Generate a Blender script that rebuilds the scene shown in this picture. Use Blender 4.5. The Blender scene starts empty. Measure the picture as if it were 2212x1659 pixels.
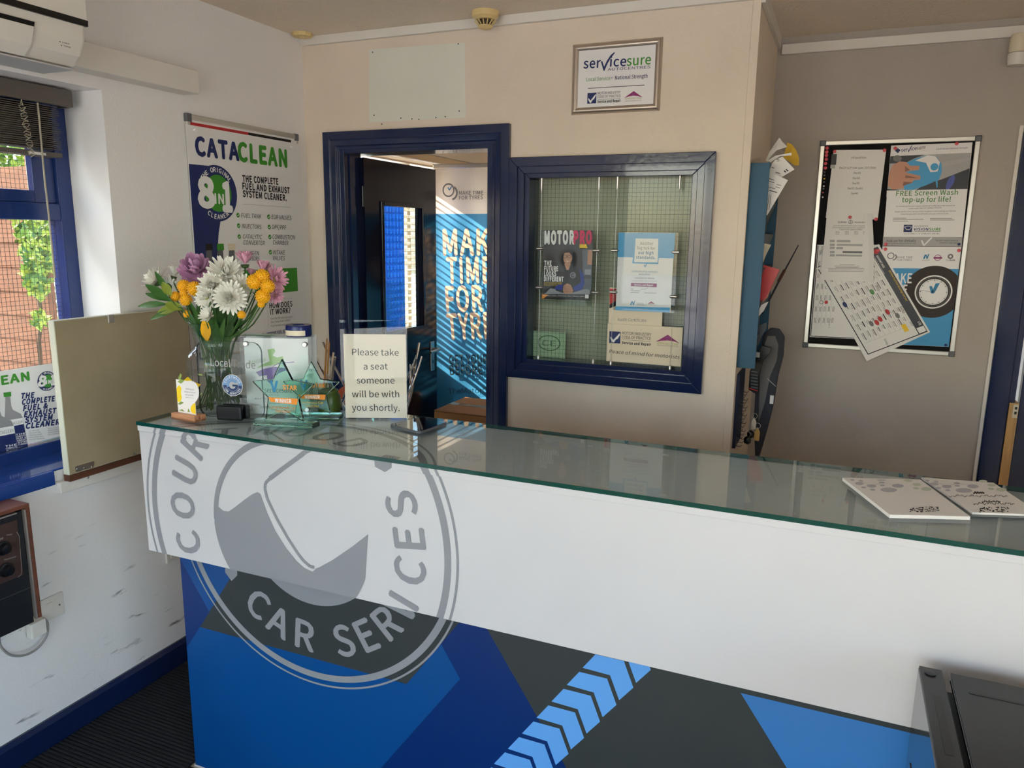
import bpy, bmesh, math, random
from mathutils import Vector, Matrix
random.seed(7)
SC = bpy.context.scene
COL = SC.collection

# ---------------------------------------------------------------- camera
FPX, PCX, PCY, CAMH = 1643.17, 1106.0, 829.5, 1.66
YAW, PITCH, ROLL = -0.4035188, -0.1927105, -0.01303305
_f = Vector((math.sin(YAW)*math.cos(PITCH), math.cos(YAW)*math.cos(PITCH), math.sin(PITCH)))
_r0 = Vector((math.cos(YAW), -math.sin(YAW), 0))
_d0 = _f.cross(_r0)
_r = _r0*math.cos(ROLL) + _d0*math.sin(ROLL)
_d = _d0*math.cos(ROLL) - _r0*math.sin(ROLL)
CAM = Vector((0, 0, CAMH))
cam_data = bpy.data.cameras.new('camera')
cam_data.sensor_fit = 'HORIZONTAL'
cam_data.sensor_width = 36.0
cam_data.lens = FPX/2212*36
cam_data.clip_start = 0.02
cam = bpy.data.objects.new('camera', cam_data)
cam.matrix_world = Matrix(((_r.x, -_d.x, -_f.x, 0), (_r.y, -_d.y, -_f.y, 0), (_r.z, -_d.z, -_f.z, CAMH), (0, 0, 0, 1)))
COL.objects.link(cam)
SC.camera = cam

# ---------------------------------------------------------------- world, sun, exposure
wd = bpy.data.worlds.new('world')
SC.world = wd
wd.use_nodes = True
_n = wd.node_tree.nodes
_sky = _n.new('ShaderNodeTexSky')
_sky.sky_type = 'NISHITA'
_sky.sun_disc = False
_sky.sun_elevation = math.radians(30)
_sky.sun_rotation = math.radians(240)
_sky.air_density = 1.0
_sky.dust_density = 2.0
wd.node_tree.links.new(_sky.outputs[0], _n['Background'].inputs[0])
_n['Background'].inputs[1].default_value = 1.5
SUN_DIR = Vector((0.84, 0.26, -0.48)).normalized()
sun = bpy.data.lights.new('sun', 'SUN')
sun.energy = 13.0
sun.angle = 0.009
sun.color = (1.0, 0.86, 0.68)
sun_o = bpy.data.objects.new('sun', sun)
sun_o.rotation_euler = SUN_DIR.to_track_quat('-Z', 'Y').to_euler()
sun_o.location = (-6, -3, 6)
COL.objects.link(sun_o)
vs = SC.view_settings
vs.view_transform = 'Standard'
vs.look = 'None'
vs.gamma = 1.0
vs.use_curve_mapping = False
vs.exposure = 0.5
SC.cycles.use_denoising = True
SC.cycles.max_bounces = 12
SC.cycles.transparent_max_bounces = 24
SC.cycles.sample_clamp_indirect = 4.0

# ---------------------------------------------------------------- helpers
def ray(u, v):
    return (_r*((u-PCX)/FPX) + _d*((v-PCY)/FPX) + _f)
def wy(u, v, Y):
    d = ray(u, v); return CAM + d*(Y/d.y)
def wx(u, v, X):
    d = ray(u, v); return CAM + d*(X/d.x)
def wz(u, v, Z):
    d = ray(u, v); return CAM + d*((Z-CAMH)/d.z)

def lin(c):
    return tuple(((x/255.0)/12.92 if x/255.0 <= 0.04045 else ((x/255.0+0.055)/1.055)**2.4) for x in c)

MATS = {}
def mat(name, rgb, rough=0.5, metal=0.0, spec=0.5, bump=0.0, bscale=60.0, vary=0.0, vscale=6.0, coat=0.0, trans=0.0, ior=1.45, stretch=None, sss=0.0, emit=0.0):
    if name in MATS: return MATS[name]
    m = bpy.data.materials.new(name); MATS[name] = m
    m.use_nodes = True
    nt = m.node_tree; b = nt.nodes['Principled BSDF']
    c = lin(rgb)
    b.inputs['Base Color'].default_value = (*c, 1)
    m.diffuse_color = (*c, 1)
    b.inputs['Roughness'].default_value = rough
    b.inputs['Metallic'].default_value = metal
    b.inputs['Specular IOR Level'].default_value = spec
    b.inputs['Coat Weight'].default_value = coat
    b.inputs['Transmission Weight'].default_value = trans
    b.inputs['IOR'].default_value = ior
    if sss: b.inputs['Subsurface Weight'].default_value = sss; b.inputs['Subsurface Radius'].default_value = (.01, .01, .01)
    if emit:
        b.inputs['Emission Color'].default_value = (*c, 1); b.inputs['Emission Strength'].default_value = emit
    if bump or vary:
        tc = nt.nodes.new('ShaderNodeTexCoord')
        src = tc.outputs['Object']
        if stretch:
            mp = nt.nodes.new('ShaderNodeMapping'); mp.inputs['Scale'].default_value = stretch
            nt.links.new(src, mp.inputs[0]); src = mp.outputs[0]
    if bump:
        t = nt.nodes.new('ShaderNodeTexNoise'); t.inputs['Scale'].default_value = bscale; t.inputs['Detail'].default_value = 4
        nt.links.new(src, t.inputs['Vector'])
        bp = nt.nodes.new('ShaderNodeBump'); bp.inputs['Strength'].default_value = bump; bp.inputs['Distance'].default_value = 0.004
        nt.links.new(t.outputs[0], bp.inputs['Height']); nt.links.new(bp.outputs[0], b.inputs['Normal'])
    if vary:
        t = nt.nodes.new('ShaderNodeTexNoise'); t.inputs['Scale'].default_value = vscale; t.inputs['Detail'].default_value = 6
        nt.links.new(src, t.inputs['Vector'])
        r = nt.nodes.new('ShaderNodeValToRGB')
        r.color_ramp.elements[0].position = 0.35; r.color_ramp.elements[1].position = 0.68
        r.color_ramp.elements[0].color = (*[x*(1-vary) for x in c], 1); r.color_ramp.elements[1].color = (*[min(1, x*(1+vary*0.4)) for x in c], 1)
        nt.links.new(t.outputs[0], r.inputs[0]); nt.links.new(r.outputs[0], b.inputs['Base Color'])
    return m

def thin_glass(name, tint=(255, 255, 255), ior=1.5, rough=0.0, haze=0.0, hazecol=(220, 220, 215)):
    """clear sheet: see-through with a mirror share that follows the angle"""
    if name in MATS: return MATS[name]
    m = bpy.data.materials.new(name); MATS[name] = m; m.use_nodes = True
    nt = m.node_tree; nt.nodes.clear()
    out = nt.nodes.new('ShaderNodeOutputMaterial')
    tr = nt.nodes.new('ShaderNodeBsdfTransparent'); tr.inputs[0].default_value = (*lin(tint), 1)
    gl = nt.nodes.new('ShaderNodeBsdfGlossy'); gl.inputs['Roughness'].default_value = rough
    fr = nt.nodes.new('ShaderNodeFresnel'); ge = nt.nodes.new('ShaderNodeNewGeometry'); mi = nt.nodes.new('ShaderNodeMix')
    mi.data_type = 'FLOAT'; mi.inputs[2].default_value = ior; mi.inputs[3].default_value = 1/ior
    nt.links.new(ge.outputs['Backfacing'], mi.inputs[0]); nt.links.new(mi.outputs[0], fr.inputs[0])
    mx = nt.nodes.new('ShaderNodeMixShader')
    nt.links.new(fr.outputs[0], mx.inputs[0]); nt.links.new(tr.outputs[0], mx.inputs[1]); nt.links.new(gl.outputs[0], mx.inputs[2])
    last = mx
    if haze:
        df = nt.nodes.new('ShaderNodeBsdfDiffuse'); df.inputs[0].default_value = (*lin(hazecol), 1)
        m2 = nt.nodes.new('ShaderNodeMixShader'); m2.inputs[0].default_value = haze
        nt.links.new(mx.outputs[0], m2.inputs[1]); nt.links.new(df.outputs[0], m2.inputs[2]); last = m2
    nt.links.new(last.outputs[0], out.inputs[0])
    return m

def real_glass(name, tint=(235, 250, 245), dens=0.0, ior=1.5, rough=0.0):
    if name in MATS: return MATS[name]
    m = bpy.data.materials.new(name); MATS[name] = m; m.use_nodes = True
    nt = m.node_tree; b = nt.nodes['Principled BSDF']
    b.inputs['Base Color'].default_value = (*lin(tint), 1)
    b.inputs['Transmission Weight'].default_value = 1.0
    b.inputs['Roughness'].default_value = rough; b.inputs['IOR'].default_value = ior
    if dens:
        v = nt.nodes.new('ShaderNodeVolumeAbsorption'); v.inputs[0].default_value = (*lin(tint), 1); v.inputs[1].default_value = dens
        nt.links.new(v.outputs[0], nt.nodes['Material Output'].inputs['Volume'])
    return m

def root_loc(o):
    l = Vector((0, 0, 0))
    while o is not None:
        l += o.location; o = o.parent
    return l

def tag(o, label=None, cat=None, group=None, kind=None):
    if label: o['label'] = label
    if cat: o['category'] = cat
    if group: o['group'] = group
    if kind: o['kind'] = kind
    return o

def thing(name, label, cat, loc, group=None, kind=None):
    o = bpy.data.objects.new(name, None); o.empty_display_size = 0.05
    o.location = loc; COL.objects.link(o)
    return tag(o, label, cat, group, kind)

class MB:
    def __init__(s): s.v = []; s.f = []
    def add(s, vs, fs):
        n = len(s.v); s.v += [Vector(p) for p in vs]; s.f += [tuple(i+n for i in f) for f in fs]; return s
    def poly(s, pts): return s.add(pts, [tuple(range(len(pts)))])
    def box(s, a, b):
        x0, x1 = sorted((a[0], b[0])); y0, y1 = sorted((a[1], b[1])); z0, z1 = sorted((a[2], b[2]))
        return s.add([(x0,y0,z0),(x1,y0,z0),(x1,y1,z0),(x0,y1,z0),(x0,y0,z1),(x1,y0,z1),(x1,y1,z1),(x0,y1,z1)],
                     [(0,3,2,1),(4,5,6,7),(0,1,5,4),(1,2,6,5),(2,3,7,6),(3,0,4,7)])
    def obox(s, c, ax, ay, az):
        c, ax, ay, az = map(Vector, (c, ax, ay, az))
        p = [c+ax*i+ay*j+az*k for k in (-1, 1) for j in (-1, 1) for i in (-1, 1)]
        if ax.cross(ay).dot(az) < 0: fs = [(0,1,3,2),(4,6,7,5),(0,4,5,1),(2,3,7,6),(0,2,6,4),(1,5,7,3)]
        else: fs = [(0,2,3,1),(4,5,7,6),(0,1,5,4),(2,6,7,3),(0,4,6,2),(1,3,7,5)]
        return s.add(p, fs)
    def prism(s, pts, d):
        """polygon extruded by vector d (a cap at each end)"""
        d = Vector(d); n = len(pts); pts = [Vector(p) for p in pts]
        nr = Vector((0, 0, 0))
        for i in range(n): nr += pts[i].cross(pts[(i+1) % n])
        if nr.dot(d) > 0: pts = pts[::-1]
        return s.add(pts+[p+d for p in pts], [tuple(range(n)), tuple(range(2*n-1, n-1, -1))] + [((i+1) % n, i, n+i, n+(i+1) % n) for i in range(n)])
    def tube(s, path, r, n=8, cap=True):
        path = [Vector(p) for p in path]; m = len(path)
        rr = r if isinstance(r, (list, tuple)) else [r]*m
        t0 = (path[1]-path[0]).normalized()
        up = Vector((0, 0, 1)) if abs(t0.z) < .9 else Vector((1, 0, 0))
        a = t0.cross(up).normalized(); b = a.cross(t0)
        vs, fs = [], []
        for i, p in enumerate(path):
            t = (path[min(i+1, m-1)]-path[max(i-1, 0)]).normalized()
            a = (a - t*a.dot(t)).normalized(); b = t.cross(a)
            for k in range(n):
                q = 2*math.pi*k/n; vs.append(p+(a*math.cos(q)+b*math.sin(q))*rr[i])
        for i in range(m-1):
            for k in range(n):
                fs.append((i*n+k, i*n+(k+1) % n, (i+1)*n+(k+1) % n, (i+1)*n+k))
        if cap: fs += [tuple(range(n-1, -1, -1)), tuple(range((m-1)*n, m*n))]
        return s.add(vs, fs)
    def cyl(s, p0, p1, r, n=16): return s.tube([p0, p1], r, n)
    def lathe(s, prof, c, n=32, axis=None):
        """profile of (radius, height) turned about an axis through c"""
        az = Vector(axis or (0, 0, 1)).normalized(); up = Vector((0, 1, 0)) if abs(az.y) < .9 else Vector((1, 0, 0))
        ax = up.cross(az).normalized(); ay = az.cross(ax); c = Vector(c)
        vs = []; fs = []; m = len(prof)
        for r, h in prof:
            for k in range(n):
                q = 2*math.pi*k/n; vs.append(c+az*h+(ax*math.cos(q)+ay*math.sin(q))*max(r, 1e-5))
        for i in range(m-1):
            for k in range(n): fs.append((i*n+k, i*n+(k+1) % n, (i+1)*n+(k+1) % n, (i+1)*n+k))
        if prof[0][0] > 1e-4: fs.append(tuple(range(n-1, -1, -1)))
        if prof[-1][0] > 1e-4: fs.append(tuple(range((m-1)*n, m*n)))
        return s.add(vs, fs)
    def done(s, name, m, parent=None, smooth=False, bevel=0.0, seg=2, kind=None):
        off = root_loc(parent) if parent is not None else Vector((0, 0, 0))
        me = bpy.data.meshes.new(name)
        me.from_pydata([tuple(p-off) for p in s.v], [], s.f)
        if m is not None: me.materials.append(m if not isinstance(m, str) else MATS[m])
        me.validate(); me.update()
        o = bpy.data.objects.new(name, me); COL.objects.link(o)
        if parent is not None: o.parent = parent
        if smooth: me.shade_smooth()
        if bevel:
            bv = o.modifiers.new('bevel', 'BEVEL'); bv.width = bevel; bv.segments = seg; bv.limit_method = 'ANGLE'; bv.angle_limit = 0.6
        if smooth and bevel == 0:
            try: me.set_sharp_from_angle(angle=0.7)
            except Exception: pass
        if kind: o['kind'] = kind
        return o

def dup(o, loc=None, parent=None, label=None):
    c = o.copy(); COL.objects.link(c); c.parent = parent
    if loc is not None: c.location = loc
    if label: c['label'] = label
    for ch in list(o.children): dup(ch, None, c)
    return c

# ---- lettering: text outlines become flat meshes laid on a sheet
_tc = bpy.data.curves.new('lettering_source', 'FONT'); _to = bpy.data.objects.new('lettering_source', _tc)
try:      # the sans-serif that ships with Blender itself; the built-in font stands in if it is missing
    _tc.font = bpy.data.fonts.load(bpy.utils.system_resource('DATAFILES') + '/fonts/Noto Sans CJK Regular.woff2')
except Exception:
    pass
_tcache = {}
def text_mesh(s, bold=0.0, shear=0.0, res=3):
    k = (s, bold, shear, res)
    if k not in _tcache:
        _tc.body = s; _tc.offset = 0; _tc.space_character = 1+bold*2.2; _tc.shear = shear; _tc.resolution_u = res; _tc.size = 1.0
        me = bpy.data.meshes.new_from_object(_to)
        vs = [(v.co.x, v.co.y) for v in me.vertices]; fs = [tuple(p.vertices) for p in me.polygons]
        bpy.data.meshes.remove(me)
        _tcache[k] = (vs, fs)
    return _tcache[k]
_capv = text_mesh('H')[0]
CAPH = max(p[1] for p in _capv)

BOLD1 = ((0, 0), (1, 0), (-1, 0), (0, .8), (0, -.8))
BOLD2 = ((0, 0),)+tuple((r*math.cos(math.pi*i/4), r*math.sin(math.pi*i/4)) for r in (.5, 1) for i in range(8))
class Print:
    """flat print laid on a plane: O origin, A to the right, B up; pixel points are cast on the plane"""
    def __init__(s, root, O, A, B, lift=0.0006, step=0.00025):
        s.root = root; s.O = Vector(O); s.A = Vector(A).normalized(); s.B = Vector(B).normalized(); s.N = s.A.cross(s.B).normalized()
        s.lift = lift; s.step = step; s.parts = {}; s.n = 0
    def px(s, p):
        d = ray(*p); t = (s.O-CAM).dot(s.N)/d.dot(s.N); q = CAM+d*t-s.O
        return (q.dot(s.A), q.dot(s.B))
    def w(s, ab, layer=0): return s.O+s.A*ab[0]+s.B*ab[1]+s.N*(s.lift+layer*s.step)
    def mb(s, name, m, layer):
        return s.parts.setdefault((name, m if isinstance(m, str) else m.name, layer), MB())
    def poly(s, m, pts, layer=0, name='print_block', ab=False):
        s.n += 1; name = name+'#%d' % s.n
        q = [p if ab else s.px(p) for p in pts]
        ar = sum(q[i][0]*q[(i+1) % len(q)][1]-q[(i+1) % len(q)][0]*q[i][1] for i in range(len(q)))
        if ar < 0: q = q[::-1]
        s.mb(name, m, layer).poly([s.w(p, layer) for p in q])
    def rect(s, m, a, b, layer=0, name='print_block'):
        """axis-aligned on the sheet, from one pixel corner to the opposite one"""
        p, q = s.px(a), s.px(b)
        s.poly(m, [(p[0], p[1]), (q[0], p[1]), (q[0], q[1]), (p[0], q[1])], layer, name, True)
    def line(s, m, a, b, wpx, layer=0, name='print_line'):
        p, q = Vector(s.px(a)), Vector(s.px(b)); d = (q-p).normalized(); n = Vector((-d.y, d.x))*wpx*s.scale(a)/2
        s.poly(m, [tuple(p-n), tuple(q-n), tuple(q+n), tuple(p+n)], layer, name, True)
    def stroke(s, m, pts, wpx, layer=0, name='print_line'):
        for i in range(len(pts)-1): s.line(m, pts[i], pts[i+1], wpx, layer, name)
    def cl(s, p, c): return p if c is None else (min(max(p[0], c[0]), c[1]), min(max(p[1], c[2]), c[3]))
    def scale(s, p):
        a, b = s.px(p), s.px((p[0], p[1]+1)); return math.hypot(a[0]-b[0], a[1]-b[1])
    def disc(s, m, c, e, layer=0, name='emblem', n=32, inner=0.0, a0=0, a1=360, clip=None):
        """round on the sheet: centre pixel c, rim pixel e"""
        p, q = s.px(c), s.px(e); r = math.hypot(p[0]-q[0], p[1]-q[1])
        s.ring(m, p, r*inner, r, layer, name, n, a0, a1, clip)
    def ring(s, m, c, r0, r1, layer=0, name='emblem', n=48, a0=0, a1=360, clip=None):
        s.n += 1; k = s.mb(name+'#%d' % s.n, m, layer)
        for i in range(n):
            t0 = math.radians(a0+(a1-a0)*i/n); t1 = math.radians(a0+(a1-a0)*(i+1)/n)
            P = lambda r, t: s.w(s.cl((c[0]+r*math.cos(t), c[1]+r*math.sin(t)), clip), layer)
            if r0 > 0: k.poly([P(r0, t0), P(r1, t0), P(r1, t1), P(r0, t1)])
            else: k.poly([s.w(c, layer), P(r1, t0), P(r1, t1)])
    def ell(s, m, c, ex, ey, layer=0, name='emblem', n=24, inner=0.0, clip=None):
        """ellipse with pixel centre c and half axes to pixels ex and ey"""
        p = Vector(s.px(c)); a = Vector(s.px(ex))-p; b = Vector(s.px(ey))-p
        s.n += 1; k = s.mb(name+'#%d' % s.n, m, layer)
        for i in range(n):
            t0, t1 = 2*math.pi*i/n, 2*math.pi*(i+1)/n
            Q = lambda f, t: s.w(s.cl(tuple(p+a*(f*math.cos(t))+b*(f*math.sin(t))), clip), layer)
            pts = [Q(inner, t0), Q(1, t0), Q(1, t1), Q(inner, t1)] if inner > 0 else [s.w(tuple(p), layer), Q(1, t0), Q(1, t1)]
            if (pts[1]-pts[0]).cross(pts[2]-pts[0]).dot(s.N) < 0: pts = pts[::-1]
            k.poly(pts)
    def text(s, m, t, p0, p1, h, layer=2, bold=0.0, shear=0.0, name='lettering', res=3):
        """t between the pixel ends of its base line, cap height h pixels"""
        a, b = Vector(s.px(p0)), Vector(s.px(p1)); wdt = (b-a).length; d = (b-a)/wdt; u = Vector((-d.y, d.x))
        q = Vector(s.px((p0[0], p0[1]-h))); hh = (q-a).length
        s.text_ab(m, t, tuple(a), tuple(d), wdt, hh, layer, bold, shear, name, res)
    def text_ab(s, m, t, a, d, wdt, hh, layer=2, bold=0.0, shear=0.0, name='lettering', res=3):
        vs, fs = text_mesh(t, bold, shear, res)
        if not vs: return
        x0 = min(p[0] for p in vs); x1 = max(p[0] for p in vs)
        sx = wdt/(x1-x0) if wdt else hh/CAPH; sy = hh/CAPH; u = (-d[1], d[0])
        s.n += 1; k = s.mb(name+'#%d' % s.n, m, layer)
        for j, (ox, oy) in enumerate(BOLD2 if bold > .025 else BOLD1 if bold else ((0, 0),)):
            ox *= bold*.55; oy *= bold*.55
            k.add([s.w((a[0]+d[0]*(x+ox-x0)*sx+u[0]*(y+oy)*sy, a[1]+d[1]*(x+ox-x0)*sx+u[1]*(y+oy)*sy), layer+j*.04) for x, y in vs], fs)
    def arc(s, m, t, c, r, hh, angs, layer=2, bold=0.0, name='lettering', inward=False, wk=1.0, big=False):
        """letters on a circle: centre and radius on the sheet, an angle (deg) for each letter"""
        s.n += 1; tagn = s.n
        for j, (ch, an) in enumerate(zip(t, angs)):
            if ch == ' ': continue
            k = s.mb(name+('#%d_%d' % (tagn, j) if big else '#%d' % tagn), m, layer)
            vs, fs = text_mesh(ch, bold)
            x0 = min(p[0] for p in vs); x1 = max(p[0] for p in vs); sc = hh/CAPH
            q = math.radians(an); o = Vector((math.cos(q), math.sin(q))); up = -o if inward else o; rt = Vector((up.y, -up.x))
            base = Vector(c)+o*r-up*hh/2
            for j2, (ox, oy) in enumerate(BOLD2 if bold > .025 else BOLD1 if bold else ((0, 0),)):
                pts = [base+rt*((x+ox*bold*.55-(x0+x1)/2)*sc*wk)+up*(y+oy*bold*.55)*sc for x, y in vs]
                k.add([s.w(tuple(p), layer+j2*.04) for p in pts], fs)
    def done(s):
        out = []
        for (name, m, layer), k in s.parts.items(): out.append(k.done(name.split('#')[0], MATS[m], s.root))
        return out

# ---- shared materials
mat('wall', (228, 212, 192), 0.75, bump=0.25, bscale=180, vary=0.06, vscale=2.5)
mat('ceiling', (236, 220, 200), 0.85, bump=0.9, bscale=95)
mat('blue_gloss', (18, 33, 70), 0.16, bump=0.10, bscale=50, coat=0.3)
mat('dark_gloss', (14, 18, 38), 0.14, bump=0.05, bscale=30)
mat('white_paint', (226, 220, 210), 0.5)
mat('paper', (236, 232, 226), 0.55)
mat('poster', (236, 233, 230), 0.35)
mat('cream', (226, 212, 184), 0.5)
mat('ink', (30, 30, 34), 0.6)
mat('grey_ink', (120, 118, 116), 0.6)
mat('lightgrey_ink', (176, 174, 172), 0.6)
mat('navy_ink', (24, 40, 96), 0.5)
mat('green_ink', (58, 142, 40), 0.5)
mat('white_ink', (240, 238, 234), 0.5)
mat('sky_ink', (74, 164, 214), 0.45)
mat('teal_ink', (40, 128, 170), 0.45)
mat('red_ink', (190, 40, 44), 0.5)
mat('pink_ink', (214, 44, 96), 0.5)
mat('magenta_ink', (140, 30, 100), 0.5)
mat('yellow_ink', (240, 200, 40), 0.5)
mat('orange_ink', (232, 140, 34), 0.5)
mat('purple_ink', (120, 90, 160), 0.5)
mat('olive_ink', (160, 160, 60), 0.5)
mat('black', (16, 16, 18), 0.4)
mat('black_plastic', (14, 15, 18), 0.25)
mat('steel', (190, 188, 184), 0.28, metal=1.0)
mat('chrome', (225, 225, 225), 0.08, metal=1.0)
mat('alu', (200, 198, 192), 0.35, metal=0.9)
mat('grey_plastic', (96, 98, 102), 0.5)
mat('wire', (70, 78, 82), 0.4, metal=0.7)
thin_glass('pane', (250, 251, 251))
thin_glass('wired_pane', (240, 245, 241), 1.22)
thin_glass('acrylic', (248, 250, 250), 1.3)
# ================================================================ the room
XL, YB, XE, YR, ZC = -2.246, 2.88, -0.331, 3.58, 2.49      # left wall, back wall, end of back wall, recess wall, ceiling
XR, YF = 1.75, -1.7
YO, XO = 5.3, -0.451

def wall(name, axis, lo, hi, a0, a1, z0, z1, holes=(), m='wall'):
    """slab with openings: axis 'x' runs along x (thickness in y), axis 'y' runs along y"""
    us = sorted({a0, a1, *[h[0] for h in holes], *[h[1] for h in holes]}); zs = sorted({z0, z1, *[h[2] for h in holes], *[h[3] for h in holes]})
    k = MB()
    for i in range(len(us)-1):
        j = 0
        while j < len(zs)-1:
            solid = lambda jj: not any(h[0] <= us[i] and us[i+1] <= h[1] and h[2] <= zs[jj] and zs[jj+1] <= h[3] for h in holes)
            if not solid(j): j += 1; continue
            e = j
            while e+1 < len(zs)-1 and solid(e+1): e += 1
            if axis == 'x': k.box((us[i], lo, zs[j]), (us[i+1], hi, zs[e+1]))
            else: k.box((lo, us[i], zs[j]), (hi, us[i+1], zs[e+1]))
            j = e+1
    return k.done(name, MATS[m], kind='structure')

# wall paint with scuffs low down on the left wall
def scuffed():
    m = mat('wall_scuffed', (240, 236, 232), 0.6, bump=0.2, bscale=160)
    nt = m.node_tree; b = nt.nodes['Principled BSDF']
    tc = nt.nodes.new('ShaderNodeTexCoord'); mp = nt.nodes.new('ShaderNodeMapping'); mp.inputs['Rotation'].default_value = (0.9, 0, 0); mp.inputs['Scale'].default_value = (5, 9, 42)
    nt.links.new(tc.outputs['Object'], mp.inputs[0])
    n1 = nt.nodes.new('ShaderNodeTexNoise'); n1.inputs['Scale'].default_value = 1.0; n1.inputs['Detail'].default_value = 3
    nt.links.new(mp.outputs[0], n1.inputs['Vector'])
    r1 = nt.nodes.new('ShaderNodeValToRGB'); r1.color_ramp.elements[0].position = .62; r1.color_ramp.elements[1].position = .70
    nt.links.new(n1.outputs[0], r1.inputs[0])
    n2 = nt.nodes.new('ShaderNodeTexNoise'); n2.inputs['Scale'].default_value = 4.0
    nt.links.new(tc.outputs['Object'], n2.inputs['Vector'])
    r2 = nt.nodes.new('ShaderNodeValToRGB'); r2.color_ramp.elements[0].position = .47; r2.color_ramp.elements[1].position = .6
    nt.links.new(n2.outputs[0], r2.inputs[0])
    sx = nt.nodes.new('ShaderNodeSeparateXYZ'); nt.links.new(tc.outputs['Object'], sx.inputs[0])
    mr = nt.nodes.new('ShaderNodeMapRange'); mr.inputs['From Min'].default_value = .75; mr.inputs['From Max'].default_value = .45
    nt.links.new(sx.outputs['Z'], mr.inputs['Value'])
    m1 = nt.nodes.new('ShaderNodeMath'); m1.operation = 'MULTIPLY'; m2 = nt.nodes.new('ShaderNodeMath'); m2.operation = 'MULTIPLY'
    nt.links.new(r1.outputs[0], m1.inputs[0]); nt.links.new(r2.outputs[0], m1.inputs[1]); nt.links.new(m1.outputs[0], m2.inputs[0]); nt.links.new(mr.outputs[0], m2.inputs[1])
    mx = nt.nodes.new('ShaderNodeMix'); mx.data_type = 'RGBA'; mx.inputs[6].default_value = (*lin((240, 236, 232)), 1); mx.inputs[7].default_value = (*lin((128, 122, 118)), 1)
    nt.links.new(m2.outputs[0], mx.inputs[0]); nt.links.new(mx.outputs[2], b.inputs['Base Color'])
    return m
scuffed()

MB().box((-2.5, YF-.2, -.06), (XR+.15, YO+.15, 0)).done('floor', mat('floor_vinyl', (188, 176, 158), 0.5, vary=.12, vscale=20), kind='structure')
MB().box((-2.5, YF-.2, ZC), (XR+.15, YO+.15, ZC+.1)).done('ceiling', MATS['ceiling'], kind='structure')
WL = dict(y0=0.35, y1=1.855, z0=0.905, z1=2.105)          # opening of the window in the left wall
OW = dict(y0=3.16, y1=4.75, z0=0.95, z1=2.12)             # office window
wall('wall_left', 'y', -2.56, XL, YF-.2, YO+.15, 0, ZC, [(WL['y0'], WL['y1'], WL['z0'], WL['z1']), (OW['y0'], OW['y1'], OW['z0'], OW['z1'])], 'wall_scuffed')
DO = (-2.07, -1.318, 0.0, 2.03)                            # door opening
WO = (-1.185, -.505, 1.14, 1.905)                          # opening of the window in the back wall
wall('wall_back', 'x', YB, YB+.12, XL, XE, 0, ZC, [DO, WO])
wall('wall_return', 'y', XO, XE, YB+.12, YR, 0, ZC)
mat('wall_shaded', (178, 169, 159), .75, bump=.25, bscale=180, vary=.06, vscale=2.5)  # wall paint darkened: the shade of the recess is put into its colour
wall('wall_recess', 'x', YR, YR+.12, XO, XR, 0, ZC, [(.66, 1.45, 0, 2.03)], 'wall_shaded')
RG = (-1.5, .4, .1, 2.36)
wall('wall_right', 'y', XR, XR+.12, YF-.2, YR+.12, 0, ZC, [RG])
SH = (-2.1, .5, 0.5, 2.4)
wall('wall_front', 'x', YF-.2, YF, XL, XR, 0, ZC, [SH])
wall('wall_office', 'x', YO, YO+.12, XL, XO+.12, 0, ZC)
wall('wall_office_side', 'y', XO, XO+.12, YR+.12, YO, 0, ZC)
wall('wall_lobby', 'x', 4.6, 4.7, XO+.12, XR, 0, ZC)

# ceiling trims
def trim(name, a, b, m='white_paint'):
    return MB().box(a, b).done(name, MATS[m], kind='structure', bevel=.002)
trim('trim_1', (XL, YB-.018, 2.455), (XE, YB, ZC))
trim('trim_2', (XE+.02, YR-.018, 2.42), (XR, YR, 2.46))
trim('trim_3', (XE, YB, 2.445), (XE+.016, YR, ZC))
trim('trim_4', (XE-.026, YB-.003, 0), (XE+.002, YB, 2.455), 'wall')
# skirting
MB().prism([(XL, 0, 0), (XL+.018, 0, 0), (XL+.018, 0, .085), (XL+.008, 0, .1), (XL, 0, .1)], (0, 2.86, 0)).done('baseboard_left', MATS['blue_gloss'], kind='structure')
MB().box((XE, YR-.018, 0), (.6, YR, .1)).done('baseboard_recess', MATS['blue_gloss'], kind='structure', bevel=.003)

# paler paint patch above the door with its old screw holes
wb = bpy.data.objects['wall_back']
pp = Print(wb, (0, YB, 0), (1, 0, 0), (0, 0, 1), lift=.0004)
mat('paint_patch', (224, 222, 208), .6, vary=.03)
pp.poly('paint_patch', [(797, 107), (1004, 92), (1006, 254), (798, 264)], 0, 'paint_patch')
for q in ((805, 113), (990, 95), (808, 249), (992, 240), (962, 252), (866, 255), (825, 268), (890, 257), (905, 258), (942, 254)):
    pp.disc('ink', q, (q[0]+1.3, q[1]), 1, 'screw_hole', 10)
pp.done()

# ---------------------------------------------------------------- ribbed entrance mat
k = MB()
y = 0.55
while y < 2.84:
    k.prism([(-2.226, y, .001), (-2.226, y+.0125, .001), (-2.226, y+.0105, .009), (-2.226, y+.002, .009)], (0.47 if y > 1.545 else 3.2, 0, 0))
    y += .0145
k.box((-2.226, .55, 0), (-1.756, 2.84, .003)); k.box((-1.756, .55, 0), (.974, 1.56, .003))
tag(k.done('entrance_mat', mat('mat_rubber', (26, 26, 28), .85, bump=.4, bscale=300)), 'black ribbed entrance mat on the floor beside the blue skirting', 'mat')

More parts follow.
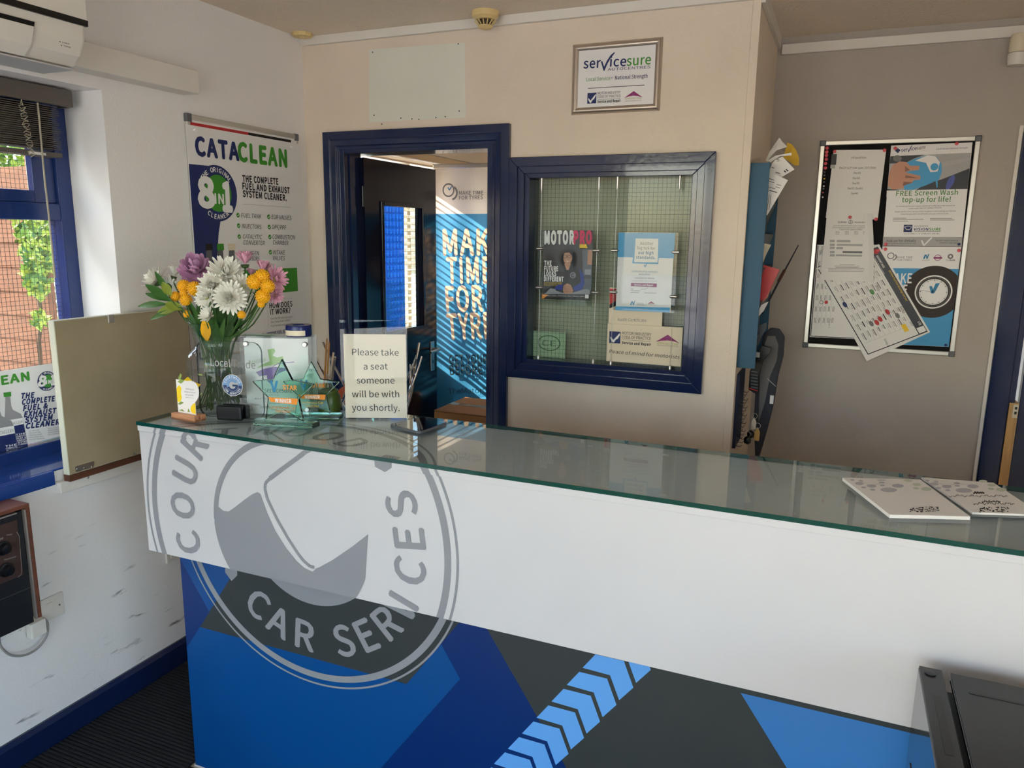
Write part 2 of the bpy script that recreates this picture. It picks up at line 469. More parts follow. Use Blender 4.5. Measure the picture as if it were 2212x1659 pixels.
# ---------------------------------------------------------------- office door
def bar(mb, x0, x1, y0, y1, z0, z1): mb.box((x0, y0, z0), (x1, y1, z1))
d1 = thing('door_1', None, None, (-1.69, YB, 0), kind='structure')
ax0, ax1, az = -2.137, -1.247, 2.092
def profile_v(x_out, x_in, z1):
    """upright architrave with two steps, outer edge thicker"""
    s = 1 if x_in > x_out else -1
    w = abs(x_in-x_out)
    return [(x_out, YB, 0), (x_out, YB-.022, 0), (x_out+s*w*.42, YB-.022, 0), (x_out+s*w*.5, YB-.017, 0), (x_out+s*w*.78, YB-.015, 0), (x_out+s*w*.84, YB-.009, 0), (x_in, YB-.008, 0), (x_in, YB, 0)], (0, 0, z1)
for xo, xi in ((ax0, ax0+.078), (ax1, ax1-.078)):
    k = MB(); pr, d = profile_v(xo, xi, az); k.prism(pr, d); k.done('architrave', MATS['blue_gloss'], d1, bevel=.0015)
k = MB(); h = .075
k.prism([(ax0+.01, YB, az), (ax0+.01, YB-.0215, az), (ax0+.01, YB-.0215, az-h*.42), (ax0+.01, YB-.017, az-h*.5), (ax0+.01, YB-.015, az-h*.78), (ax0+.01, YB-.009, az-h*.84), (ax0+.01, YB-.008, az-h), (ax0+.01, YB, az-h)], (ax1-ax0-.02, 0, 0))
k.done('architrave', MATS['blue_gloss'], d1, bevel=.0015)
for x0, x1 in ((DO[0], DO[0]+.03), (DO[1]-.03, DO[1])):
    MB().box((x0, YB-.004, 0), (x1, YB+.125, 2.03)).done('lining', MATS['blue_gloss'], d1, bevel=.001)
    xs = x1 if x0 < -1.7 else x0
    MB().box((xs-.006, YB+.03, 0), (xs+.006 if x0 < -1.7 else xs-.006+.006, YB+.07, 2.0)).done('door_stop', MATS['blue_gloss'], d1)
MB().box((DO[0]+.03, YB-.004, 2.002), (DO[1]-.03, YB+.125, 2.03)).done('lining', MATS['blue_gloss'], d1, bevel=.001)
# leaf, swung open into the office
LX, LY0, LY1, LZ = -2.012, YB+.105, YB+.105+.665, 1.995
px0, px1, pz0, pz1 = LY0+.15, LY1-.15, 1.19, 1.79           # glazed opening
k = MB()
for a, b in (((LX-.04, LY0, .012), (LX, px0, LZ)), ((LX-.04, px1, .012), (LX, LY1, LZ)), ((LX-.04, px0, .012), (LX, px1, pz0)), ((LX-.04, px0, pz1), (LX, px1, LZ))): k.box(a, b)
leaf = k.done('leaf', MATS['dark_gloss'], d1)
for a, b in (((px0-.02, pz0-.02), (px0, pz1+.02)), ((px1, pz0-.02), (px1+.02, pz1+.02)), ((px0, pz0-.02), (px1, pz0)), ((px0, pz1), (px1, pz1+.02))):
    MB().box((LX-.005, a[0], a[1]), (LX+.009, b[0], b[1])).done('glazing_bead', MATS['dark_gloss'], leaf, bevel=.003)
MB().box((LX-.024, px0, pz0), (LX-.018, px1, pz1)).done('door_pane', MATS['wired_pane'], leaf)
k = MB(); t = px0+.008
while t < px1: k.box((LX-.0214, t-.0004, pz0), (LX-.0206, t+.0004, pz1)); t += .0125
t = pz0+.008
while t < pz1: k.box((LX-.0214, px0, t-.0004), (LX-.0206, px1, t+.0004)); t += .0125
k.done('wire_mesh', MATS['wire'], leaf, kind='stuff')
hy = LY1-.055
hp = MB().box((LX, hy-.02, .93), (LX+.006, hy+.02, 1.09)).done('handle_plate', MATS['steel'], leaf, bevel=.002)
MB().tube([(LX+.004, hy, 1.05), (LX+.045, hy, 1.05), (LX+.05, hy-.008, 1.05), (LX+.05, hy-.105, 1.047)], .008, 10).done('handle', MATS['steel'], leaf, smooth=True)
MB().box((LX+.005, hy-.004, .97), (LX+.0068, hy+.004, .99)).done('keyhole', MATS['black'], leaf)
for z in (.25, 1.0, 1.78): MB().cyl((LX-.005, LY0-.004, z), (LX-.005, LY0-.004, z+.09), .007, 10).done('hinge', MATS['dark_gloss'], d1, smooth=True)

# ---------------------------------------------------------------- glazed hatch in the back wall
w2 = thing('window_2', None, None, (-.845, YB, 1.083), kind='structure')
wx0, wx1, wz0, wz1 = -1.245, -.446, 1.083, 1.962
def frame_ring(x0, x1, z0, z1, w, y0, y1, name, mt, root, bev=.002):
    """mitred picture-frame ring: four pieces"""
    for q in (((x0, z0), (x1, z0), (x1-w, z0+w), (x0+w, z0+w)), ((x0, z1), (x1, z1), (x1-w, z1-w), (x0+w, z1-w)), ((x0, z0), (x0, z1), (x0+w, z1-w), (x0+w, z0+w)), ((x1, z0), (x1, z1), (x1-w, z1-w), (x1-w, z0+w))):
        MB().prism([(a, y0, b) for a, b in q], (0, y1-y0, 0)).done(name, MATS[mt], root, bevel=bev)
frame_ring(wx0, wx1, wz0, wz1, .036, YB-.026, YB, 'architrave', 'blue_gloss', w2)
frame_ring(wx0+.034, wx1-.034, wz0+.034, wz1-.034, .028, YB-.017, YB, 'architrave', 'blue_gloss', w2)
frame_ring(wx0+.06, wx1-.06, wz0+.057, wz1-.057, .022, YB-.006, YB+.1, 'lining', 'blue_gloss', w2)
gx0, gx1, gz0, gz1 = wx0+.075, wx1-.075, wz0+.075, wz1-.075
YP = YB+.055
MB().box((gx0, YP, gz0), (gx1, YP+.006, gz1)).done('pane', MATS['wired_pane'], w2)
k = MB(); t = gx0+.01
while t < gx1: k.box((t-.0004, YP+.0026, gz0), (t+.0004, YP+.0034, gz1)); t += .0165
t = gz0+.01
while t < gz1: k.box((gx0, YP+.0026, t-.0004), (gx1, YP+.0034, t+.0004)); t += .0165
k.done('wire_mesh', MATS['wire'], w2, kind='stuff')

# ---------------------------------------------------------------- window in the left wall
w1 = thing('window_1', None, None, (XL, 1.1, WL['z0']), kind='structure')
XW = -2.46
y0, y1, z0, z1 = WL['y0'], WL['y1'], WL['z0'], WL['z1']
mat('sill_blue', (24, 62, 136), .12, coat=.4)
mat('frame_blue', (22, 48, 108), .2, bump=.1, bscale=40, coat=.3)
for a, b in (((XW-.03, y1-.05, z0), (XW+.035, y1, z1)), ((XW-.03, y0, z0), (XW+.035, y0+.05, z1)), ((XW-.03, y0+.05, z0), (XW+.035, y1-.05, z0+.045)), ((XW-.03, y0+.05, z1-.05), (XW+.035, y1-.05, z1)),
             ((XW-.03, y0+.05, 1.69), (XW+.035, y1-.05, 1.745))):
    MB().box(a, b).done('frame', MATS['frame_blue'], w1, bevel=.003)
# top-hung sash
for a, b in (((XW-.01, y1-.125, 1.745), (XW+.02, y1-.05, z1-.05)), ((XW-.01, y0+.05, 1.745), (XW+.02, y1-.125, 1.785)), ((XW-.01, y0+.05, z1-.09), (XW+.02, y1-.125, z1-.05))):
    MB().box(a, b).done('sash', MATS['frame_blue'], w1, bevel=.003)
thin_glass('window_glass', (236, 240, 240), haze=.025, hazecol=(255, 235, 210))
MB().box((XW-.003, y0+.05, 1.775), (XW+.003, y1-.12, z1-.08)).done('window_pane', MATS['window_glass'], w1)
MB().box((XW-.003, y0+.05, z0+.04), (XW+.003, y1-.05, 1.70)).done('window_pane', MATS['window_glass'], w1)
k = MB(); t = y0+.06
while t < y1-.05: k.box((XW-.005, t-.0005, z0+.04), (XW-.004, t+.0005, 1.70)); t += .0145
t = z0+.06
while t < 1.70: k.box((XW-.005, y0+.05, t-.0005), (XW-.004, y1-.05, t+.0005)); t += .0145
k.done('wire_mesh', MATS['wire'], w1, kind='stuff')
k = MB(); t = y0+.06
while t < y1-.12: k.box((XW-.005, t-.0004, 1.78), (XW-.004, t+.0004, z1-.08)); t += .0145
t = 1.79
while t < z1-.08: k.box((XW-.005, y0+.05, t-.0004), (XW-.004, y1-.12, t+.0004)); t += .0145
k.done('wire_mesh', MATS['wire'], w1, kind='stuff')
MB().box((XW+.03, y0, z0), (XL, y1, z0+.006)).box((XL, y0-.05, z0-.04), (XL+.014, 1.553, z0+.006)).done('window_sill', MATS['sill_blue'], w1, bevel=.006, seg=3)

# ---------------------------------------------------------------- shop front behind the camera
w3 = thing('window_3', None, None, (0, YF, .12), kind='structure')
for x in (SH[0], -1.24, -.36, SH[1]-.06): MB().box((x, YF-.13, SH[2]), (x+.06, YF-.06, SH[3])).done('frame', MATS['frame_blue'], w3, bevel=.003)
for z in (SH[2], SH[3]-.06, .95): MB().box((SH[0]+.06, YF-.13, z), (SH[1]-.06, YF-.06, z+.05)).done('frame', MATS['frame_blue'], w3, bevel=.003)
for x0, x1 in ((SH[0]+.06, -1.24), (-1.18, -.36), (-.3, SH[1]-.06)):
    MB().box((x0, YF-.098, SH[2]+.05), (x1, YF-.092, .95)).done('window_pane', MATS['pane'], w3)
    MB().box((x0, YF-.098, 1.0), (x1, YF-.092, SH[3]-.06)).done('window_pane', MATS['pane'], w3)

w5 = thing('window_5', None, None, (XR, -.4, .1), kind='structure')
for y in (RG[0], -.42, RG[1]-.06): MB().box((XR+.03, y, RG[2]), (XR+.1, y+.06, RG[3])).done('frame', MATS['frame_blue'], w5, bevel=.003)
for z in (RG[2], RG[3]-.06): MB().box((XR+.03, RG[0]+.06, z), (XR+.1, RG[1]-.06, z+.06)).done('frame', MATS['frame_blue'], w5, bevel=.003)
for a, b in ((RG[0]+.06, -.42), (-.36, RG[1]-.06)): MB().box((XR+.062, a, RG[2]+.06), (XR+.068, b, RG[3]-.06)).done('window_pane', MATS['pane'], w5)

# ---------------------------------------------------------------- door at the right of the recess
d2 = thing('door_2', None, None, (1.05, YR, 0), kind='structure')
for a, b in (((.592, YR-.02, 0), (.668, YR, 2.075)),): MB().box(a, b).done('architrave', MATS['blue_gloss'], d2, bevel=.004)
MB().box((.668, YR-.02, 2.0), (1.5, YR, 2.075)).done('architrave', MATS['blue_gloss'], d2, bevel=.004)
mat('pine', (214, 168, 104), .5, vary=.25, vscale=5, stretch=(12, 12, 1))
MB().box((.668, YR-.006, 1.02), (.69, YR+.12, 2.0)).done('lining', MATS['blue_gloss'], d2)
MB().box((.672, YR-.012, 0), (.705, YR+.12, 1.02)).done('lining', MATS['pine'], d2)
kp = MB().box((.686, YR-.0135, .96), (.704, YR-.0115, 1.015)).done('keep_plate', MATS['cream'], d2)
for z in (.975, .995): MB().box((.692, YR-.0145, z), (.700, YR-.013, z+.011)).done('latch_hole', MATS['black'], kp)
MB().box((.72, YR+.06, .01), (1.45, YR+.1, 1.99)).done('leaf', MATS['blue_gloss'], d2, bevel=.002)
k = MB().box((.578, YR-.012, 0), (.592, YR, 2.1)); k.done('trim_5', MATS['white_paint'], kind='structure', bevel=.002)

# ---------------------------------------------------------------- outside
MB().box((-30, -30, -.25), (30, 30, -.08)).done('ground', mat('yard', (214, 206, 192), .9, vary=.12, vscale=1.5), kind='structure')
fence = thing('garden_fence', 'sunlit orange brown plank fence outside the left window', 'fence', (-5, 3.3, -.08))
mat('fence_wood', (124, 74, 46), .8, vary=.22, vscale=4, stretch=(1, 1, 14), bump=.3, bscale=30)
YFE = 3.15
for i in range(14):
    z = -.05+i*.148
    MB().prism([(-10.6, YFE, z), (-10.6, YFE-.012, z), (-10.6, YFE-.004, z+.152), (-10.6, YFE+.006, z+.152)], (6.2, 0, 0)).done('plank', MATS['fence_wood'], fence)
for x in (-10.4, -8.5, -6.6, -4.46):
    MB().box((x, YFE-.03, -.08), (x+.08, YFE+.02, 2.12)).done('post', MATS['fence_wood'], fence)
mat('leaf_a', (120, 150, 40), .5); mat('leaf_b', (70, 110, 30), .5); mat('leaf_c', (176, 190, 70), .5)
mat('bark', (90, 70, 50), .9)
def foliage(mb, c, rx, ry, rz, n, s):
    for _ in range(n):
        while True:
            p = Vector((random.uniform(-1, 1), random.uniform(-1, 1), random.uniform(-1, 1)))
            if p.length < 1: break
        p = Vector((c[0]+p.x*rx, c[1]+p.y*ry, c[2]+p.z*rz))
        a = Vector((random.gauss(0, 1), random.gauss(0, 1), random.gauss(0, 1))).normalized(); b = a.orthogonal().normalized()
        q = s*random.uniform(.6, 1.3)
        mb.poly([p-a*q, p+b*q*.45, p+a*q, p-b*q*.45])
hedge = thing('hedge', 'bright green leafy hedge rising above the plank fence', 'hedge', (-6, 4.2, -.08))
for m, n in (('leaf_a', 5200), ('leaf_b', 4200), ('leaf_c', 4200)):
    k = MB()
    for cx in (-5.6, -6.6, -7.6, -8.6): foliage(k, (cx, 4.3, 2.2), .95, .7, 1.7, n//4, .05)
    k.done('foliage', MATS[m], hedge, kind='stuff')
k = MB()
for cx in (-5.6, -6.6, -7.6, -8.6): k.tube([(cx, 4.3, -.08), (cx+.05, 4.3, 1.2), (cx, 4.3, 2.4)], [.06, .05, .02], 8)
k.done('stem', MATS['bark'], hedge, kind='stuff')
ivy = thing('ivy', 'green ivy climbing up the plank fence', 'ivy', (-4.55, 3.1, -.08))
k = MB(); pth = [wy(u, v, YFE-.06) for u, v in ((88, 800), (84, 740), (90, 680), (80, 620), (78, 560), (70, 500), (62, 440))]
k.tube(pth, .012, 6); k.done('stem', MATS['bark'], ivy)
for m, n in (('leaf_a', 120), ('leaf_b', 90), ('leaf_c', 120)):
    k = MB()
    for c, r, w in ((wy(78, 500, YFE-.13), .17, 1.0), (wy(82, 540, YFE-.13), .12, .5), (wy(80, 600, YFE-.13), .10, .5), (wy(86, 690, YFE-.13), .04, .12)):
        foliage(k, c, r, .05, r*1.3, int(n*w), .035)
    k.done('foliage', MATS[m], ivy, kind='stuff')
nh = thing('sun_block_house', 'unseen plain brick house added to keep sun off the window', 'house', (-8, -2.4, -.08))  # unseen house, added to block direct sun from the left window
mat('brick_red', (146, 92, 72), .9, vary=.2, vscale=12); mat('roof_tile', (90, 70, 62), .8)
MB().box((-9.6, -6, -.08), (-7.0, 1.0, 5.2)).done('walls', MATS['brick_red'], nh)
MB().prism([(-9.8, -6.2, 5.2), (-6.8, -6.2, 5.2), (-8.3, -6.2, 6.6)], (0, 7.4, 0)).done('roof', MATS['roof_tile'], nh)
for y in (-4.6, -2.6, -.6):
    for z in (.9, 3.3):
        f_ = MB().box((-7.0, y, z), (-6.95, y+.95, z+1.1)).done('window', MATS['white_paint'], nh, bevel=.01)
        MB().box((-6.951, y+.07, z+.07), (-6.945, y+.88, z+1.03)).done('pane', mat('dark_pane', (30, 36, 42), .08), f_)

# ---------------------------------------------------------------- office beyond the door
w4 = thing('window_4', None, None, (XL, 3.95, OW['z0']), kind='structure')
y0, y1, z0, z1 = OW['y0'], OW['y1'], OW['z0'], OW['z1']
for a, b in (((-2.47, y0, z0), (-2.41, y0+.05, z1)), ((-2.47, y1-.05, z0), (-2.41, y1, z1)), ((-2.47, y0+.05, z0), (-2.41, y1-.05, z0+.05)), ((-2.47, y0+.05, z1-.05), (-2.41, y1-.05, z1)), ((-2.47, 4.02, z0+.05), (-2.41, 4.06, z1-.05))):
    MB().box(a, b).done('frame', MATS['white_paint'], w4, bevel=.003)
MB().box((-2.443, y0+.05, z0+.05), (-2.437, y1-.05, z1-.05)).done('window_pane', MATS['pane'], w4)
MB().box((-2.41, y0, z0-.03), (XL+.03, y1, z0+.005)).done('window_sill', MATS['white_paint'], w4, bevel=.004)
ob = thing('office_blind', 'beige venetian blind over the office window beyond the open door', 'blind', (-2.3, 3.95, 1.94))
mat('slat_cream', (232, 214, 184), .45)
MB().box((-2.325, y0+.02, z1-.04), (-2.275, y1-.02, z1-.002)).done('head_rail', MATS['slat_cream'], ob, bevel=.002)
sls = {}
z = z1-.062
while z > z0+.06:
    t = 0 if z > 1.46 else 1
    if t not in sls:
        v = Vector((.0243, 0, -.009)) if t == 0 else Vector((.025, 0, -.0025))
        sls[t] = (z, MB().obox((-2.3, (y0+y1)/2, z), v, (0, (y1-y0)/2-.03, 0), Vector((.0002, 0, .0007))).done('slat', MATS['slat_cream'], ob))
    else:
        c = sls[t][1].copy(); COL.objects.link(c); c.location = (0, 0, z-sls[t][0]); c.parent = ob
    z -= .0375
MB().box((-2.315, y0+.03, z0+.02), (-2.285, y1-.03, z0+.035)).done('bottom_rail', MATS['slat_cream'], ob, bevel=.002)
for y in (3.45, 4.14, 4.5): MB().cyl((-2.3, y, z0+.03), (-2.3, y, z1-.03), .0012, 6).done('ladder_cord', MATS['slat_cream'], ob)

# roller banner
YBN = 3.86
bn = thing('roller_banner', 'blue and white roller banner standing behind the open door', 'banner', (-1.73, YBN, 0))
bx0 = wy(937, 360, YBN).x; bx1 = bx0+.82; bzt = wy(937, 360, YBN).z
k = MB()   # slightly wavy skin
nb = 40
def ban(a): return YBN+.006*math.sin(a*9)+.004*math.sin(a*23+1)
prf = [(bx0+.012*(1-1)+(bx1-bx0)*i/nb, ban(i/nb)) for i in range(nb+1)]
zb = wy(943, 462, YBN).z
mat('banner_white', (250, 242, 228), .5); mat('banner_blue', (62, 150, 200), .5); mat('banner_deep', (58, 128, 168), .5)
def skin(za, zc): 
    kk = MB()
    for i in range(nb):
        (xa, ya), (xb, yb) = prf[i], prf[i+1]
        kk.poly([(xa, ya, za), (xb, yb, za), (xb, yb, zc), (xa, ya, zc)]); kk.poly([(xb, yb+.0015, za), (xa, ya+.0015, za), (xa, ya+.0015, zc), (xb, yb+.0015, zc)])
    return kk
skin(zb, bzt).done('banner_skin', MATS['banner_white'], bn)
skin(.09, zb).done('banner_skin', MATS['banner_blue'], bn)
MB().box((bx0, YBN-.012, bzt-.012), (bx1, YBN+.012, bzt+.012)).done('top_rail', MATS['alu'], bn, bevel=.003)
MB().box((bx0-.01, YBN-.06, 0), (bx1+.01, YBN+.06, .09)).done('base_cassette', MATS['alu'], bn, bevel=.01)
MB().cyl(((bx0+bx1)/2, YBN+.04, .09), ((bx0+bx1)/2, YBN+.014, bzt), .008, 8).done('support_pole', MATS['alu'], bn)
bp = Print(bn, (0, YBN, 0), (1, 0, 0), (0, 0, 1), lift=.0125)
mat('banner_letter', (236, 206, 176), .5); mat('tyre', (60, 52, 48), .7); mat('banner_dark', (40, 70, 84), .5)
bp.text('grey_ink', 'MAKE TIME', (994, 421), (1046, 420.5), 8, bold=.01)
bp.text('grey_ink', 'FOR TYRES', (994, 431.5), (1045, 430.5), 8, bold=.01)
bp.disc('grey_ink', (971, 411), (984, 411), 0, inner=.78); bp.disc('grey_ink', (977, 417), (991, 417), 0, inner=.75, a0=-80, a1=60)
bp.stroke('teal_ink', [(970, 405), (973, 411), (978, 403)], 2.5, 1)
bp.line('lightgrey_ink', (1056.5, 395), (1056.5, 430), .8, 1)
bp.disc('tyre', (1122, 556), (1052, 556), 0, 'tyre_picture', 48)
bp.disc('grey_ink', (1122, 556), (1066, 556), 1, 'tyre_picture', 48, inner=.9)
bp.text('banner_letter', 'MAKE', (961, 550.5), (1089, 550), 54, bold=.022, layer=3)
bp.text('banner_letter', 'TIME', (969, 611), (1064, 611), 54, bold=.022, layer=3)
bp.text('banner_letter', 'FOR', (968, 672.5), (1045, 671), 53, bold=.022, layer=3)
bp.text('banner_letter', 'TYRES', (971, 732), (1095, 729), 53, bold=.022, layer=3)
bp.text('banner_dark', 'GET YOURS CHECKED', (974, 787), (1155, 783), 20, bold=.02, layer=3)
bp.text('banner_dark', "BEFORE IT'S TOO LATE", (975, 809), (1190, 806), 20, bold=.02, layer=3)
bp.text('banner_dark', 'TheMotorOmbudsman.org', (971, 849.5), (1180, 846), 11, layer=3)
bp.done()
# carton standing in front of the banner
bt = wy(1000, 900, 3.45)
cb = thing('cardboard_box', 'tall brown cardboard carton with taped top behind the counter in the office', 'box', (-1.68, 3.52, 0))
mat('cardboard', (190, 138, 92), .8, vary=.08)
MB().box((-1.87, 3.36, 0), (-1.38, 3.72, .765)).done('carton', MATS['cardboard'], cb, bevel=.003)
for s in (0, 1): MB().obox((-1.625, 3.45+.18*s, .7675+.002), (.245, 0, 0), (0, .0885, 0), (0, 0, .002)).done('flap', MATS['cardboard'], cb)
thin_glass('tape', (235, 225, 200), rough=.1, haze=.35, hazecol=(226, 200, 160))
MB().box((-1.87, 3.515, .7722), (-1.38, 3.565, .7727)).done('packing_tape', MATS['tape'], cb)
# blue curtain added so that the door glass shows a blue glow
cur = thing('added_blue_curtain', 'thin blue curtain added behind the open door for a blue glow', 'curtain', (-2.2, 3.3, .9))
def cloth(name, rgb):
    m = bpy.data.materials.new(name); MATS[name] = m; m.use_nodes = True; nt = m.node_tree; nt.nodes.clear()
    o = nt.nodes.new('ShaderNodeOutputMaterial'); d = nt.nodes.new('ShaderNodeBsdfDiffuse'); t = nt.nodes.new('ShaderNodeBsdfTranslucent'); x = nt.nodes.new('ShaderNodeMixShader')
    d.inputs[0].default_value = t.inputs[0].default_value = (*lin(rgb), 1); x.inputs[0].default_value = .6
    nt.links.new(d.outputs[0], x.inputs[1]); nt.links.new(t.outputs[0], x.inputs[2]); nt.links.new(x.outputs[0], o.inputs[0])
cloth('curtain_blue', (40, 110, 215))
k = MB(); n = 60; pts = [(-2.195+.012*math.sin(i*.75), 3.37+.24*i/n) for i in range(n+1)]
for i in range(n): k.poly([(*pts[i], .82), (*pts[i+1], .82), (*pts[i+1], 1.95), (*pts[i], 1.95)])
k.done('cloth', MATS['curtain_blue'], cur, smooth=True)
MB().cyl((-2.195, 3.35, 1.95), (-2.195, 3.64, 1.95), .009, 10).done('rail', MATS['white_paint'], cur, smooth=True)
for y in (3.36, 3.63): MB().cyl((XL-.03, y, 1.95), (-2.195, y, 1.95), .007, 8).done('bracket', MATS['white_paint'], cur)
# unseen canopies added over the glazing to cut the sky light
MB().box((-2.6, YF-1.7, 2.52), (XR+1.6, YF-.21, 2.62)).done('added_canopy_front', MATS['white_paint'], kind='structure')
MB().box((XR+.13, YF-.2, 2.52), (XR+1.6, 1.2, 2.62)).done('added_canopy_side', MATS['white_paint'], kind='structure')
# ================================================================ reception counter
CZ = 1.13                 # upper face of the glass
FY, BY = 1.511, 1.571     # fascia plane, base plane
CX0, CX1 = -1.797, .95
ct = thing('reception_counter', 'long white reception counter with blue geometric panels and round grey emblem', 'counter', (-.45, 1.7, 0))
mat('laminate', (196, 195, 195), .35, bump=.03, bscale=400, vary=.03, vscale=3)
mat('laminate_top', (196, 200, 202), .35)
mat('logo_grey', (134, 136, 140), .4)
mat('c_navy', (1, 40, 100), .35); mat('c_blue', (1, 68, 130), .35); mat('c_char', (46, 52, 53), .45); mat('c_sky', (92, 156, 222), .35); mat('c_midsky', (52, 116, 182), .35)
MB().box((CX0, FY, .74), (CX1, FY+.02, 1.104)).done('fascia', MATS['laminate'], ct, bevel=.0015)
MB().box((CX0, FY-.004, 1.103), (CX1, FY+.02, 1.119)).done('top_edging', MATS['laminate'], ct, bevel=.001)
MB().box((CX0+.001, FY+.02, 1.10), (CX1, 1.915, 1.119)).done('top_panel', MATS['laminate_top'], ct)
MB().box((CX0, FY+.02, .74), (CX0+.02, 1.90, 1.10)).done('end_panel', MATS['laminate'], ct)
MB().box((-1.742, BY, .004), (CX1, BY+.02, 1.10)).done('base_panel', MATS['c_navy'], ct)
MB().box((-1.742, BY+.02, .004), (-1.722, 1.9, 1.10)).done('base_end', MATS['laminate'], ct)
MB().box((-1.745, BY-.002, 0), (CX1, BY+.02, .006)).done('plinth', MATS['white_paint'], ct)
# blue geometric facets on the base, outlines in metres on the base plane
cp = Print(ct, (0, BY, 0), (1, 0, 0), (0, 0, 1), lift=.0005, step=.0003)
TOP = .76
cp.poly('c_blue', [(-1.741, .72), (-1.741, .70), (-1.64, .55), (-1.681, .492), (-1.556, .667), (-1.50, .76), (-1.741, .76)], 0, 'facet', True)
cp.poly('c_char', [(-1.681, .492), (-.963, .492), (-.765, .76), (-1.49, .76)], 0, 'facet', True)
cp.poly('c_blue', [(-1.741, .41), (-1.681, .492), (-.963, .492), (-.858, .632), (-.804, .548), (-1.201, .006), (-1.741, .006)], 0, 'facet', True)
cp.poly('c_char', [(-.767, .76), (-.257, .006), (CX1, .006), (CX1, .76)], 0, 'facet', True)
cp.poly('c_midsky', [(-.122, .693), (.94, .693), (.94, .006), (.364, .006)], 1, 'facet', True)
ch = [(-.45, .704), (-.382, .704), (-.357, .643), (-.389, .602), (-.413, .66), (-.48, .662)]
for i in range(-1, 12):
    q = [(x-.0378*i, z-.0545*i) for x, z in ch]
    if min(p[1] for p in q) < .006 or max(p[1] for p in q) > TOP+.02: continue
    cp.poly('c_sky', q, 1, 'chevron', True)
# lower half of the emblem on the base
bc, bR = (-1.2594, .8903), .476
def arc_region(pr, m, c, r0, r1, layer, zmin, zmax, name='emblem_ring', n=220, xmax=9):
    k = pr.mb(name, m, layer)
    for i in range(n):
        t0, t1 = 2*math.pi*i/n, 2*math.pi*(i+1)/n
        P = lambda r, t: (c[0]+r*math.cos(t), c[1]+r*math.sin(t))
        q = [P(r0, t0), P(r1, t0), P(r1, t1), P(r0, t1)]
        zz = sum(p[1] for p in q)/4
        if zmin < zz < zmax and q[0][0] < xmax: k.poly([pr.w(p, layer) for p in q])
for r0, r1 in ((.4705, .476), (.438, .457)): arc_region(cp, 'logo_grey', bc, r0, r1, 2, 0, .76)
cp.poly('logo_grey', [(bc[0]+.231*math.cos(math.radians(a)), bc[1]-.003+.231*math.sin(math.radians(a))) for a in range(205, 336, 3)], 2, 'emblem_fill', True)
cp.poly('logo_grey', [(-1.567, .74), (-1.567, .69), (-1.545, .668), (-1.522, .69), (-1.522, .74)], 2, 'emblem_bolt', True)
def ang(px, c, Y):
    q = wy(*px, Y); return math.degrees(math.atan2(q.z-c[1], q.x-c[0]))
Z2 = lambda x, y: (290+x/2.5925, 880+y/2.5925)
bl = [('C', 680, 1127), ('A', 797, 1245), ('R', 955, 1306), ('S', 1185, 1338), ('E', 1320, 1312), ('R', 1447, 1243), ('V', 1562, 1170)]
cp.arc('logo_grey', ''.join(b[0] for b in bl), bc, .335, .086, [ang(Z2(b[1], b[2]), bc, BY) for b in bl], 2, .018, 'emblem_letter', True, 1.0, True)
cp.done()
# upper half on the fascia, folded over the edging on to the top
fc = (-1.2815, .887)
fp = Print(ct, (0, FY, 0), (1, 0, 0), (0, 0, 1), lift=.0, step=.0006)
for r0, r1 in ((.4985, .5055), (.466, .485)): arc_region(fp, 'logo_grey', fc, r0, r1, 0, -1, 1.55, n=360)
arc_region(fp, 'logo_grey', fc, .238, .2545, 0, fc[1]-.005, 1.55, n=200, xmax=fc[0]+.03)
fz = lambda pts: [fp.px(Z2(*p)) for p in pts]
cir = lambda a0, a1, st: [(fc[0]+.2545*math.cos(math.radians(a)), fc[1]+.2545*math.sin(math.radians(a))) for a in range(a0, a1, st)]
top = fz([(455, 545), (470, 552), (488, 570), (505, 580), (530, 582), (560, 562), (620, 515), (660, 487), (690, 474), (708, 484), (722, 525), (745, 590), (790, 690), (850, 785), (910, 860), (955, 900), (1000, 920), (1018, 902), (1040, 893), (1110, 855), (1220, 780), (1310, 710)])
fp.poly('logo_grey', top+cir(-20, -177, -4), 0, 'emblem_fill', True)
ln_o = [(1005, 225), (960, 250), (830, 345), (760, 398), (735, 425), (732, 455), (745, 510), (800, 625), (860, 730), (915, 815), (950, 860), (985, 890), (1010, 895)]
for i in range(len(ln_o)-1): fp.line('logo_grey', Z2(*ln_o[i]), Z2(*ln_o[i+1]), 7.0 if i > 2 else 10.0, 0, 'emblem_line')
fp.poly('logo_grey', fz([(1347, 265), (1355, 335), (1405, 362), (1447, 335), (1440, 290), (1440, 200), (1347, 180)]), 0, 'emblem_bolt', True)
fl = [('C', 292, 755), ('O', 258, 545), ('U', 268, 345), ('R', 328, 190)]
an = [ang(Z2(b[1], b[2]), fc, FY) % 360 for b in fl]
stp = (an[0]-an[3])/3
an += [an[3]-stp*(i+1)*.98 for i in range(5)]
fp.arc('logo_grey', 'COURTWOOD', fc, .368, .083, an, 0, .018, 'emblem_letter', False, 1.0, True)
fl = [('I', 1512, 1085), ('C', 1553, 918), ('E', 1552, 732), ('S', 1515, 540)]
fp.arc('logo_grey', 'ICES', fc, .372, .084, [ang(Z2(b[1], b[2]), fc, FY) for b in fl], 0, .018, 'emblem_letter', True, 1.0, True)
LIFT = {'emblem_ring': 0, 'emblem_fill': .0002, 'emblem_line': .0004, 'emblem_bolt': .0006, 'emblem_letter': .0008}
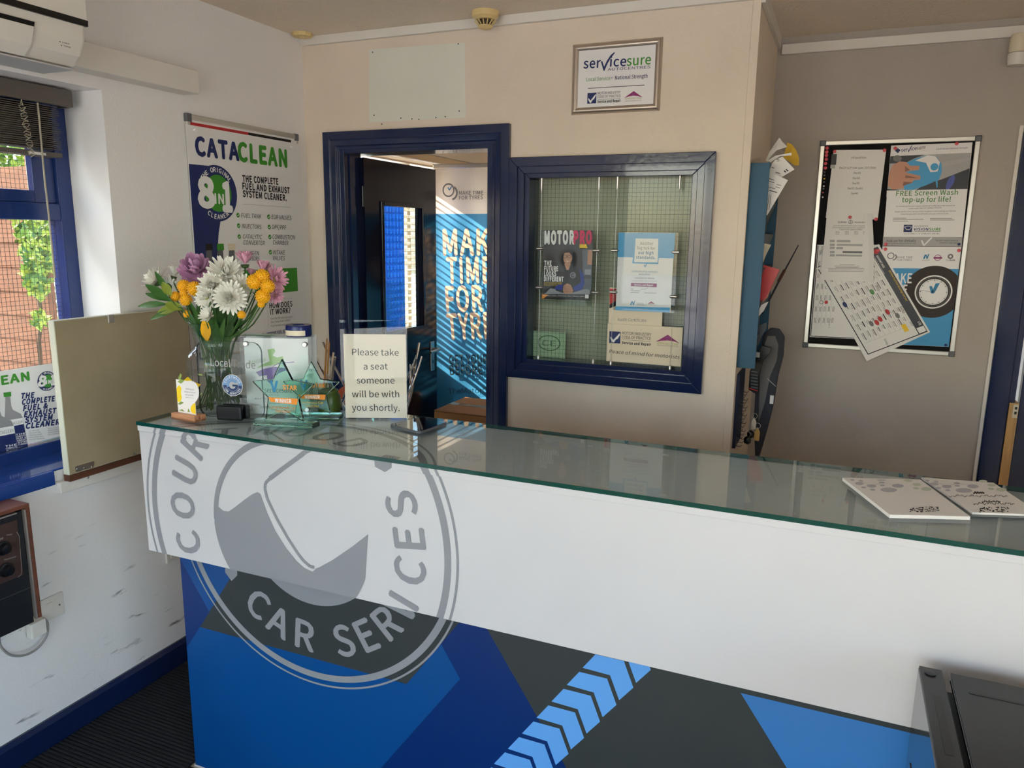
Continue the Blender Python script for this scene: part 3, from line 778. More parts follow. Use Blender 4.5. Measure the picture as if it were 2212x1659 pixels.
for (name, m, layer), k in fp.parts.items():
    bm = bmesh.new()
    vv = [bm.verts.new(p) for p in k.v]
    for f in k.f:
        try: bm.faces.new([vv[i] for i in f])
        except ValueError: pass
    bmesh.ops.triangulate(bm, faces=bm.faces[:])
    for co, keep in ((.7405, 1), (1.103, 0), (1.119, 0), (1.5, -1)):
        bmesh.ops.bisect_plane(bm, geom=bm.verts[:]+bm.edges[:]+bm.faces[:], plane_co=(0, 0, co), plane_no=(0, 0, 1), clear_inner=(keep == 1), clear_outer=(keep == -1))
    bmesh.ops.bisect_plane(bm, geom=bm.verts[:]+bm.edges[:]+bm.faces[:], plane_co=(CX0+.001, 0, 0), plane_no=(1, 0, 0), clear_inner=True)
    for face in bm.faces: face.tag = False
    kk = {'f': MB(), 'e': MB(), 't': MB()}
    for face in bm.faces:
        c = face.calc_center_median(); pts = [v.co.copy() for v in face.verts]
        if c.z > 1.119: kk['t'].add([(p.x, FY-.004+(p.z-1.119), 1.1192+LIFT[name.split('#')[0]]*.25+(FY-p.y)*.5) for p in pts], [tuple(range(len(pts)))])
        elif c.z > 1.103: kk['e'].add([(p.x, FY-.0044-LIFT[name.split('#')[0]]-(FY-p.y), p.z) for p in pts], [tuple(range(len(pts)))])
        else: kk['f'].add([(p.x, FY-.0004-LIFT[name.split('#')[0]]-(FY-p.y), p.z) for p in pts], [tuple(range(len(pts)))])
    bm.free()
    allk = MB()
    for q in kk.values(): allk.add(q.v, q.f)
    if allk.f: allk.done(name.split('#')[0], MATS[m], ct)

MB().box((-1.74, 1.93, .975), (-.75, 2.3, 1.0)).done('staff_shelf', MATS['laminate'], ct, bevel=.002)
MB().box((-1.74, 1.90, .85), (-.75, 1.93, 1.0)).done('shelf_bearer', MATS['laminate'], ct)
# glass sheet lying on the counter
real_glass('counter_glass', (150, 205, 190), 0)
def sheet_glass():
    m = thin_glass('sheet_glass', (246, 251, 249), 1.52)
    return m
sheet_glass()
mat('glass_edge', (8, 62, 54), .05, spec=.8)
gs = thing('glass_sheet', 'long green-edged glass sheet lying along the counter top', 'glass sheet', (-.42, 1.7, 1.1196))
MB().poly([(CX0-.002, FY-.006, CZ), (CX1, FY-.006, CZ), (CX1, 1.917, CZ), (CX0-.002, 1.917, CZ)]).done('glass_face', MATS['sheet_glass'], gs)
k = MB()
for a, b in (((CX0-.002, FY-.006), (CX1, FY-.006)), ((CX1, FY-.006), (CX1, 1.917)), ((CX1, 1.917), (CX0-.002, 1.917)), ((CX0-.002, 1.917), (CX0-.002, FY-.006))):
    k.poly([(a[0], a[1], 1.1196), (b[0], b[1], 1.1196), (b[0], b[1], CZ), (a[0], a[1], CZ)])
k.done('polished_edge', MATS['glass_edge'], gs)
# ================================================================ things on the left wall
A_L, B_L = (0, 1, 0), (0, 0, 1)
# air conditioner
ac = thing('air_conditioner', 'white wall-mounted air conditioner above the window', 'air conditioner', (XL, 1.2, 2.11))
mat('ac_white', (232, 226, 214), .35); mat('ac_grey', (196, 194, 190), .45)
pf = [(XL, 2.41), (-2.075, 2.41), (-2.052, 2.39), (-2.048, 2.236), (-2.055, 2.19), (-2.075, 2.15), (-2.105, 2.125), (-2.14, 2.118), (XL, 2.118)]
MB().prism([(x, .86, z) for x, z in pf], (0, .8, 0)).done('body', MATS['ac_white'], ac, bevel=.012, seg=3)
MB().prism([(-2.052, .88, 2.40), (-2.046, .88, 2.39), (-2.0405, .88, 2.245), (-2.05, .88, 2.245)], (0, .78, 0)).done('front_panel', MATS['ac_white'], ac, bevel=.002)
MB().prism([(-2.052, .885, 2.246), (-2.0395, .885, 2.246), (-2.0415, .885, 2.230), (-2.053, .885, 2.230)], (0, .775, 0)).done('panel_gap', MATS['black'], ac)
MB().prism([(-2.0475, .9, 2.205), (-2.044, .9, 2.205), (-2.0515, .9, 2.185), (-2.054, .9, 2.185)], (0, .60, 0)).done('outlet_slot', MATS['black'], ac)
MB().prism([(-2.05, .9, 2.195), (-2.047, .9, 2.193), (-2.068, .9, 2.148), (-2.098, .9, 2.122), (-2.104, .9, 2.126), (-2.075, .9, 2.152)], (0, .60, 0)).done('louvre', MATS['ac_white'], ac, bevel=.001)
MB().prism([(-2.1, .87, 2.1185), (-2.1, .87, 2.1145), (XL+.01, .87, 2.1145), (XL+.01, .87, 2.1185)], (0, .78, 0)).done('underside', MATS['ac_grey'], ac)
acp = Print(ac, (-2.0612, 1.6, 2.168), (0, 1, 0), Vector((-.45, 0, 1)), lift=.003)
for i, t in enumerate(('POWER', 'TIMER')):
    acp.text_ab('ink', t, (-.012, .004-.011*i), (1, 0), .022, .005); acp.ring('ink', (-.018, .0065-.011*i), 0, .0017, 0, 'indicator', 10)
acp.done()
# pipe trunking
MB().box((XL, 1.655, 2.143), (-2.169, 2.197, 2.222)).done('pipe_trunking', MATS['white_paint'], bevel=.003)
tag(bpy.data.objects['pipe_trunking'], 'white rectangular pipe trunking running along the wall from the air conditioner', 'trunking')

# venetian blind drawn up in the left window
vb = thing('window_blind', 'dark grey venetian blind drawn up at the top of the left window', 'blind', (-2.38, 1.1, 1.86))
mat('blind_grey', (92, 86, 80), .5); mat('blind_cord', (170, 160, 140), .7)
by0, by1 = .40, 1.772
vz = [wx(100, y, -2.33).z for y in (205, 232)]
MB().box((-2.345, by0, 2.047), (-2.325, by1+.04, 2.10)).done('valance', MATS['blind_grey'], vb, bevel=.004)
MB().box((-2.345-.045, by1+.03, 2.047), (-2.345, by1+.04, 2.10)).done('valance_return', MATS['blind_grey'], vb)
MB().box((-2.40, by0, 2.062), (-2.35, by1, 2.10)).done('head_rail', MATS['blind_grey'], vb)
s0 = None
for i in range(22):
    yo = random.uniform(-.008, .004)
    if s0 is None:
        s0 = MB().prism([(-2.402, by0, 2.044), (-2.375, by0, 2.0485), (-2.348, by0, 2.044), (-2.348, by0, 2.0415), (-2.375, by0, 2.046), (-2.402, by0, 2.0415)], (0, by1-by0, 0)).done('slat', MATS['blind_grey'], vb)
    else:
        c = s0.copy(); COL.objects.link(c); c.parent = vb; c.location = (random.uniform(-.002, .002), yo, -.0062*i)
MB().box((-2.402, by0, 1.888), (-2.346, by1, 1.902)).done('bottom_rail', MATS['blind_grey'], vb, bevel=.002)
MB().box((-2.3465, 1.66, 1.8895), (-2.3455, 1.715, 1.8975)).done('rail_label', MATS['paper'], vb)
mp_ = [wx(u, v, -2.335) for u, v in ((81, 222), (85, 260), (92, 340), (98, 400), (106, 470), (112, 530), (119, 600))]
MB().tube(mp_, .0028, 8).done('tilt_wand', MATS['blind_cord'], vb, smooth=True)
q = []
for i in range(64):
    f = i/63; c = (45+f*24, 214+f*122)
    q.append(wx(c[0]+8*math.sin(i*1.35)*(1 if i > 6 else .3), c[1]+3*math.cos(i*2.1), -2.332))
MB().tube(q, .0014, 6).done('pull_cord', MATS['blind_cord'], vb, smooth=True)

# whiteboard with a pinned poster
wbd = thing('whiteboard', 'silver-edged whiteboard on the left wall holding a poster', 'whiteboard', (XL, 2.5, 1.18))
WY0, WY1, WZ0, WZ1 = 2.19, 2.812, 1.175, 2.08
MB().box((XL, WY0+.01, WZ0+.01), (XL+.012, WY1-.01, WZ1-.01)).done('board', MATS['poster'], wbd)
for a, b in (((WY0, WZ0), (WY0+.016, WZ1)), ((WY1-.016, WZ0), (WY1, WZ1)), ((WY0+.016, WZ1-.02), (WY1-.016, WZ1)), ((WY0+.016, WZ0), (WY1-.016, WZ0+.02))):
    MB().box((XL, a[0], a[1]), (XL+.016, b[0], b[1])).done('frame', MATS['alu'], wbd, bevel=.003)
for y in (WY0-.002, WY1-.022):
    for z in (WZ0-.002, WZ1-.028): MB().box((XL, y, z), (XL+.018, y+.024, z+.03)).done('corner_cap', MATS['grey_plastic'], wbd, bevel=.003)
Q4 = lambda x, y: (380+x/3.13, 230+y/3.13)
po = thing('poster', 'white poster for a fuel and exhaust cleaner pinned to the left whiteboard', 'poster', (XL+.0125, 2.5, 1.19))
PX = XL+.0202
pa = wx(*Q4(66, 120), PX); pb = wx(*Q4(803, 248), PX)
py0, py1, pzt = pa.y, 2.818, (pa.z+pb.z)/2
MB().box((PX-.0012, py0, 1.185), (PX, py1, pzt)).done('sheet', MATS['poster'], po)
pr = Print(po, (PX, 0, 0), A_L, B_L)
for m, a, b in (('red_ink', (409, 262), (540, 297)), ('black', (540, 291), (632, 313))):
    p, q = wx(*a, PX), wx(*b, PX); z1_ = pzt+.022
    MB().box((XL+.0122, p.y, pzt-.004), (XL+.0128, q.y, pzt+.012)).done('backing_strip', MATS[m], wbd)
T = lambda m, t, a, b, h, **k: pr.text(m, t, Q4(*a), Q4(*b), h/3.13, **k)
T('navy_ink', 'CATA', (137, 326), (423, 362), 118, bold=.035); T('green_ink', 'CLEAN', (425, 364), (748, 408), 118, bold=.035)
pr.poly('navy_ink', [Q4(*p) for p in ((86, 388), (225, 402), (300, 560), (300, 780), (288, 860), (280, 1000), (276, 1150), (140, 1150))], 0)
pr.disc('navy_ink', Q4(278, 588), Q4(278, 398), 1, n=48); pr.disc('green_ink', Q4(285, 588), Q4(285, 463), 2, n=40)
T('white_ink', '8', (162, 672), (256, 676), 186, bold=.04, layer=4); T('white_ink', 'IN', (264, 655), (322, 660), 66, bold=.025, layer=4); T('white_ink', '1', (322, 700), (376, 704), 182, bold=.04, layer=4)
c0 = pr.px(Q4(278, 588)); r0 = c0[1]-pr.px(Q4(278, 398))[1]; r0 = abs(r0)
pr.arc('white_ink', 'THE ORIGINAL', c0, r0*.84, r0*.16, [142-104*i/11 for i in range(12)], 4, .02); pr.arc('white_ink', 'CLEANER', c0, r0*.84, r0*.16, [238+64*i/6 for i in range(7)], 4, .02, inward=True)
T('ink', 'THE COMPLETE', (450, 508), (690, 528), 42, bold=.03); T('ink', 'FUEL AND EXHAUST', (450, 558), (767, 588), 42, bold=.03); T('ink', 'SYSTEM CLEANER.', (453, 610), (746, 638), 42, bold=.03)
pr.line('lightgrey_ink', Q4(450, 660), Q4(778, 683), .8, 1)
for t, x0, y0_, x1, y1_ in (('FUEL TANK', 440, 750, 578, 758), ('INJECTORS', 445, 822, 578, 829), ('CATALYTIC', 452, 893, 582, 897), ('CONVERTER', 455, 933, 600, 938), ('OXYGEN', 462, 1003, 562, 1006), ('SENSORS', 465, 1040, 565, 1044), ('EGR VALVES', 645, 760, 780, 768), ('DPF/PPF', 650, 828, 745, 834), ('COMBUSTION', 652, 895, 805, 900), ('CHAMBER', 655, 933, 760, 938), ('INTAKE', 655, 1000, 737, 1002), ('VALVES', 655, 1038, 737, 1040)):
    T('grey_ink' if 0 else 'ink', t, (x0, y0_), (x1, y1_), 29, shear=.2)
for x, y in ((419, 735), (423, 806), (428, 880), (438, 992), (626, 746), (630, 815), (634, 882), (638, 985)):
    pr.disc('green_ink', Q4(x, y), Q4(x, y-16), 1, n=16); pr.stroke('white_ink', [Q4(x-6, y), Q4(x-1, y+6), Q4(x+7, y-6)], 1.3, 2)
for x, cap in ((222, 'black'), (299, 'green_ink'), (376, 'cream')):
    pr.poly('grey_plastic', [Q4(x-18, 965), Q4(x+18, 970), Q4(x+27, 1120), Q4(x+42, 1180), Q4(x+46, 1560), Q4(x-40, 1560), Q4(x-36, 1180), Q4(x-22, 1120)], 2, 'bottle_picture')
    pr.rect(cap, Q4(x-24, 928), Q4(x+25, 972), 3, 'cap_picture')
pr.rect('green_ink', Q4(380, 1112), Q4(824, 1248), 1)
T('ink', 'HOW DOES', (632, 1366), (785, 1351), 36, bold=.025); T('ink', 'IT WORK?', (637, 1408), (772, 1395), 36, bold=.025)
T('grey_ink', 'Scan the QR code and watch', (638, 1442), (786, 1428), 15); T('grey_ink', 'the Cataclean video!', (640, 1466), (772, 1450), 15); T('grey_ink', 'or go to www.cataclean.com', (640, 1490), (790, 1475), 15)
T('navy_ink', 'RESTORE PERFORMANCE + IMPROVE FUEL ECONOMY', (405, 1590), (790, 1520), 24, bold=.02)
pr.line('lightgrey_ink', Q4(480, 1302), Q4(785, 1296), .6, 1); pr.line('lightgrey_ink', Q4(617, 1335), Q4(626, 1500), .6, 1)
pr.done()
def pin(p, n, m, label, group, r=.005, l=.008):
    o = thing('push_pin', label, 'pin', p, group); p = Vector(p); n = Vector(n)
    MB().lathe([(.0008, -.002), (.0011, .001), (r*.55, .0015), (r*.45, l*.5), (r, l*.7), (r, l), (r*.8, l*1.08)], p, 12, n).done('pin_head', MATS[m], o, smooth=True)
    return o
for q, lb in (((118, 160), 'white push pin below the red strip of the left poster'), ((770, 275), 'white push pin below the black strip of the left poster')): pin(wx(*Q4(*q), PX+.001), (1, 0, 0), 'white_ink', lb, 'white pins on the left poster', .006, .014)

# poster stuck to the lower window glass
Q7 = lambda x, y: (x/5.93, 780+y/5.93)
wp = thing('window_poster', 'fuel cleaner poster with grey bottles stuck to the left window glass', 'poster', (XW+.006, 1.4, .95))
WPX = XW+.0055
wq = [wx(*Q7(*p), WPX) for p in ((0, 115), (640, 50), (0, 1365), (780, 1250))]
zt_, zb_ = (wq[0].z+wq[1].z)/2, .953
MB().box((WPX-.001, 1.02, zb_), (WPX, 1.80, zt_)).done('sheet', MATS['poster'], wp)
pr = Print(wp, (WPX, 0, 0), A_L, B_L)
T = lambda m, t, a, b, h, **k: pr.text(m, t, Q7(*a), Q7(*b), h/5.93, **k)
ea = pr.px(Q7(10, 305)); eb = pr.px(Q7(375, 268)); hh = abs(pr.px(Q7(10, 195))[1]-ea[1]); lw = (eb[0]-ea[0])/3
pr.text_ab('green_ink', 'CLEAN', (ea[0]-lw*2, ea[1]), (1, 0), lw*5, hh, 2, .03); pr.text_ab('navy_ink', 'CATA', (ea[0]-lw*6.1, ea[1]), (1, 0), lw*4, hh, 2, .03)
pr.disc('navy_ink', Q7(600, 255), Q7(600, 128), 1, n=40); pr.disc('green_ink', Q7(612, 255), Q7(612, 172), 2, n=32)
T('white_ink', '8', (492, 322), (585, 312), 122, bold=.035, layer=4, shear=.15); T('white_ink', 'IN', (590, 292), (655, 285), 45, bold=.04, layer=4); T('white_ink', '1', (655, 305), (700, 300), 118, bold=.035, layer=4)
c0 = pr.px(Q7(600, 255)); r0 = abs(c0[1]-pr.px(Q7(600, 128))[1])
pr.arc('white_ink', 'THE ORIGINAL', c0, r0*.84, r0*.17, [142-104*i/11 for i in range(12)], 4, .02); pr.arc('white_ink', 'CLEANER', c0, r0*.84, r0*.17, [238+64*i/6 for i in range(7)], 4, .02, inward=True)
for t, a, b in (('THE', (275, 480), (438, 464)), ('COMPLETE', (284, 558), (700, 510)), ('FUEL &', (296, 638), (608, 600)), ('EXHAUST', (308, 716), (720, 664)), ('SYSTEM', (320, 790), (672, 745)), ('CLEANER', (334, 865), (760, 808))):
    T('navy_ink', t, a, b, 66, bold=.04, shear=.2)
for i, t in enumerate(('FUEL TANK & LINES', 'FUEL INJECTORS', 'COMBUSTION CHAMBER', 'INTAKE & EXHAUST VALVES', 'OXYGEN SENSORS')):
    T('grey_ink', t, (368, 905+27*i), (500+18*i, 888+27*i), 15)
for i, t in enumerate(('EGR EXHAUST GAS', 'RECIRCULATION', 'CATALYTIC CONVERTER', 'DIESEL PARTICULATE')): T('grey_ink', t, (612, 872+26*i), (770, 850+26*i), 14)
T('green_ink', 'HOW DOES', (598, 1055), (800, 1030), 34, bold=.02); T('green_ink', 'IT WORK?', (603, 1098), (790, 1072), 34, bold=.02)
for i, t in enumerate(('Scan the QR code and watch', 'the Cataclean video', 'or go to www.cataclean.com')): T('grey_ink', t, (612, 1128+24*i), (790, 1105+24*i), 14)
for i in range(3): pr.line('lightgrey_ink', Q7(0, 1315+14*i), Q7(770, 1225+14*i), .8, 1)
mat('bottle_grey', (150, 148, 150), .4)
def bottle(dx, dy, s, cap, L):
    P = lambda x, y: Q7(dx+x*s, dy+y*s)
    pr.poly('bottle_grey', [P(*p) for p in ((30, 60), (95, 55), (110, 190), (130, 245), (240, 300), (270, 360), (345, 760), (320, 800), (120, 815), (60, 790), (20, 350), (25, 260))], L, 'bottle_picture')
    pr.poly(cap, [P(*p) for p in ((0, 10), (105, -5), (110, 60), (8, 72))], L+1, 'cap_picture')
    pr.poly('white_ink', [P(*p) for p in ((35, 395), (268, 355), (280, 440), (45, 490))], L+1, 'label_picture'); pr.poly('navy_ink', [P(*p) for p in ((45, 490), (280, 440), (340, 740), (70, 780))], L+1, 'label_picture')
    a, b = P(70, 465), P(262, 425); pr.text('grey_ink', 'CATACLEAN', a, b, 38*s/5.93, layer=L+2)
    for i, t in enumerate(('THE', 'COMPLETE', 'FUEL &', 'EXHAUST', 'SYSTEM', 'CLEANER')): pr.text('white_ink', t, P(170+8*i, 600+27*i), P(300+6*i, 578+27*i), 20*s/5.93, layer=L+2, bold=.02)
bottle(40, 395, .93, 'green_ink', 1); bottle(-130, 425, 1.13, 'black', 4)
pr.done()

# counter flap folded up against the wall
fl_ = thing('counter_flap', 'olive grey counter flap folded upright against the left wall', 'flap', (-2.2, 1.8, .87))
mat('flap_olive', (164, 150, 120), .6, vary=.12, vscale=5, bump=.1, bscale=120); mat('flap_edge', (196, 196, 176), .5); mat('wood_dark', (92, 54, 36), .5, vary=.3, vscale=4, stretch=(8, 1, 8))
FX = -2.2
fa, fb = wx(115, 690, FX), wx(405, 668, FX)
MB().box((FX-.026, fa.y, .893), (FX-.0005, fb.y, 1.386)).done('panel', MATS['flap_edge'], fl_, bevel=.002)
MB().box((FX-.0006, fa.y+.002, .895), (FX+.0006, fb.y-.004, 1.384)).done('laminate_face', MATS['flap_olive'], fl_)
MB().box((FX-.024, fb.y-.0005, .895), (FX-.002, fb.y+.003, 1.384)).done('edge_strip', MATS['wood_dark'], fl_)
MB().box((FX-.026, fa.y, .872), (FX+.002, fb.y, .893)).done('wood_lipping', MATS['wood_dark'], fl_)
MB().box((XL+.001, fa.y-.02, .835), (XL+.028, fb.y, .871)).done('batten', MATS['white_paint'], fl_, bevel=.002)
for u, v, h in ((167, 1013, 0), (182, 1011, 0), (198, 1008, 0), (190, 1031, 1), (293, 995, 1), (290, 980, 0)):
    p = wx(u, v, FX+.002 if not h else XL+.028); MB().lathe([(.0045, 0), (.0045, .0008), (.002, .0022)], p, 10, (1, 0, 0)).done('screw', MATS['steel'], fl_)
hgp = wx(167, 1016, FX+.0022); hgq = wx(200, 1006, FX+.0022)
MB().box((FX+.0021, hgp.y-.006, hgp.z-.004), (FX+.003, hgq.y+.006, hgp.z+.014)).done('hinge_leaf', MATS['steel'], fl_)
bkt = wx(240, 681, FX+.002)
MB().box((FX-.012, bkt.y-.012, 1.36), (FX+.003, bkt.y+.012, 1.388)).done('catch', MATS['alu'], fl_, bevel=.003)

# wall heater
ht = thing('wall_heater', 'old wood-cased wall heater with black front and two dials', 'heater', (XL, 1.1, .5))
mat('walnut', (112, 66, 48), .45, vary=.3, vscale=3, stretch=(3, 1, 12)); mat('heater_black', (22, 24, 28), .5); mat('dial_brown', (66, 48, 42), .4); mat('silver_trim', (200, 190, 180), .3, metal=.8)
HX, HY1, HZ0, HZ1 = -2.142, 1.403, .505, .868
HY0 = .62
k = MB().box((XL, HY0, HZ1-.012), (HX, HY1, HZ1)); k.box((XL, HY1-.012, HZ0), (HX, HY1, HZ1-.012)); k.box((XL, HY0, HZ0), (HX, HY0+.012, HZ1-.012)); k.done('case', MATS['walnut'], ht, bevel=.002)
MB().box((XL, HY0+.012, HZ0-.01), (HX-.008, HY1-.02, HZ1-.018)).done('front_panel', MATS['heater_black'], ht, bevel=.003)
MB().box((HX-.01, HY1-.019, HZ0), (HX+.001, HY1-.014, HZ1-.016)).done('trim_strip', MATS['silver_trim'], ht)
MB().box((HX-.01, HY0+.012, HZ1-.02), (HX+.001, HY1-.04, HZ1-.0165)).done('trim_strip', MATS['silver_trim'], ht)
pl = MB().box((HX-.009, 1.13, .655), (HX-.0065, 1.366, .828)).done('control_panel', MATS['dial_brown'], ht, bevel=.001)
hp_ = Print(ht, (HX-.0065, 0, 0), A_L, B_L)
Q9 = lambda x, y: (x/4.487, 1060+y/4.487)
for c in (Q9(40, 560), Q9(70, 770)):
    p = wx(c[0], c[1], HX); MB().lathe([(.021, 0), (.021, .004), (.015, .006), (.0135, .02), (.011, .021)], (HX-.0065, p.y, p.z), 24, (1, 0, 0)).done('dial', MATS['black_plastic'], pl, smooth=True)
pts = [Q9(160, 400), Q9(185, 440), Q9(208, 780), Q9(200, 815), Q9(170, 838)]
hp_.stroke('silver_trim', pts, .9, 2, 'trim_line')
hp_.text('lightgrey_ink', 'Off', Q9(-2, 478), Q9(30, 468), 3.5); hp_.text('lightgrey_ink', 'Power', Q9(64, 438), Q9(118, 425), 3.2); hp_.text('lightgrey_ink', 'Thermostat', Q9(36, 680), Q9(156, 642), 3.5)
hp_.line('silver_trim', Q9(-40, 1075), Q9(320, 925), .3, 1, 'panel_joint')
hp_.done()
# sockets
def socket(y0, y1, z0, z1, label):
    s = thing('wall_socket', label, 'socket', (XL, (y0+y1)/2, z0))
    MB().box((XL, y0, z0), (XL+.009, y1, z1)).done('face_plate', MATS['white_paint'], s, bevel=.003)
    return s
s1 = socket(1.40, 1.542, .428, .505, 'grubby white switched wall socket beside the heater')
MB().obox((XL+.011, 1.492, .476), (.003, 0, .001), (0, .010, 0), (-.001, 0, .012)).done('rocker_switch', MATS['white_paint'], s1, bevel=.001)
MB().lathe([(.003, 0), (.003, .0015)], (XL+.009, 1.525, .466), 10, (1, 0, 0)).done('screw', MATS['grey_plastic'], s1)
MB().box((XL+.009, 1.424, .452), (XL+.0098, 1.465, .492)).done('outlet_panel', MATS['cream'], s1)
pg = thing('power_plug', 'white power plug with grey flex under the heater', 'plug', (XL+.0098, 1.44, .42))
MB().box((XL+.0098, 1.408, .408), (XL+.038, 1.458, .458)).done('plug_body', MATS['white_paint'], pg, bevel=.004)
mat('flex_grey', (150, 146, 142), .5)
fp_ = [wx(*Q9(*q), XL+.03) for q in ((415, 1245), (440, 1250), (462, 1290), (462, 1370), (440, 1430), (380, 1510), (300, 1570), (210, 1600), (110, 1595), (40, 1550), (0, 1490), (-10, 1410), (-12, 1340))]
def smooth_path(p, n=4):
    out = []
    for i in range(len(p)-1):
        a, b, c, d = p[max(i-1, 0)], p[i], p[i+1], p[min(i+2, len(p)-1)]
        for j in range(n):
            t = j/n; out.append(.5*((2*b)+(c-a)*t+(2*a-5*b+4*c-d)*t*t+(3*b-a-3*c+d)*t**3))
    return out+[p[-1]]
MB().tube(smooth_path(fp_), .0038, 8).done('flex', MATS['flex_grey'], pg, smooth=True)
s2 = socket(1.957, 2.04, .428, .51, 'white wall socket half hidden by the counter end')
MB().box((XL+.009, 1.975, .445), (XL+.0115, 2.0, .475)).done('rocker_switch', MATS['white_paint'], s2, bevel=.001)

# ================================================================ on the back wall and ceiling
# smoke detector
sd = thing('smoke_detector', 'yellowed round smoke detector on the ceiling near the back wall', 'smoke detector', (-1.325, 2.80, 2.44))
mat('old_plastic', (222, 196, 138), .45)
SDc = (-1.325, 2.80, 2.49)
MB().lathe([(.0, 0), (.052, 0), (.052, .004), (.05, .02), (.043, .024), (.038, .03)], SDc, 36, (0, 0, -1)).done('housing', MATS['old_plastic'], sd, smooth=True)
MB().lathe([(.026, .03), (.026, .052)], SDc, 24, (0, 0, -1)).done('sensor_core', mat('sensor_dark', (70, 58, 40), .6), sd)
MB().lathe([(.0, .050), (.029, .050), (.029, .053), (.022, .060), (.0, .062)], SDc, 32, (0, 0, -1)).done('sensor_cap', MATS['old_plastic'], sd, smooth=True)
for i in range(14):
    a = 2*math.pi*i/14; c, s_ = math.cos(a), math.sin(a)
    MB().obox((SDc[0]+c*.033, SDc[1]+s_*.033, 2.449), Vector((c, s_, .9))*.009, Vector((-s_, c, 0))*.0018, Vector((c*.9, s_*.9, -1))*.0012).done('rib', MATS['old_plastic'], sd)
jb = thing('junction_box', 'small yellowed round junction box in the ceiling corner', 'junction box', (-2.19, 2.815, 2.47))
MB().lathe([(.0, 0), (.044, 0), (.044, .008), (.04, .014), (.0, .016)], (-2.19, 2.815, 2.49), 10, (0, 0, -1)).done('cover', MATS['old_plastic'], jb)
MB().lathe([(.012, .015), (.011, .018)], (-2.19, 2.815, 2.49), 12, (0, 0, -1)).done('knockout', MATS['old_plastic'], jb)
pir = thing('motion_sensor', 'cream motion sensor high on the wall above the right door', 'sensor', (.545, YR-.04, 2.33))
p1 = wy(2183, 70, YR-.05); 
MB().lathe([(.028, 0), (.032, .01), (.032, .05), (.026, .066)], (p1.x+.035, YR-.032, p1.z-.07), 20, (0, 0, 1)).done('body', MATS['cream'], pir, smooth=True)
MB().lathe([(.0, 0), (.030, .002), (.033, .02), (.033, .045)], (p1.x+.035, YR-.034, p1.z-.118), 20, (0, 0, 1)).done('lens', MATS['white_paint'], pir, smooth=True)

# framed sign
Qs = lambda x, y: (1200+x/7.9, 60+y/7.9)
fs_ = thing('framed_sign', 'silver framed autocentre sign on the back wall above the hatch', 'sign', (-.83, YB, 2.11))
sx0, sx1, sz0, sz1 = -.997, -.659, 2.113, 2.363
mat('snap_frame', (190, 178, 166), .3, metal=.85)
w_ = .024
for q in (((sx0, sz0), (sx1, sz0), (sx1-w_, sz0+w_), (sx0+w_, sz0+w_)), ((sx0, sz1), (sx1, sz1), (sx1-w_, sz1-w_), (sx0+w_, sz1-w_)), ((sx0, sz0), (sx0, sz1), (sx0+w_, sz1-w_), (sx0+w_, sz0+w_)), ((sx1, sz0), (sx1, sz1), (sx1-w_, sz1-w_), (sx1-w_, sz0+w_))):
    (ax_, az_), (bx_, bz_), (cx_, cz_), (dx_, dz_) = q
    mid = lambda a, b: ((a[0]+b[0])/2, (a[1]+b[1])/2)
    m1_, m2_ = mid(q[0], q[3]), mid(q[1], q[2])
    k = MB(); Yv = (YB-.004, YB-.014, YB-.007)
    rows = [(q[0], Yv[0]), (mid(q[0], m1_), YB-.012), (m1_, Yv[1]), (mid(m1_, q[3]), YB-.012), (q[3], Yv[2])]
    rowe = [(q[1], Yv[0]), (mid(q[1], m2_), YB-.012), (m2_, Yv[1]), (mid(m2_, q[2]), YB-.012), (q[2], Yv[2])]
    vs_ = [(p[0], y, p[1]) for p, y in rows]+[(p[0], y, p[1]) for p, y in rowe]+[(q[0][0], YB, q[0][1]), (q[3][0], YB, q[3][1]), (q[1][0], YB, q[1][1]), (q[2][0], YB, q[2][1])]
    k.add(vs_, [(i, i+1, i+6, i+5) for i in range(4)]+[(10, 0, 5, 12), (4, 11, 13, 9), (10, 11, 4, 3, 2, 1, 0), (12, 5, 6, 7, 8, 9, 13)])
    o = k.done('frame', MATS['snap_frame'], fs_, smooth=True)
SY = YB-.0065
MB().box((sx0+w_-.002, SY, sz0+w_-.002), (sx1-w_+.002, SY+.004, sz1-w_+.002)).done('insert', MATS['poster'], fs_)
pr = Print(fs_, (0, SY, 0), (1, 0, 0), (0, 0, 1), lift=.0004)
def servicesure(pr, Qf, sc, m1='navy_ink', m2='green_ink', sub=True):
    T = lambda m, t, a, b, h, **k: pr.text(m, t, Qf(*a), Qf(*b), h/sc, **k)
    T(m1, 'ser', (480, 694), (765, 680), 165, bold=.015); T(m1, 'ice', (930, 662), (1200, 652), 165, bold=.015); T(m2, 'sure', (1215, 650), (1625, 622), 165, bold=.01)
    pr.poly(m1, [Qf(*p) for p in ((775, 575), (800, 570), (830, 665), (880, 560), (940, 470), (1000, 418), (1015, 430), (950, 510), (890, 610), (835, 735), (820, 735))], 2, 'lettering')
    if sub: T(m1, 'AUTOCENTRES', (890, 735), (1618, 690), 45)
servicesure(pr, Qs, 7.9)
T = lambda m, t, a, b, h, **k: pr.text(m, t, Qs(*a), Qs(*b), h/7.9, **k)
T('green_ink', 'Local Service', (528, 915), (935, 890), 62); T('navy_ink', '• National Strength', (955, 888), (1568, 852), 62, bold=.01)
pr.line('ink', Qs(555, 1035), Qs(1520, 978), 1.3, 1)
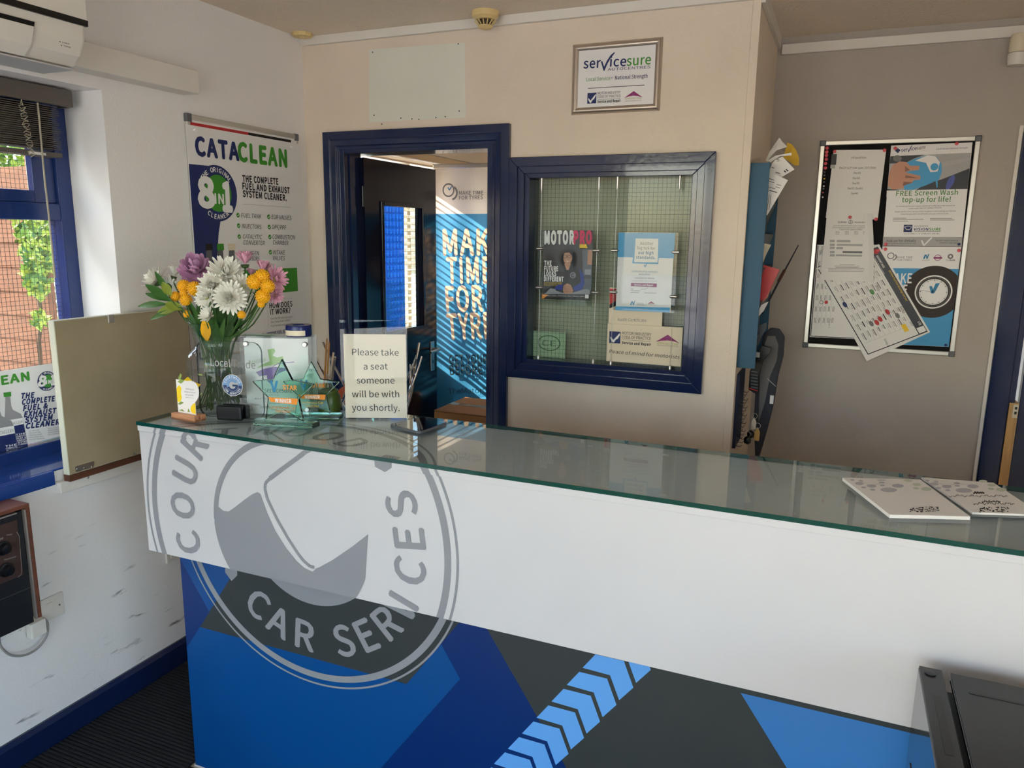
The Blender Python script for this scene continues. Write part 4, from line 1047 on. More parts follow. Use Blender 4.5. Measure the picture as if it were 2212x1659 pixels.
def code_logo(pr, Qf, sc, box, t1, t2, t3, ln, roof, ap, sm):
    pr.poly('navy_ink', [Qf(*p) for p in box], 1, 'emblem')
    (ax, ay), (bx, by), (cx_, cy_), (dx, dy) = box
    I = lambda s, t: Qf(ax+(bx-ax)*s+(dx-ax)*t, ay+(by-ay)*s+(dy-ay)*t)
    pr.poly('white_ink', [I(*p) for p in ((.1, .45), (.38, .72), (.92, .12), (.95, .3), (.75, .62), (.6, .68), (.42, .95), (.3, .92), (.1, .62))], 2, 'emblem')
    for t, (a, b, h) in (('MOTOR INDUSTRY', t1), ('CODE OF PRACTICE', t2)): pr.text('ink', t, Qf(*a), Qf(*b), h/sc)
    pr.text('ink', 'Service and Repair', Qf(*t3[0]), Qf(*t3[1]), t3[2]/sc, bold=.03)
    pr.line('grey_ink', Qf(*ln[0]), Qf(*ln[1]), .7, 1)
    pr.poly('magenta_ink', [Qf(*p) for p in roof], 1, 'emblem')
    mx, my = roof[0][0], (roof[0][1]+roof[3][1])/2+ (roof[3][1]-roof[0][1])*.12
    pr.disc('purple_ink', Qf(mx, my), Qf(mx, my-(roof[3][1]-roof[0][1])*.27), 2, n=16, inner=.8)
    pr.text('olive_ink', 'APPROVED CODE', Qf(*ap[0]), Qf(*ap[1]), ap[2]/sc); pr.text('grey_ink', 'TRADINGSTANDARDS.GOV.UK', Qf(*sm[0]), Qf(*sm[1]), sm[2]/sc)
code_logo(pr, Qs, 7.9, ((548, 1115), (700, 1105), (693, 1290), (540, 1297)), ((720, 1140), (1112, 1118), 42), ((718, 1200), (1112, 1182), 42), ((718, 1284), (1110, 1262), 42), ((720, 1226), (1110, 1208)), ((1335, 1080), (1490, 1190), (1405, 1165), (1325, 1160), (1250, 1172), (1170, 1200)), ((1185, 1228), (1465, 1215), 30), ((1182, 1262), (1465, 1247), 18))
pr.done()

# ---------------------------------------------------------------- hatch window displays
Q6 = lambda x, y: (1090+x/3.0167, 310+y/3.0167)
YC = YB+.022
cab_l = ('steel display cable holding the magazine pocket on its door side', 'steel display cable holding the magazine pocket on its certificate side', 'steel display cable holding the certificate pocket on its magazine side', 'steel display cable holding the certificate pocket on the side away from the magazine')
for i, (xt, yt0, yt1, xb_, yb0, yb1, grips) in enumerate(((243, 250, 345, 218, 1350, 1388, ((222, 685), (220, 938))), (615, 238, 340, 578, 1382, 1418, ((597, 697), (582, 970))), (743, 235, 348, 685, 1385, 1425, ((722, 697), (705, 968))), (1140, 225, 340, 1080, 1420, 1458, ((1125, 708), (1103, 998))))):
    p, q = wy(*Q6(xt, yt0), YC), wy(*Q6(xb_, yb1), YC); X = (p.x+q.x)/2
    o = thing('display_cable', cab_l[i], 'cable', (X, YC, 1.15), 'display cables in the hatch window')
    zt, zb = gz1+.004, gz0-.004
    MB().cyl((X, YC, zb), (X, YC, zt), .0009, 6).done('wire', MATS['steel'], o)
    MB().lathe([(.0055, 0), (.0055, .045), (.003, .056)], (X, YC, zt), 12, (0, 0, -1)).done('top_fitting', MATS['alu'], o, smooth=True)
    MB().lathe([(.0055, 0), (.0055, .019), (.003, .023)], (X, YC, zb), 12, (0, 0, 1)).done('bottom_fitting', MATS['alu'], o, smooth=True)
    for g in grips:
        z = wy(*Q6(*g), YC).z; k = MB().lathe([(.006, -.012), (.006, .012)], (X, YC-.002, z), 12, (1, 0, 0)); k.lathe([(.0025, -.017), (.0025, .017)], (X, YC-.002, z), 8, (1, 0, 0)); k.done('clamp', MATS['steel'], o, smooth=True)
Q3 = lambda x, y: (1150+x/6.506, 480+y/6.506)
YM = YB+.021
def slab(name, mt, root, corners, Y, th, bev=0):
    k = MB(); pts = [wy(*c, Y) for c in corners]; x0 = (pts[0].x+pts[3].x)/2; x1 = (pts[1].x+pts[2].x)/2; z1_ = (pts[0].z+pts[1].z)/2; z0_ = (pts[2].z+pts[3].z)/2
    k.box((x0, Y, z0_), (x1, Y+th, z1_)); k.done(name, MATS[mt], root, bevel=bev); return x0, x1, z0_, z1_
def holder(corners, label):
    o = thing('acrylic_pocket', label, 'pocket', (0, 0, 0)); 
    pts = [wy(*c, YM) for c in corners]; o.location = ((pts[0].x+pts[1].x)/2, YM, pts[2].z)
    slab('front_sheet', 'acrylic', o, corners, YM-.0048, .0015); slab('back_sheet', 'acrylic', o, corners, YM+.0035, .0015)
    return o
holder([Q3(75, 122), Q3(870, 117), Q3(825, 1175), Q3(60, 1150)], 'clear acrylic pocket holding the magazine in the hatch window')
holder([Q3(1165, 140), Q3(2060, 145), Q3(1990, 1275), Q3(1120, 1230)], 'clear acrylic pocket holding the blue and white certificate')
mg = thing('magazine', 'motor trade magazine with a woman in glasses on its cover', 'magazine', (-1.0, YM, 1.42))
mat('cover_dark', (52, 50, 56), .3); mat('skin_print', (190, 140, 112), .4); mat('hair_print', (28, 22, 22), .4); mat('jacket_print', (26, 26, 30), .4); mat('royal_print', (34, 60, 150), .4); mat('car_print', (150, 152, 160), .35); mat('slate_print', (92, 98, 112), .4)
slab('pages', 'cover_dark', mg, [Q3(165, 115), Q3(850, 112), Q3(815, 1098), Q3(140, 1075)], YM, .003)
pr = Print(mg, (0, YM, 0), (1, 0, 0), (0, 0, 1), lift=.0004)
PQ = lambda m, pts, L, n='cover_picture': pr.poly(m, [Q3(*p) for p in pts], L, n)
PQ('slate_print', ((700, 380), (845, 385), (825, 960), (720, 950)), 0); PQ('skin_print', ((780, 390), (842, 392), (835, 600), (772, 595)), 1); PQ('car_print', ((740, 660), (825, 665), (822, 740), (735, 735)), 1); PQ('cover_dark', ((725, 745), (822, 748), (820, 795), (722, 790)), 1)
PQ('car_print', ((200, 985), (250, 930), (420, 950), (780, 940), (812, 960), (808, 1010), (160, 1010)), 1)
pr.ell('hair_print', Q3(500, 500), Q3(640, 500), Q3(500, 375), 1, 'cover_picture'); PQ('hair_print', ((400, 520), (450, 400), (600, 430), (640, 560), (600, 680), (420, 660)), 1)
PQ('jacket_print', ((330, 870), (360, 700), (420, 620), (500, 590), (590, 600), (690, 670), (730, 850), (700, 950), (560, 990), (420, 990), (330, 960)), 2); PQ('royal_print', ((660, 640), (720, 740), (735, 860), (700, 950), (590, 970), (580, 910), (680, 850)), 3); PQ('royal_print', ((340, 880), (430, 870), (420, 960), (310, 940)), 3)
PQ('skin_print', ((450, 580), (545, 580), (510, 670), (480, 670)), 3)
pr.ell('skin_print', Q3(498, 500), Q3(560, 500), Q3(498, 590), 4, 'cover_picture'); PQ('hair_print', ((430, 480), (450, 395), (545, 400), (565, 480), (520, 425), (460, 430)), 5)
for x in (462, 522): pr.ell('hair_print', Q3(x, 482), Q3(x+30, 482), Q3(x, 505), 5, 'cover_picture', inner=.8)
PQ('white_ink', ((475, 545), (520, 545), (510, 553), (485, 553)), 5)
PQ('skin_print', ((440, 890), (490, 858), (540, 880), (575, 960), (560, 1000), (450, 1005), (430, 960)), 4)
for i in range(4): pr.line('hair_print', Q3(445+6*i, 905+24*i), Q3(535+8*i, 900+24*i), .4, 5, 'cover_picture')
pr.disc('car_print', Q3(572, 745), Q3(572, 700), 5, n=20); pr.disc('jacket_print', Q3(572, 745), Q3(572, 718), 6, n=16, inner=.6, a0=40, a1=320)
T = lambda m, t, a, b, h, **k: pr.text(m, t, Q3(*a), Q3(*b), h/6.506, **k)
T('white_ink', 'MOTOR', (178, 298), (582, 298), 165, bold=.05, layer=7); T('pink_ink', 'PRO', (588, 298), (832, 296), 165, bold=.05, layer=7)
PQ('yellow_ink', ((665, 308), (760, 308), (778, 365), (665, 362)), 7, 'print_block')
for t, a, b in (('THE', (172, 605), (270, 606)), ('FUTURE', (172, 682), (362, 684)), ('LOOKS', (170, 754), (334, 756)), ('DIFFERENT', (168, 826), (438, 832))): T('white_ink', t, a, b, 62, bold=.04, layer=7)
for i in range(3): T('yellow_ink', ('SUPPORTING WOMEN', 'INTO THE MOTOR TRADE', 'ACROSS THE UK')[i], (165, 856+18*i), (415-60*(i == 2), 858+18*i), 14, layer=7)
PQ('jacket_print', ((140, 1015), (812, 1025), (810, 1098), (135, 1075)), 6, 'print_block'); T('white_ink', 'PLUS: SKILLS, HIRING, APPRENTICES, TOOLS, TRAINING, EVENTS', (152, 1038), (735, 1052), 16, layer=8)
PQ('white_ink', ((745, 1015), (795, 1017), (793, 1070), (742, 1068)), 8, 'print_block'); PQ('orange_ink', ((142, 1010), (230, 1020), (160, 1070), (136, 1072)), 7, 'print_block')
pr.done()
cf = thing('accreditation_certificate', 'blue and white accreditation certificate in the hatch window', 'certificate', (-.69, YM, 1.38))
slab('sheet', 'poster', cf, [Q3(1215, 145), Q3(2010, 150), Q3(1930, 1270), Q3(1170, 1235)], YM, .001)
pr = Print(cf, (0, YM, 0), (1, 0, 0), (0, 0, 1), lift=.0004)
PQ = lambda m, pts, L, n='print_block': pr.poly(m, [Q3(*p) for p in pts], L, n)
PQ('sky_ink', ((1213, 147), (2008, 152), (1988, 508), (1200, 490)), 0); PQ('sky_ink', ((1415, 490), (1778, 495), (1770, 590), (1405, 578)), 0); PQ('white_ink', ((1452, 228), (1772, 232), (1762, 565), (1430, 560)), 1)
PQ('sky_ink', ((1172, 1182), (1934, 1200), (1930, 1268), (1168, 1236)), 0)
pr.stroke('sky_ink', [Q3(1572, 600), Q3(1584, 628), Q3(1612, 575)], 2.2, 2)
T = lambda m, t, a, b, h, **k: pr.text(m, t, Q3(*a), Q3(*b), h/6.506, **k)
T('grey_ink', 'Another', (1512, 318), (1702, 320), 42); T('grey_ink', 'big tick for', (1478, 380), (1725, 388), 42); T('teal_ink', 'our high', (1490, 448), (1700, 452), 42, bold=.02); T('teal_ink', 'standards.', (1458, 512), (1728, 520), 42, bold=.02)
T('teal_ink', 'Certificate of Accreditation', (1395, 700), (1762, 712), 26); T('teal_ink', 'awarded to', (1497, 742), (1655, 746), 26); T('ink', 'Courtwood Car Services', (1440, 790), (1712, 798), 22); T('grey_ink', 'for adhering to the Motor Industry Code of Practice for', (1388, 828), (1752, 838), 13)
PQ('magenta_ink', ((1388, 852), (1750, 862), (1748, 914), (1385, 898)), 1); T('white_ink', 'Service and Repair', (1432, 890), (1700, 898), 24, bold=.02)
for i, (a, b) in enumerate((((1382, 938), (1422, 940)), ((1382, 962), (1512, 966)), ((1380, 985), (1500, 990)), ((1572, 992), (1742, 998)))): pr.line('grey_ink', Q3(*a), Q3(*b), 1.0, 1)
pr.stroke('ink', [Q3(1520, 950), Q3(1550, 938), Q3(1580, 948), Q3(1622, 922)], .5, 1)
def mlogo(pr, Qf, k=1):
    pr.poly('teal_ink', [Qf(*p) for p in ((0, 60), (20, 10), (38, 10), (22, 60))], 1, 'emblem'); pr.poly('teal_ink', [Qf(*p) for p in ((30, 12), (40, 60), (56, 60), (74, 0), (60, 6), (48, 38), (42, 12))], 1, 'emblem')
mlogo(pr, lambda x, y: Q3(1372+x, 1102+y))
T('grey_ink', 'THE MOTOR', (1468, 1145), (1560, 1148), 14); T('grey_ink', 'OMBUDSMAN', (1466, 1165), (1580, 1170), 14); PQ('magenta_ink', ((1672, 1112), (1725, 1150), (1672, 1140), (1618, 1146)), 1, 'emblem'); T('olive_ink', 'APPROVED CODE', (1620, 1165), (1722, 1168), 10)
pr.line('lightgrey_ink', Q3(1470, 1218), Q3(1628, 1226), .8, 1); pr.line('lightgrey_ink', Q3(1602, 1105), Q3(1600, 1170), .5, 1)
pr.done()
Qd = lambda x, y: (1160+x/6.506, 640+y/6.506)
YA, YS = YB+.042, YB+.034
au = thing('audit_certificate', 'cream audit certificate propped behind the code of practice sign', 'certificate', (-.75, YA, 1.16))
slab('sheet', 'cream', au, [Qd(1020, -110), Qd(1765, -110), Qd(1745, 900), Qd(990, 880)], YA, .0015)
pr = Print(au, (0, YA, 0), (1, 0, 0), (0, 0, 1), lift=.0004)
pr.poly('red_ink', [Qd(*p) for p in ((1022, -108), (1130, -108), (1118, 95), (1022, 165))], 0, 'print_block'); pr.poly('ink', [Qd(*p) for p in ((1018, 120), (1112, 60), (1110, 135), (1018, 172))], 1, 'print_block')
pr.text('grey_ink', 'Audit Certificate', Qd(1132, 345), Qd(1538, 360), 40/6.506); pr.done()
cs = thing('code_of_practice_sign', 'cream code of practice sign standing on the hatch sill', 'sign', (-.67, YS, 1.16))
slab('plate', 'cream', cs, [Qd(988, 382), Qd(2055, 435), Qd(2020, 1000), Qd(975, 905)], YS, .004, .002)
pr = Print(cs, (0, YS, 0), (1, 0, 0), (0, 0, 1), lift=.0004)
code_logo(pr, Qd, 6.506, ((1018, 490), (1175, 498), (1170, 664), (1015, 655)), ((1195, 535), (1605, 558), 40), ((1193, 592), (1602, 612), 40), ((1195, 668), (1600, 694), 34), ((1195, 610), (1600, 636)), ((1838, 540), (2008, 665), (1925, 632), (1838, 622), (1745, 625), (1668, 640)), ((1685, 672), (1980, 695), 28), ((1682, 692), (1980, 715), 14))
pr.text('ink', 'Peace of mind for motorists', Qd(1015, 795), Qd(2005, 880), 48/6.506, shear=.15, res=4); pr.done()
# behind the glass: mint paper and a pale backing screen
mi = thing('taped_leaflet', 'pale mint leaflet with a faint oval taped behind the wired glass', 'leaflet', (-1.11, YP+.008, 1.16))
mat('mint', (206, 226, 196), .6); mat('mint_dark', (120, 150, 124), .6)
slab('sheet', 'mint', mi, [Q6(175, 1220), Q6(398, 1232), Q6(392, 1400), Q6(165, 1385)], YP+.009, .0008)
pr = Print(mi, (0, YP+.009, 0), (1, 0, 0), (0, 0, 1), lift=.0003); pr.ell('mint_dark', Q6(290, 1300), Q6(365, 1305), Q6(290, 1248), 0, inner=.88); pr.text('mint_dark', 'CE', Q6(245, 1318), Q6(335, 1322), 12); pr.done()
scn = thing('office_screen', 'tall grey green screen standing behind the hatch window', 'screen', (-.9, 3.2, 0))
mat('screen_grey', (214, 206, 190), .8)
MB().box((-1.235, 3.03, .05), (-.47, 3.055, 1.885)).done('panel', MATS['screen_grey'], scn, bevel=.004)
for x in (-1.12, -.6): MB().box((x-.02, 3.005, 0), (x+.02, 3.25, .05)).done('foot', MATS['grey_plastic'], scn, bevel=.004)
for x in (-1.243, -.475): MB().box((x, 3.025, .05), (x+.01, 3.06, 1.89)).done('edge_strip', MATS['alu'], scn)
# ================================================================ things on the counter
def frame_at(p, deg):
    """axes of an upright sheet whose right side is turned back by deg"""
    t = math.radians(deg); return Vector((math.cos(t), math.sin(t), 0)), Vector((0, 0, 1))
def osheet(mb, O, A, a0, a1, b0, b1, th):
    """upright slab on a turned plane, thickness th towards the back"""
    N = A.cross(Vector((0, 0, 1))); O = Vector(O)
    c = O+A*((a0+a1)/2)+Vector((0, 0, (b0+b1)/2))-N*(th/2)
    return mb.obox(c, A*((a1-a0)/2), N*(th/2), Vector((0, 0, (b1-b0)/2)))

# ---- glass vase and bouquet
VX, VY = -1.697, 1.727
vs_ = thing('glass_vase', 'clear round-shouldered glass vase of flowers at the counter end', 'vase', (VX, VY, CZ))
thin_glass('vase_glass', (248, 251, 250), 1.6)
vp = [(.078, .0), (.088, .004), (.092, .02), (.093, .15), (.090, .168), (.080, .182), (.066, .192), (.062, .203), (.064, .215), (.070, .24), (.078, .268)]
k = MB().lathe(vp, (VX, VY, CZ), 48)
k.f = [f for f in k.f if len(f) == 4 or min(k.v[i].z for i in f) < CZ+.005]
k.done('vessel', MATS['vase_glass'], vs_, smooth=True)
MB().lathe([(.0785, .266), (.0795, .268), (.0785, .2695), (.075, .268)], (VX, VY, CZ), 48).done('rim', MATS['vase_glass'], vs_, smooth=True)
MB().lathe([(.0905, .1165), (.0905, .1175), (.0893, .1175), (.0893, .1165), (.0905, .1165)], (VX, VY, CZ), 40).done('water_line', MATS['vase_glass'], vs_, smooth=True)
mat('stem_green', (58, 92, 36), .6); mat('leaf_green', (52, 96, 34), .45); mat('leaf_light', (120, 134, 40), .45)
mat('petal_white', (244, 240, 226), .5, sss=.1); mat('petal_pink', (226, 166, 186), .5); mat('petal_mauve', (216, 166, 200), .5); mat('petal_yellow', (248, 180, 20), .5); mat('centre_lime', (176, 186, 90), .6); mat('sepal', (70, 96, 50), .6)
def petal(mb, c, d, n, L, w, curl):
    """one cupped petal from c along d, widening then rounded"""
    d = d.normalized(); s = d.cross(n).normalized(); n = s.cross(d).normalized(); rows = []
    for f, ww, up in ((0, .25, 0), (.35, .85, curl*.25), (.7, 1.0, curl*.75), (.93, .6, curl*1.15), (1.0, .15, curl*1.3)):
        p = c+d*(L*f)+n*(L*up); rows.append((p-s*w*ww, p+n*(-w*.25), p+s*w*ww))
    vsx = [q for r in rows for q in r]
    mb.add(vsx, [(3*i+j, 3*i+j+1, 3*i+j+4, 3*i+j+3) for i in range(4) for j in range(2)])
NECK = Vector((VX, VY, CZ+.2)); STEM = [0]
def flower(name, label, group, c, face, r, kind, m):
    c = Vector(c); face = Vector(face).normalized()
    o = thing(name, label, 'flower', c, group)
    off = c-NECK; off.z = 0
    an_ = math.atan2(off.y, off.x); STEM[0] += 1; rn = (.050, .036, .022)[STEM[0] % 3]
    nk = NECK+Vector((math.cos(an_)*rn, math.sin(an_)*rn, 0))
    bt = Vector((VX+math.cos(an_+1.9)*rn*1.35, VY+math.sin(an_+1.9)*rn*1.35, CZ+.012))
    back = c-face*(r*.35)
    mid = (back+nk)/2+Vector((0, 0, -.012))
    MB().tube(smooth_path([back, back*.8+mid*.2-face*.008, mid, nk, bt], 4), .0021, 6).done('stem', MATS['stem_green'], o, smooth=True)
    a = face.orthogonal().normalized(); b = face.cross(a)
    k = MB()
    if kind == 'pompon':
        n = 90
        for i in range(n):
            t = math.acos(1-1.35*(i+.5)/n); ph = i*2.39996
            d = face*math.cos(t)+(a*math.cos(ph)+b*math.sin(ph))*math.sin(t); q = c+d*r*Vector((1, 1, 1)).length/1.732*1.0-face*r*.35
            s = r*.13; u = d.orthogonal().normalized(); v = d.cross(u)
            k.add([q+u*s, q+v*s, q-u*s, q-v*s, q+d*s*1.3], [(0, 1, 4), (1, 2, 4), (2, 3, 4), (3, 0, 4)])
        k.lathe([(r*.97*math.sin(t), r*.97*math.cos(t)-r*.35) for t in (2.1, 1.7, 1.3, .9, .5, .2, .01)], c, 16, face)
        k.done('bloom', MATS[m], o)
    else:
        rings = {'mum': ((-.15, 1.0, 22, .10), (.15, 1.0, 24, .2), (.45, .9, 22, .3), (.75, .75, 18, .45), (1.0, .6, 14, .5), (1.25, .42, 10, .4)), 'daisy': ((.0, 1.0, 22, .12), (.3, .95, 20, .2), (.65, .7, 16, .4), (1.0, .4, 10, .4)), 'cup': ((.75, 1.0, 15, .1), (.95, .95, 13, .05), (1.15, .85, 10, 0)), 'carnation': ((-.2, .9, 18, .3), (.1, .95, 18, .35), (.5, 1.0, 16, .4), (.85, 1.0, 14, .45), (1.15, .9, 11, .4), (1.35, .75, 7, .3))}[kind]
        for el, L, n, cu in rings:
            for i in range(n):
                ph = 2*math.pi*(i+.5*random.random())/n+el*3
                e = el+random.uniform(-.1, .1)
                d = (a*math.cos(ph)+b*math.sin(ph))*math.cos(e)+face*math.sin(e)
                petal(k, c+face*(r*.1*el)-face*r*.12, d, face, r*L*random.uniform(.88, 1.08), r*(.10 if kind != 'carnation' else .22), cu*random.uniform(.6, 1.2))
        k.done('petals', MATS[m], o, smooth=True)
        if kind == 'daisy': MB().lathe([(r*.2, 0), (r*.18, r*.08), (.001, r*.12)], c+face*r*.02, 12, face).done('centre', MATS['centre_lime'], o, smooth=True)
        MB().lathe([(.002, -r*.34), (r*.22, -r*.25), (r*.30, -r*.08)], c-face*r*.05, 12, face).done('sepals', MATS['sepal'], o, smooth=True)
    return o
Qf = lambda x, y: (290+x/6.506, 540+y/6.506)
PXM = 1643.17/2.36
toc = lambda p: (CAM-Vector(p)).normalized()
W_ = 'white chrysanthemum '
specs = [
 ('white_flower', W_+'largest and highest in the middle of the vase', 'mum', 'petal_white', (1290, 340), 33, 0.0, (0, .1, .5)),
 ('white_flower', W_+'just below and left of the largest bloom', 'mum', 'petal_white', (1115, 515), 27, -.03, (-.1, -.2, .3)),
 ('white_flower', W_+'low in the middle with drooping front petals', 'mum', 'petal_white', (1345, 670), 28, -.06, (.1, -.3, .1)),
 ('white_flower', W_+'half open, tucked beside the low middle bloom', 'daisy', 'petal_white', (1020, 665), 22, -.05, (-.4, -.2, .2)),
 ('white_flower', W_+'tucked between the largest bloom and the yellow buttons', 'daisy', 'petal_white', (1535, 520), 24, -.01, (.6, -.1, .5)),
 ('white_flower', W_+'large, facing the window at the edge of the bunch', 'daisy', 'petal_white', (300, 430), 29, .0, (-1.0, .2, .4)),
 ('white_flower', W_+'small, turned up behind the green leaf tips', 'cup', 'petal_white', (560, 350), 20, .05, (.1, .3, 1)),
 ('white_flower', W_+'hanging just over the vase rim', 'cup', 'petal_white', (1060, 930), 20, -.075, (.1, -.6, .25)),
 ('white_flower', W_+'seen from behind among the green leaf tips', 'daisy', 'petal_white', (500, 500), 22, .05, (-.2, .9, .3)),
 ('mauve_flower', 'large ruffled mauve carnation at the back of the bunch', 'carnation', 'petal_mauve', (870, 300), 32, .04, (0, -.1, .7)),
 ('pink_flower', 'pink daisy standing tallest above the bunch', 'cup', 'petal_pink', (1555, 185), 24, .03, (0, 0, 1)),
 ('pink_flower', 'pink daisy behind the yellow buttons, facing upward', 'cup', 'petal_pink', (1810, 300), 22, .05, (.1, .1, 1)),
 ('pink_flower', 'pink daisy leaning out beside the poster', 'daisy', 'petal_pink', (1985, 410), 24, .04, (1, .3, .2)),
 ('pink_flower', 'small pink bloom half hidden by yellow buttons', 'cup', 'petal_pink', (1640, 350), 14, .06, (0, .2, 1)),
 ('pink_flower', 'small pink bloom drooping lowest beside the poster', 'daisy', 'petal_pink', (1985, 640), 15, .04, (.8, 0, -.5))]
for nm, lb, kd, m, q, rp, dy, fc_ in specs:
    p = wy(*Qf(*q), VY+dy); f = Vector(fc_)+toc(p)*(.75 if fc_[1] < .5 and kd != 'cup' else .15)
    flower(nm, lb, 'cut flowers in the vase', p, f, rp/PXM*1.22, kd, m)
YL = 'yellow button flower in the '
for i, (q, rp, dy, cl) in enumerate((((690, 490), 15, -.03, 0), ((845, 525), 17, -.04, 0), ((575, 640), 12, -.04, 0), ((720, 685), 14, -.05, 0), ((690, 595), 9, -.04, 0), ((1690, 430), 17, -.02, 1), ((1800, 360), 17, .0, 1), ((1880, 495), 15, -.01, 1), ((1810, 635), 16, -.02, 1), ((740, 890), 9, -.05, 2), ((1510, 900), 9, -.05, 3), ((1785, 755), 8, -.02, 4))):
    p = wy(*Qf(*q), VY+dy)
    lb = ('yellow button flower just below the mauve carnation', 'large yellow button flower between the carnation and white chrysanthemums', 'yellow button flower nearest the green leaf tips', 'yellow button flower lowest in the cluster beside the leaves', 'small yellow button flower in the middle of the cluster beside the leaves', 'yellow button flower touching the white chrysanthemums below the tall pink daisy', 'topmost yellow button flower just below a pink daisy', 'yellow button flower leaning out beside the drooping pink daisy', 'lower yellow button flower hanging below the pink daisies', 'small yellow button bud hanging by the vase rim near the leaves', 'small yellow button bud low over the vase rim', 'small yellow button bud below the pink daisies')[i]
    flower('yellow_flower', lb, 'yellow button flowers', p, toc(p)+Vector(((-.3 if cl in (0, 2) else .3), 0, .9)), rp/PXM*.84, 'pompon', 'petal_yellow')
# leafy sprig and filler foliage
def big_leaf(a, b, w, m, root, bend=.1, name='leaf'):
    a, b = Vector(a), Vector(b); d = b-a; L = d.length; s = d.cross(Vector((.55, -.6, .35))).normalized(); n = s.cross(d).normalized(); vsx = []
    prof = ((0, .08), (.15, .5), (.35, .92), (.55, 1), (.75, .75), (.9, .38), (1, .02))
    for f, ww in prof:
        p = a+d*f+n*(bend*L*math.sin(f*math.pi)); vsx += [p-s*w*ww, p-n*w*.18, p+s*w*ww]
    k = MB().add(vsx, [(3*i+j, 3*i+j+1, 3*i+j+4, 3*i+j+3) for i in range(len(prof)-1) for j in range(2)])
    return k.done(name, MATS[m], root, smooth=True)
sb = wy(*Qf(610, 800), VY-.06)
sp = thing('leafy_sprig', 'glossy green leafy sprig reaching out of the vase toward the window', 'sprig', NECK, None)
MB().tube(smooth_path([NECK+Vector((-.02, -.03, -.12)), NECK+Vector((-.035, -.035, .02)), wy(*Qf(690, 850), VY-.06), sb, wy(*Qf(480, 660), VY-.06)], 4), .002, 6).done('stem', MATS['stem_green'], sp, smooth=True)
for base, tip, w, m in (((480, 760), (45, 795), .011, 'leaf_green'), ((520, 720), (150, 480), .013, 'leaf_green'), ((500, 720), (155, 610), .010, 'leaf_green'), ((620, 830), (215, 980), .009, 'leaf_green'), ((500, 640), (285, 295), .009, 'leaf_green'), ((660, 800), (320, 880), .014, 'leaf_light'), ((520, 650), (390, 450), .013, 'leaf_light'), ((690, 840), (430, 745), .014, 'leaf_light')):
    big_leaf(wy(*Qf(*base), VY-.06), wy(*Qf(*tip), VY-.065), w, m, sp, .06)
fo = thing('filler_foliage', 'dark green filler leaves and stems packed in the vase neck', 'foliage', NECK, None)
for i in range(46):
    a = random.uniform(0, 2*math.pi); r1 = random.uniform(.01, .05); p0 = NECK+Vector((math.cos(a)*r1*.8, math.sin(a)*r1*.8, random.uniform(-.03, .03)))
    r2 = random.uniform(.04, .10); p1 = NECK+Vector((math.cos(a)*r2, math.sin(a)*r2, random.uniform(.06, .17)))
    big_leaf(p0, p1, random.uniform(.005, .012), random.choice(('leaf_green', 'leaf_green', 'stem_green')), fo, random.uniform(-.1, .2))
for i in range(18):
    a = random.uniform(0, 2*math.pi); p1 = NECK+Vector((math.cos(a)*.035, math.sin(a)*.035, .03)); p0 = Vector((VX+math.cos(a+2.6)*random.uniform(.02, .07), VY+math.sin(a+2.6)*random.uniform(.02, .07), CZ+.012))
    MB().tube([p0, p1], .002, 6).done('stem', MATS['stem_green'], fo)
big_leaf(NECK+Vector((.01, -.05, .015)), NECK+Vector((.03, -.075, .09)), .014, 'petal_yellow', fo, .1)

# ---- quote card on a wooden block
ob_ = thing('card_stand', 'small slotted wooden block standing at the counter corner', 'card stand', (-1.69, 1.59, CZ))
mat('beech', (190, 134, 96), .5, vary=.15, vscale=10, stretch=(2, 14, 14))
A, B = frame_at(None, -1); p0 = wz(370, 905, CZ); p1 = wz(421, 914, CZ); A = (p1-p0); Lb = A.length; A.normalize(); Nf = A.cross(B)
bk = p0+A*(Lb/2)
hb = .019
k = MB()
for o_, w_ in ((.008, .008), (.0305, .0095)): k.obox(bk-Nf*o_+B*(hb/2+.0), A*(Lb/2), Nf*w_, B*(hb/2))
k.obox(bk-Nf*.020+B*.004, A*(Lb/2), Nf*.02, B*.004)
k.done('block', MATS['beech'], ob_, bevel=.0015)
cdo = bk-Nf*.0175+B*.0105
cd = thing('quote_card', 'lemon patterned quote card held upright in the wooden block', 'card', cdo)
MB().obox(cdo+B*.052-A*.002-Nf*.0002, A*.037, Nf*.0005, B*.052).done('card', MATS['paper'], cd)
pc = Print(cd, cdo-Nf*.0002+Nf*.0005, A, B, lift=.0003)
Qc_ = lambda x, y: (360+x/6.38, 680+y/6.38)
mat('lemon', (246, 210, 30), .5); mat('lemon_leaf', (140, 160, 80), .5)
for c, ex, ey in (((295, 850), (362, 850), (295, 908)), ((472, 960), (514, 960), (472, 1075)), ((172, 1090), (215, 1090), (172, 1205)), ((400, 1290), (470, 1280), (400, 1365))):
    pc.ell('lemon', Qc_(*c), Qc_(*ex), Qc_(*ey), 0, 'lemon_picture', 20, clip=(-.0385, .0345, .001, .1035))
for pts in (((160, 880), (190, 800), (212, 830), (190, 900)), ((150, 920), (200, 885), (250, 905), (200, 950)), ((430, 815), (480, 815), (500, 835), (450, 838)), ((150, 1230), (200, 1195), (240, 1210), (190, 1240)), ((290, 1340), (300, 1285), (325, 1340)), ((170, 1315), (215, 1300), (255, 1335)), ((455, 1110), (480, 1070), (490, 1090))):
    pc.poly('lemon_leaf', [Qc_(*p) for p in pts], 1, 'leaf_picture')
pc.ell('paper', Qc_(325, 1070), Qc_(450, 1070), Qc_(325, 1232), 2, 'oval_panel', 28)
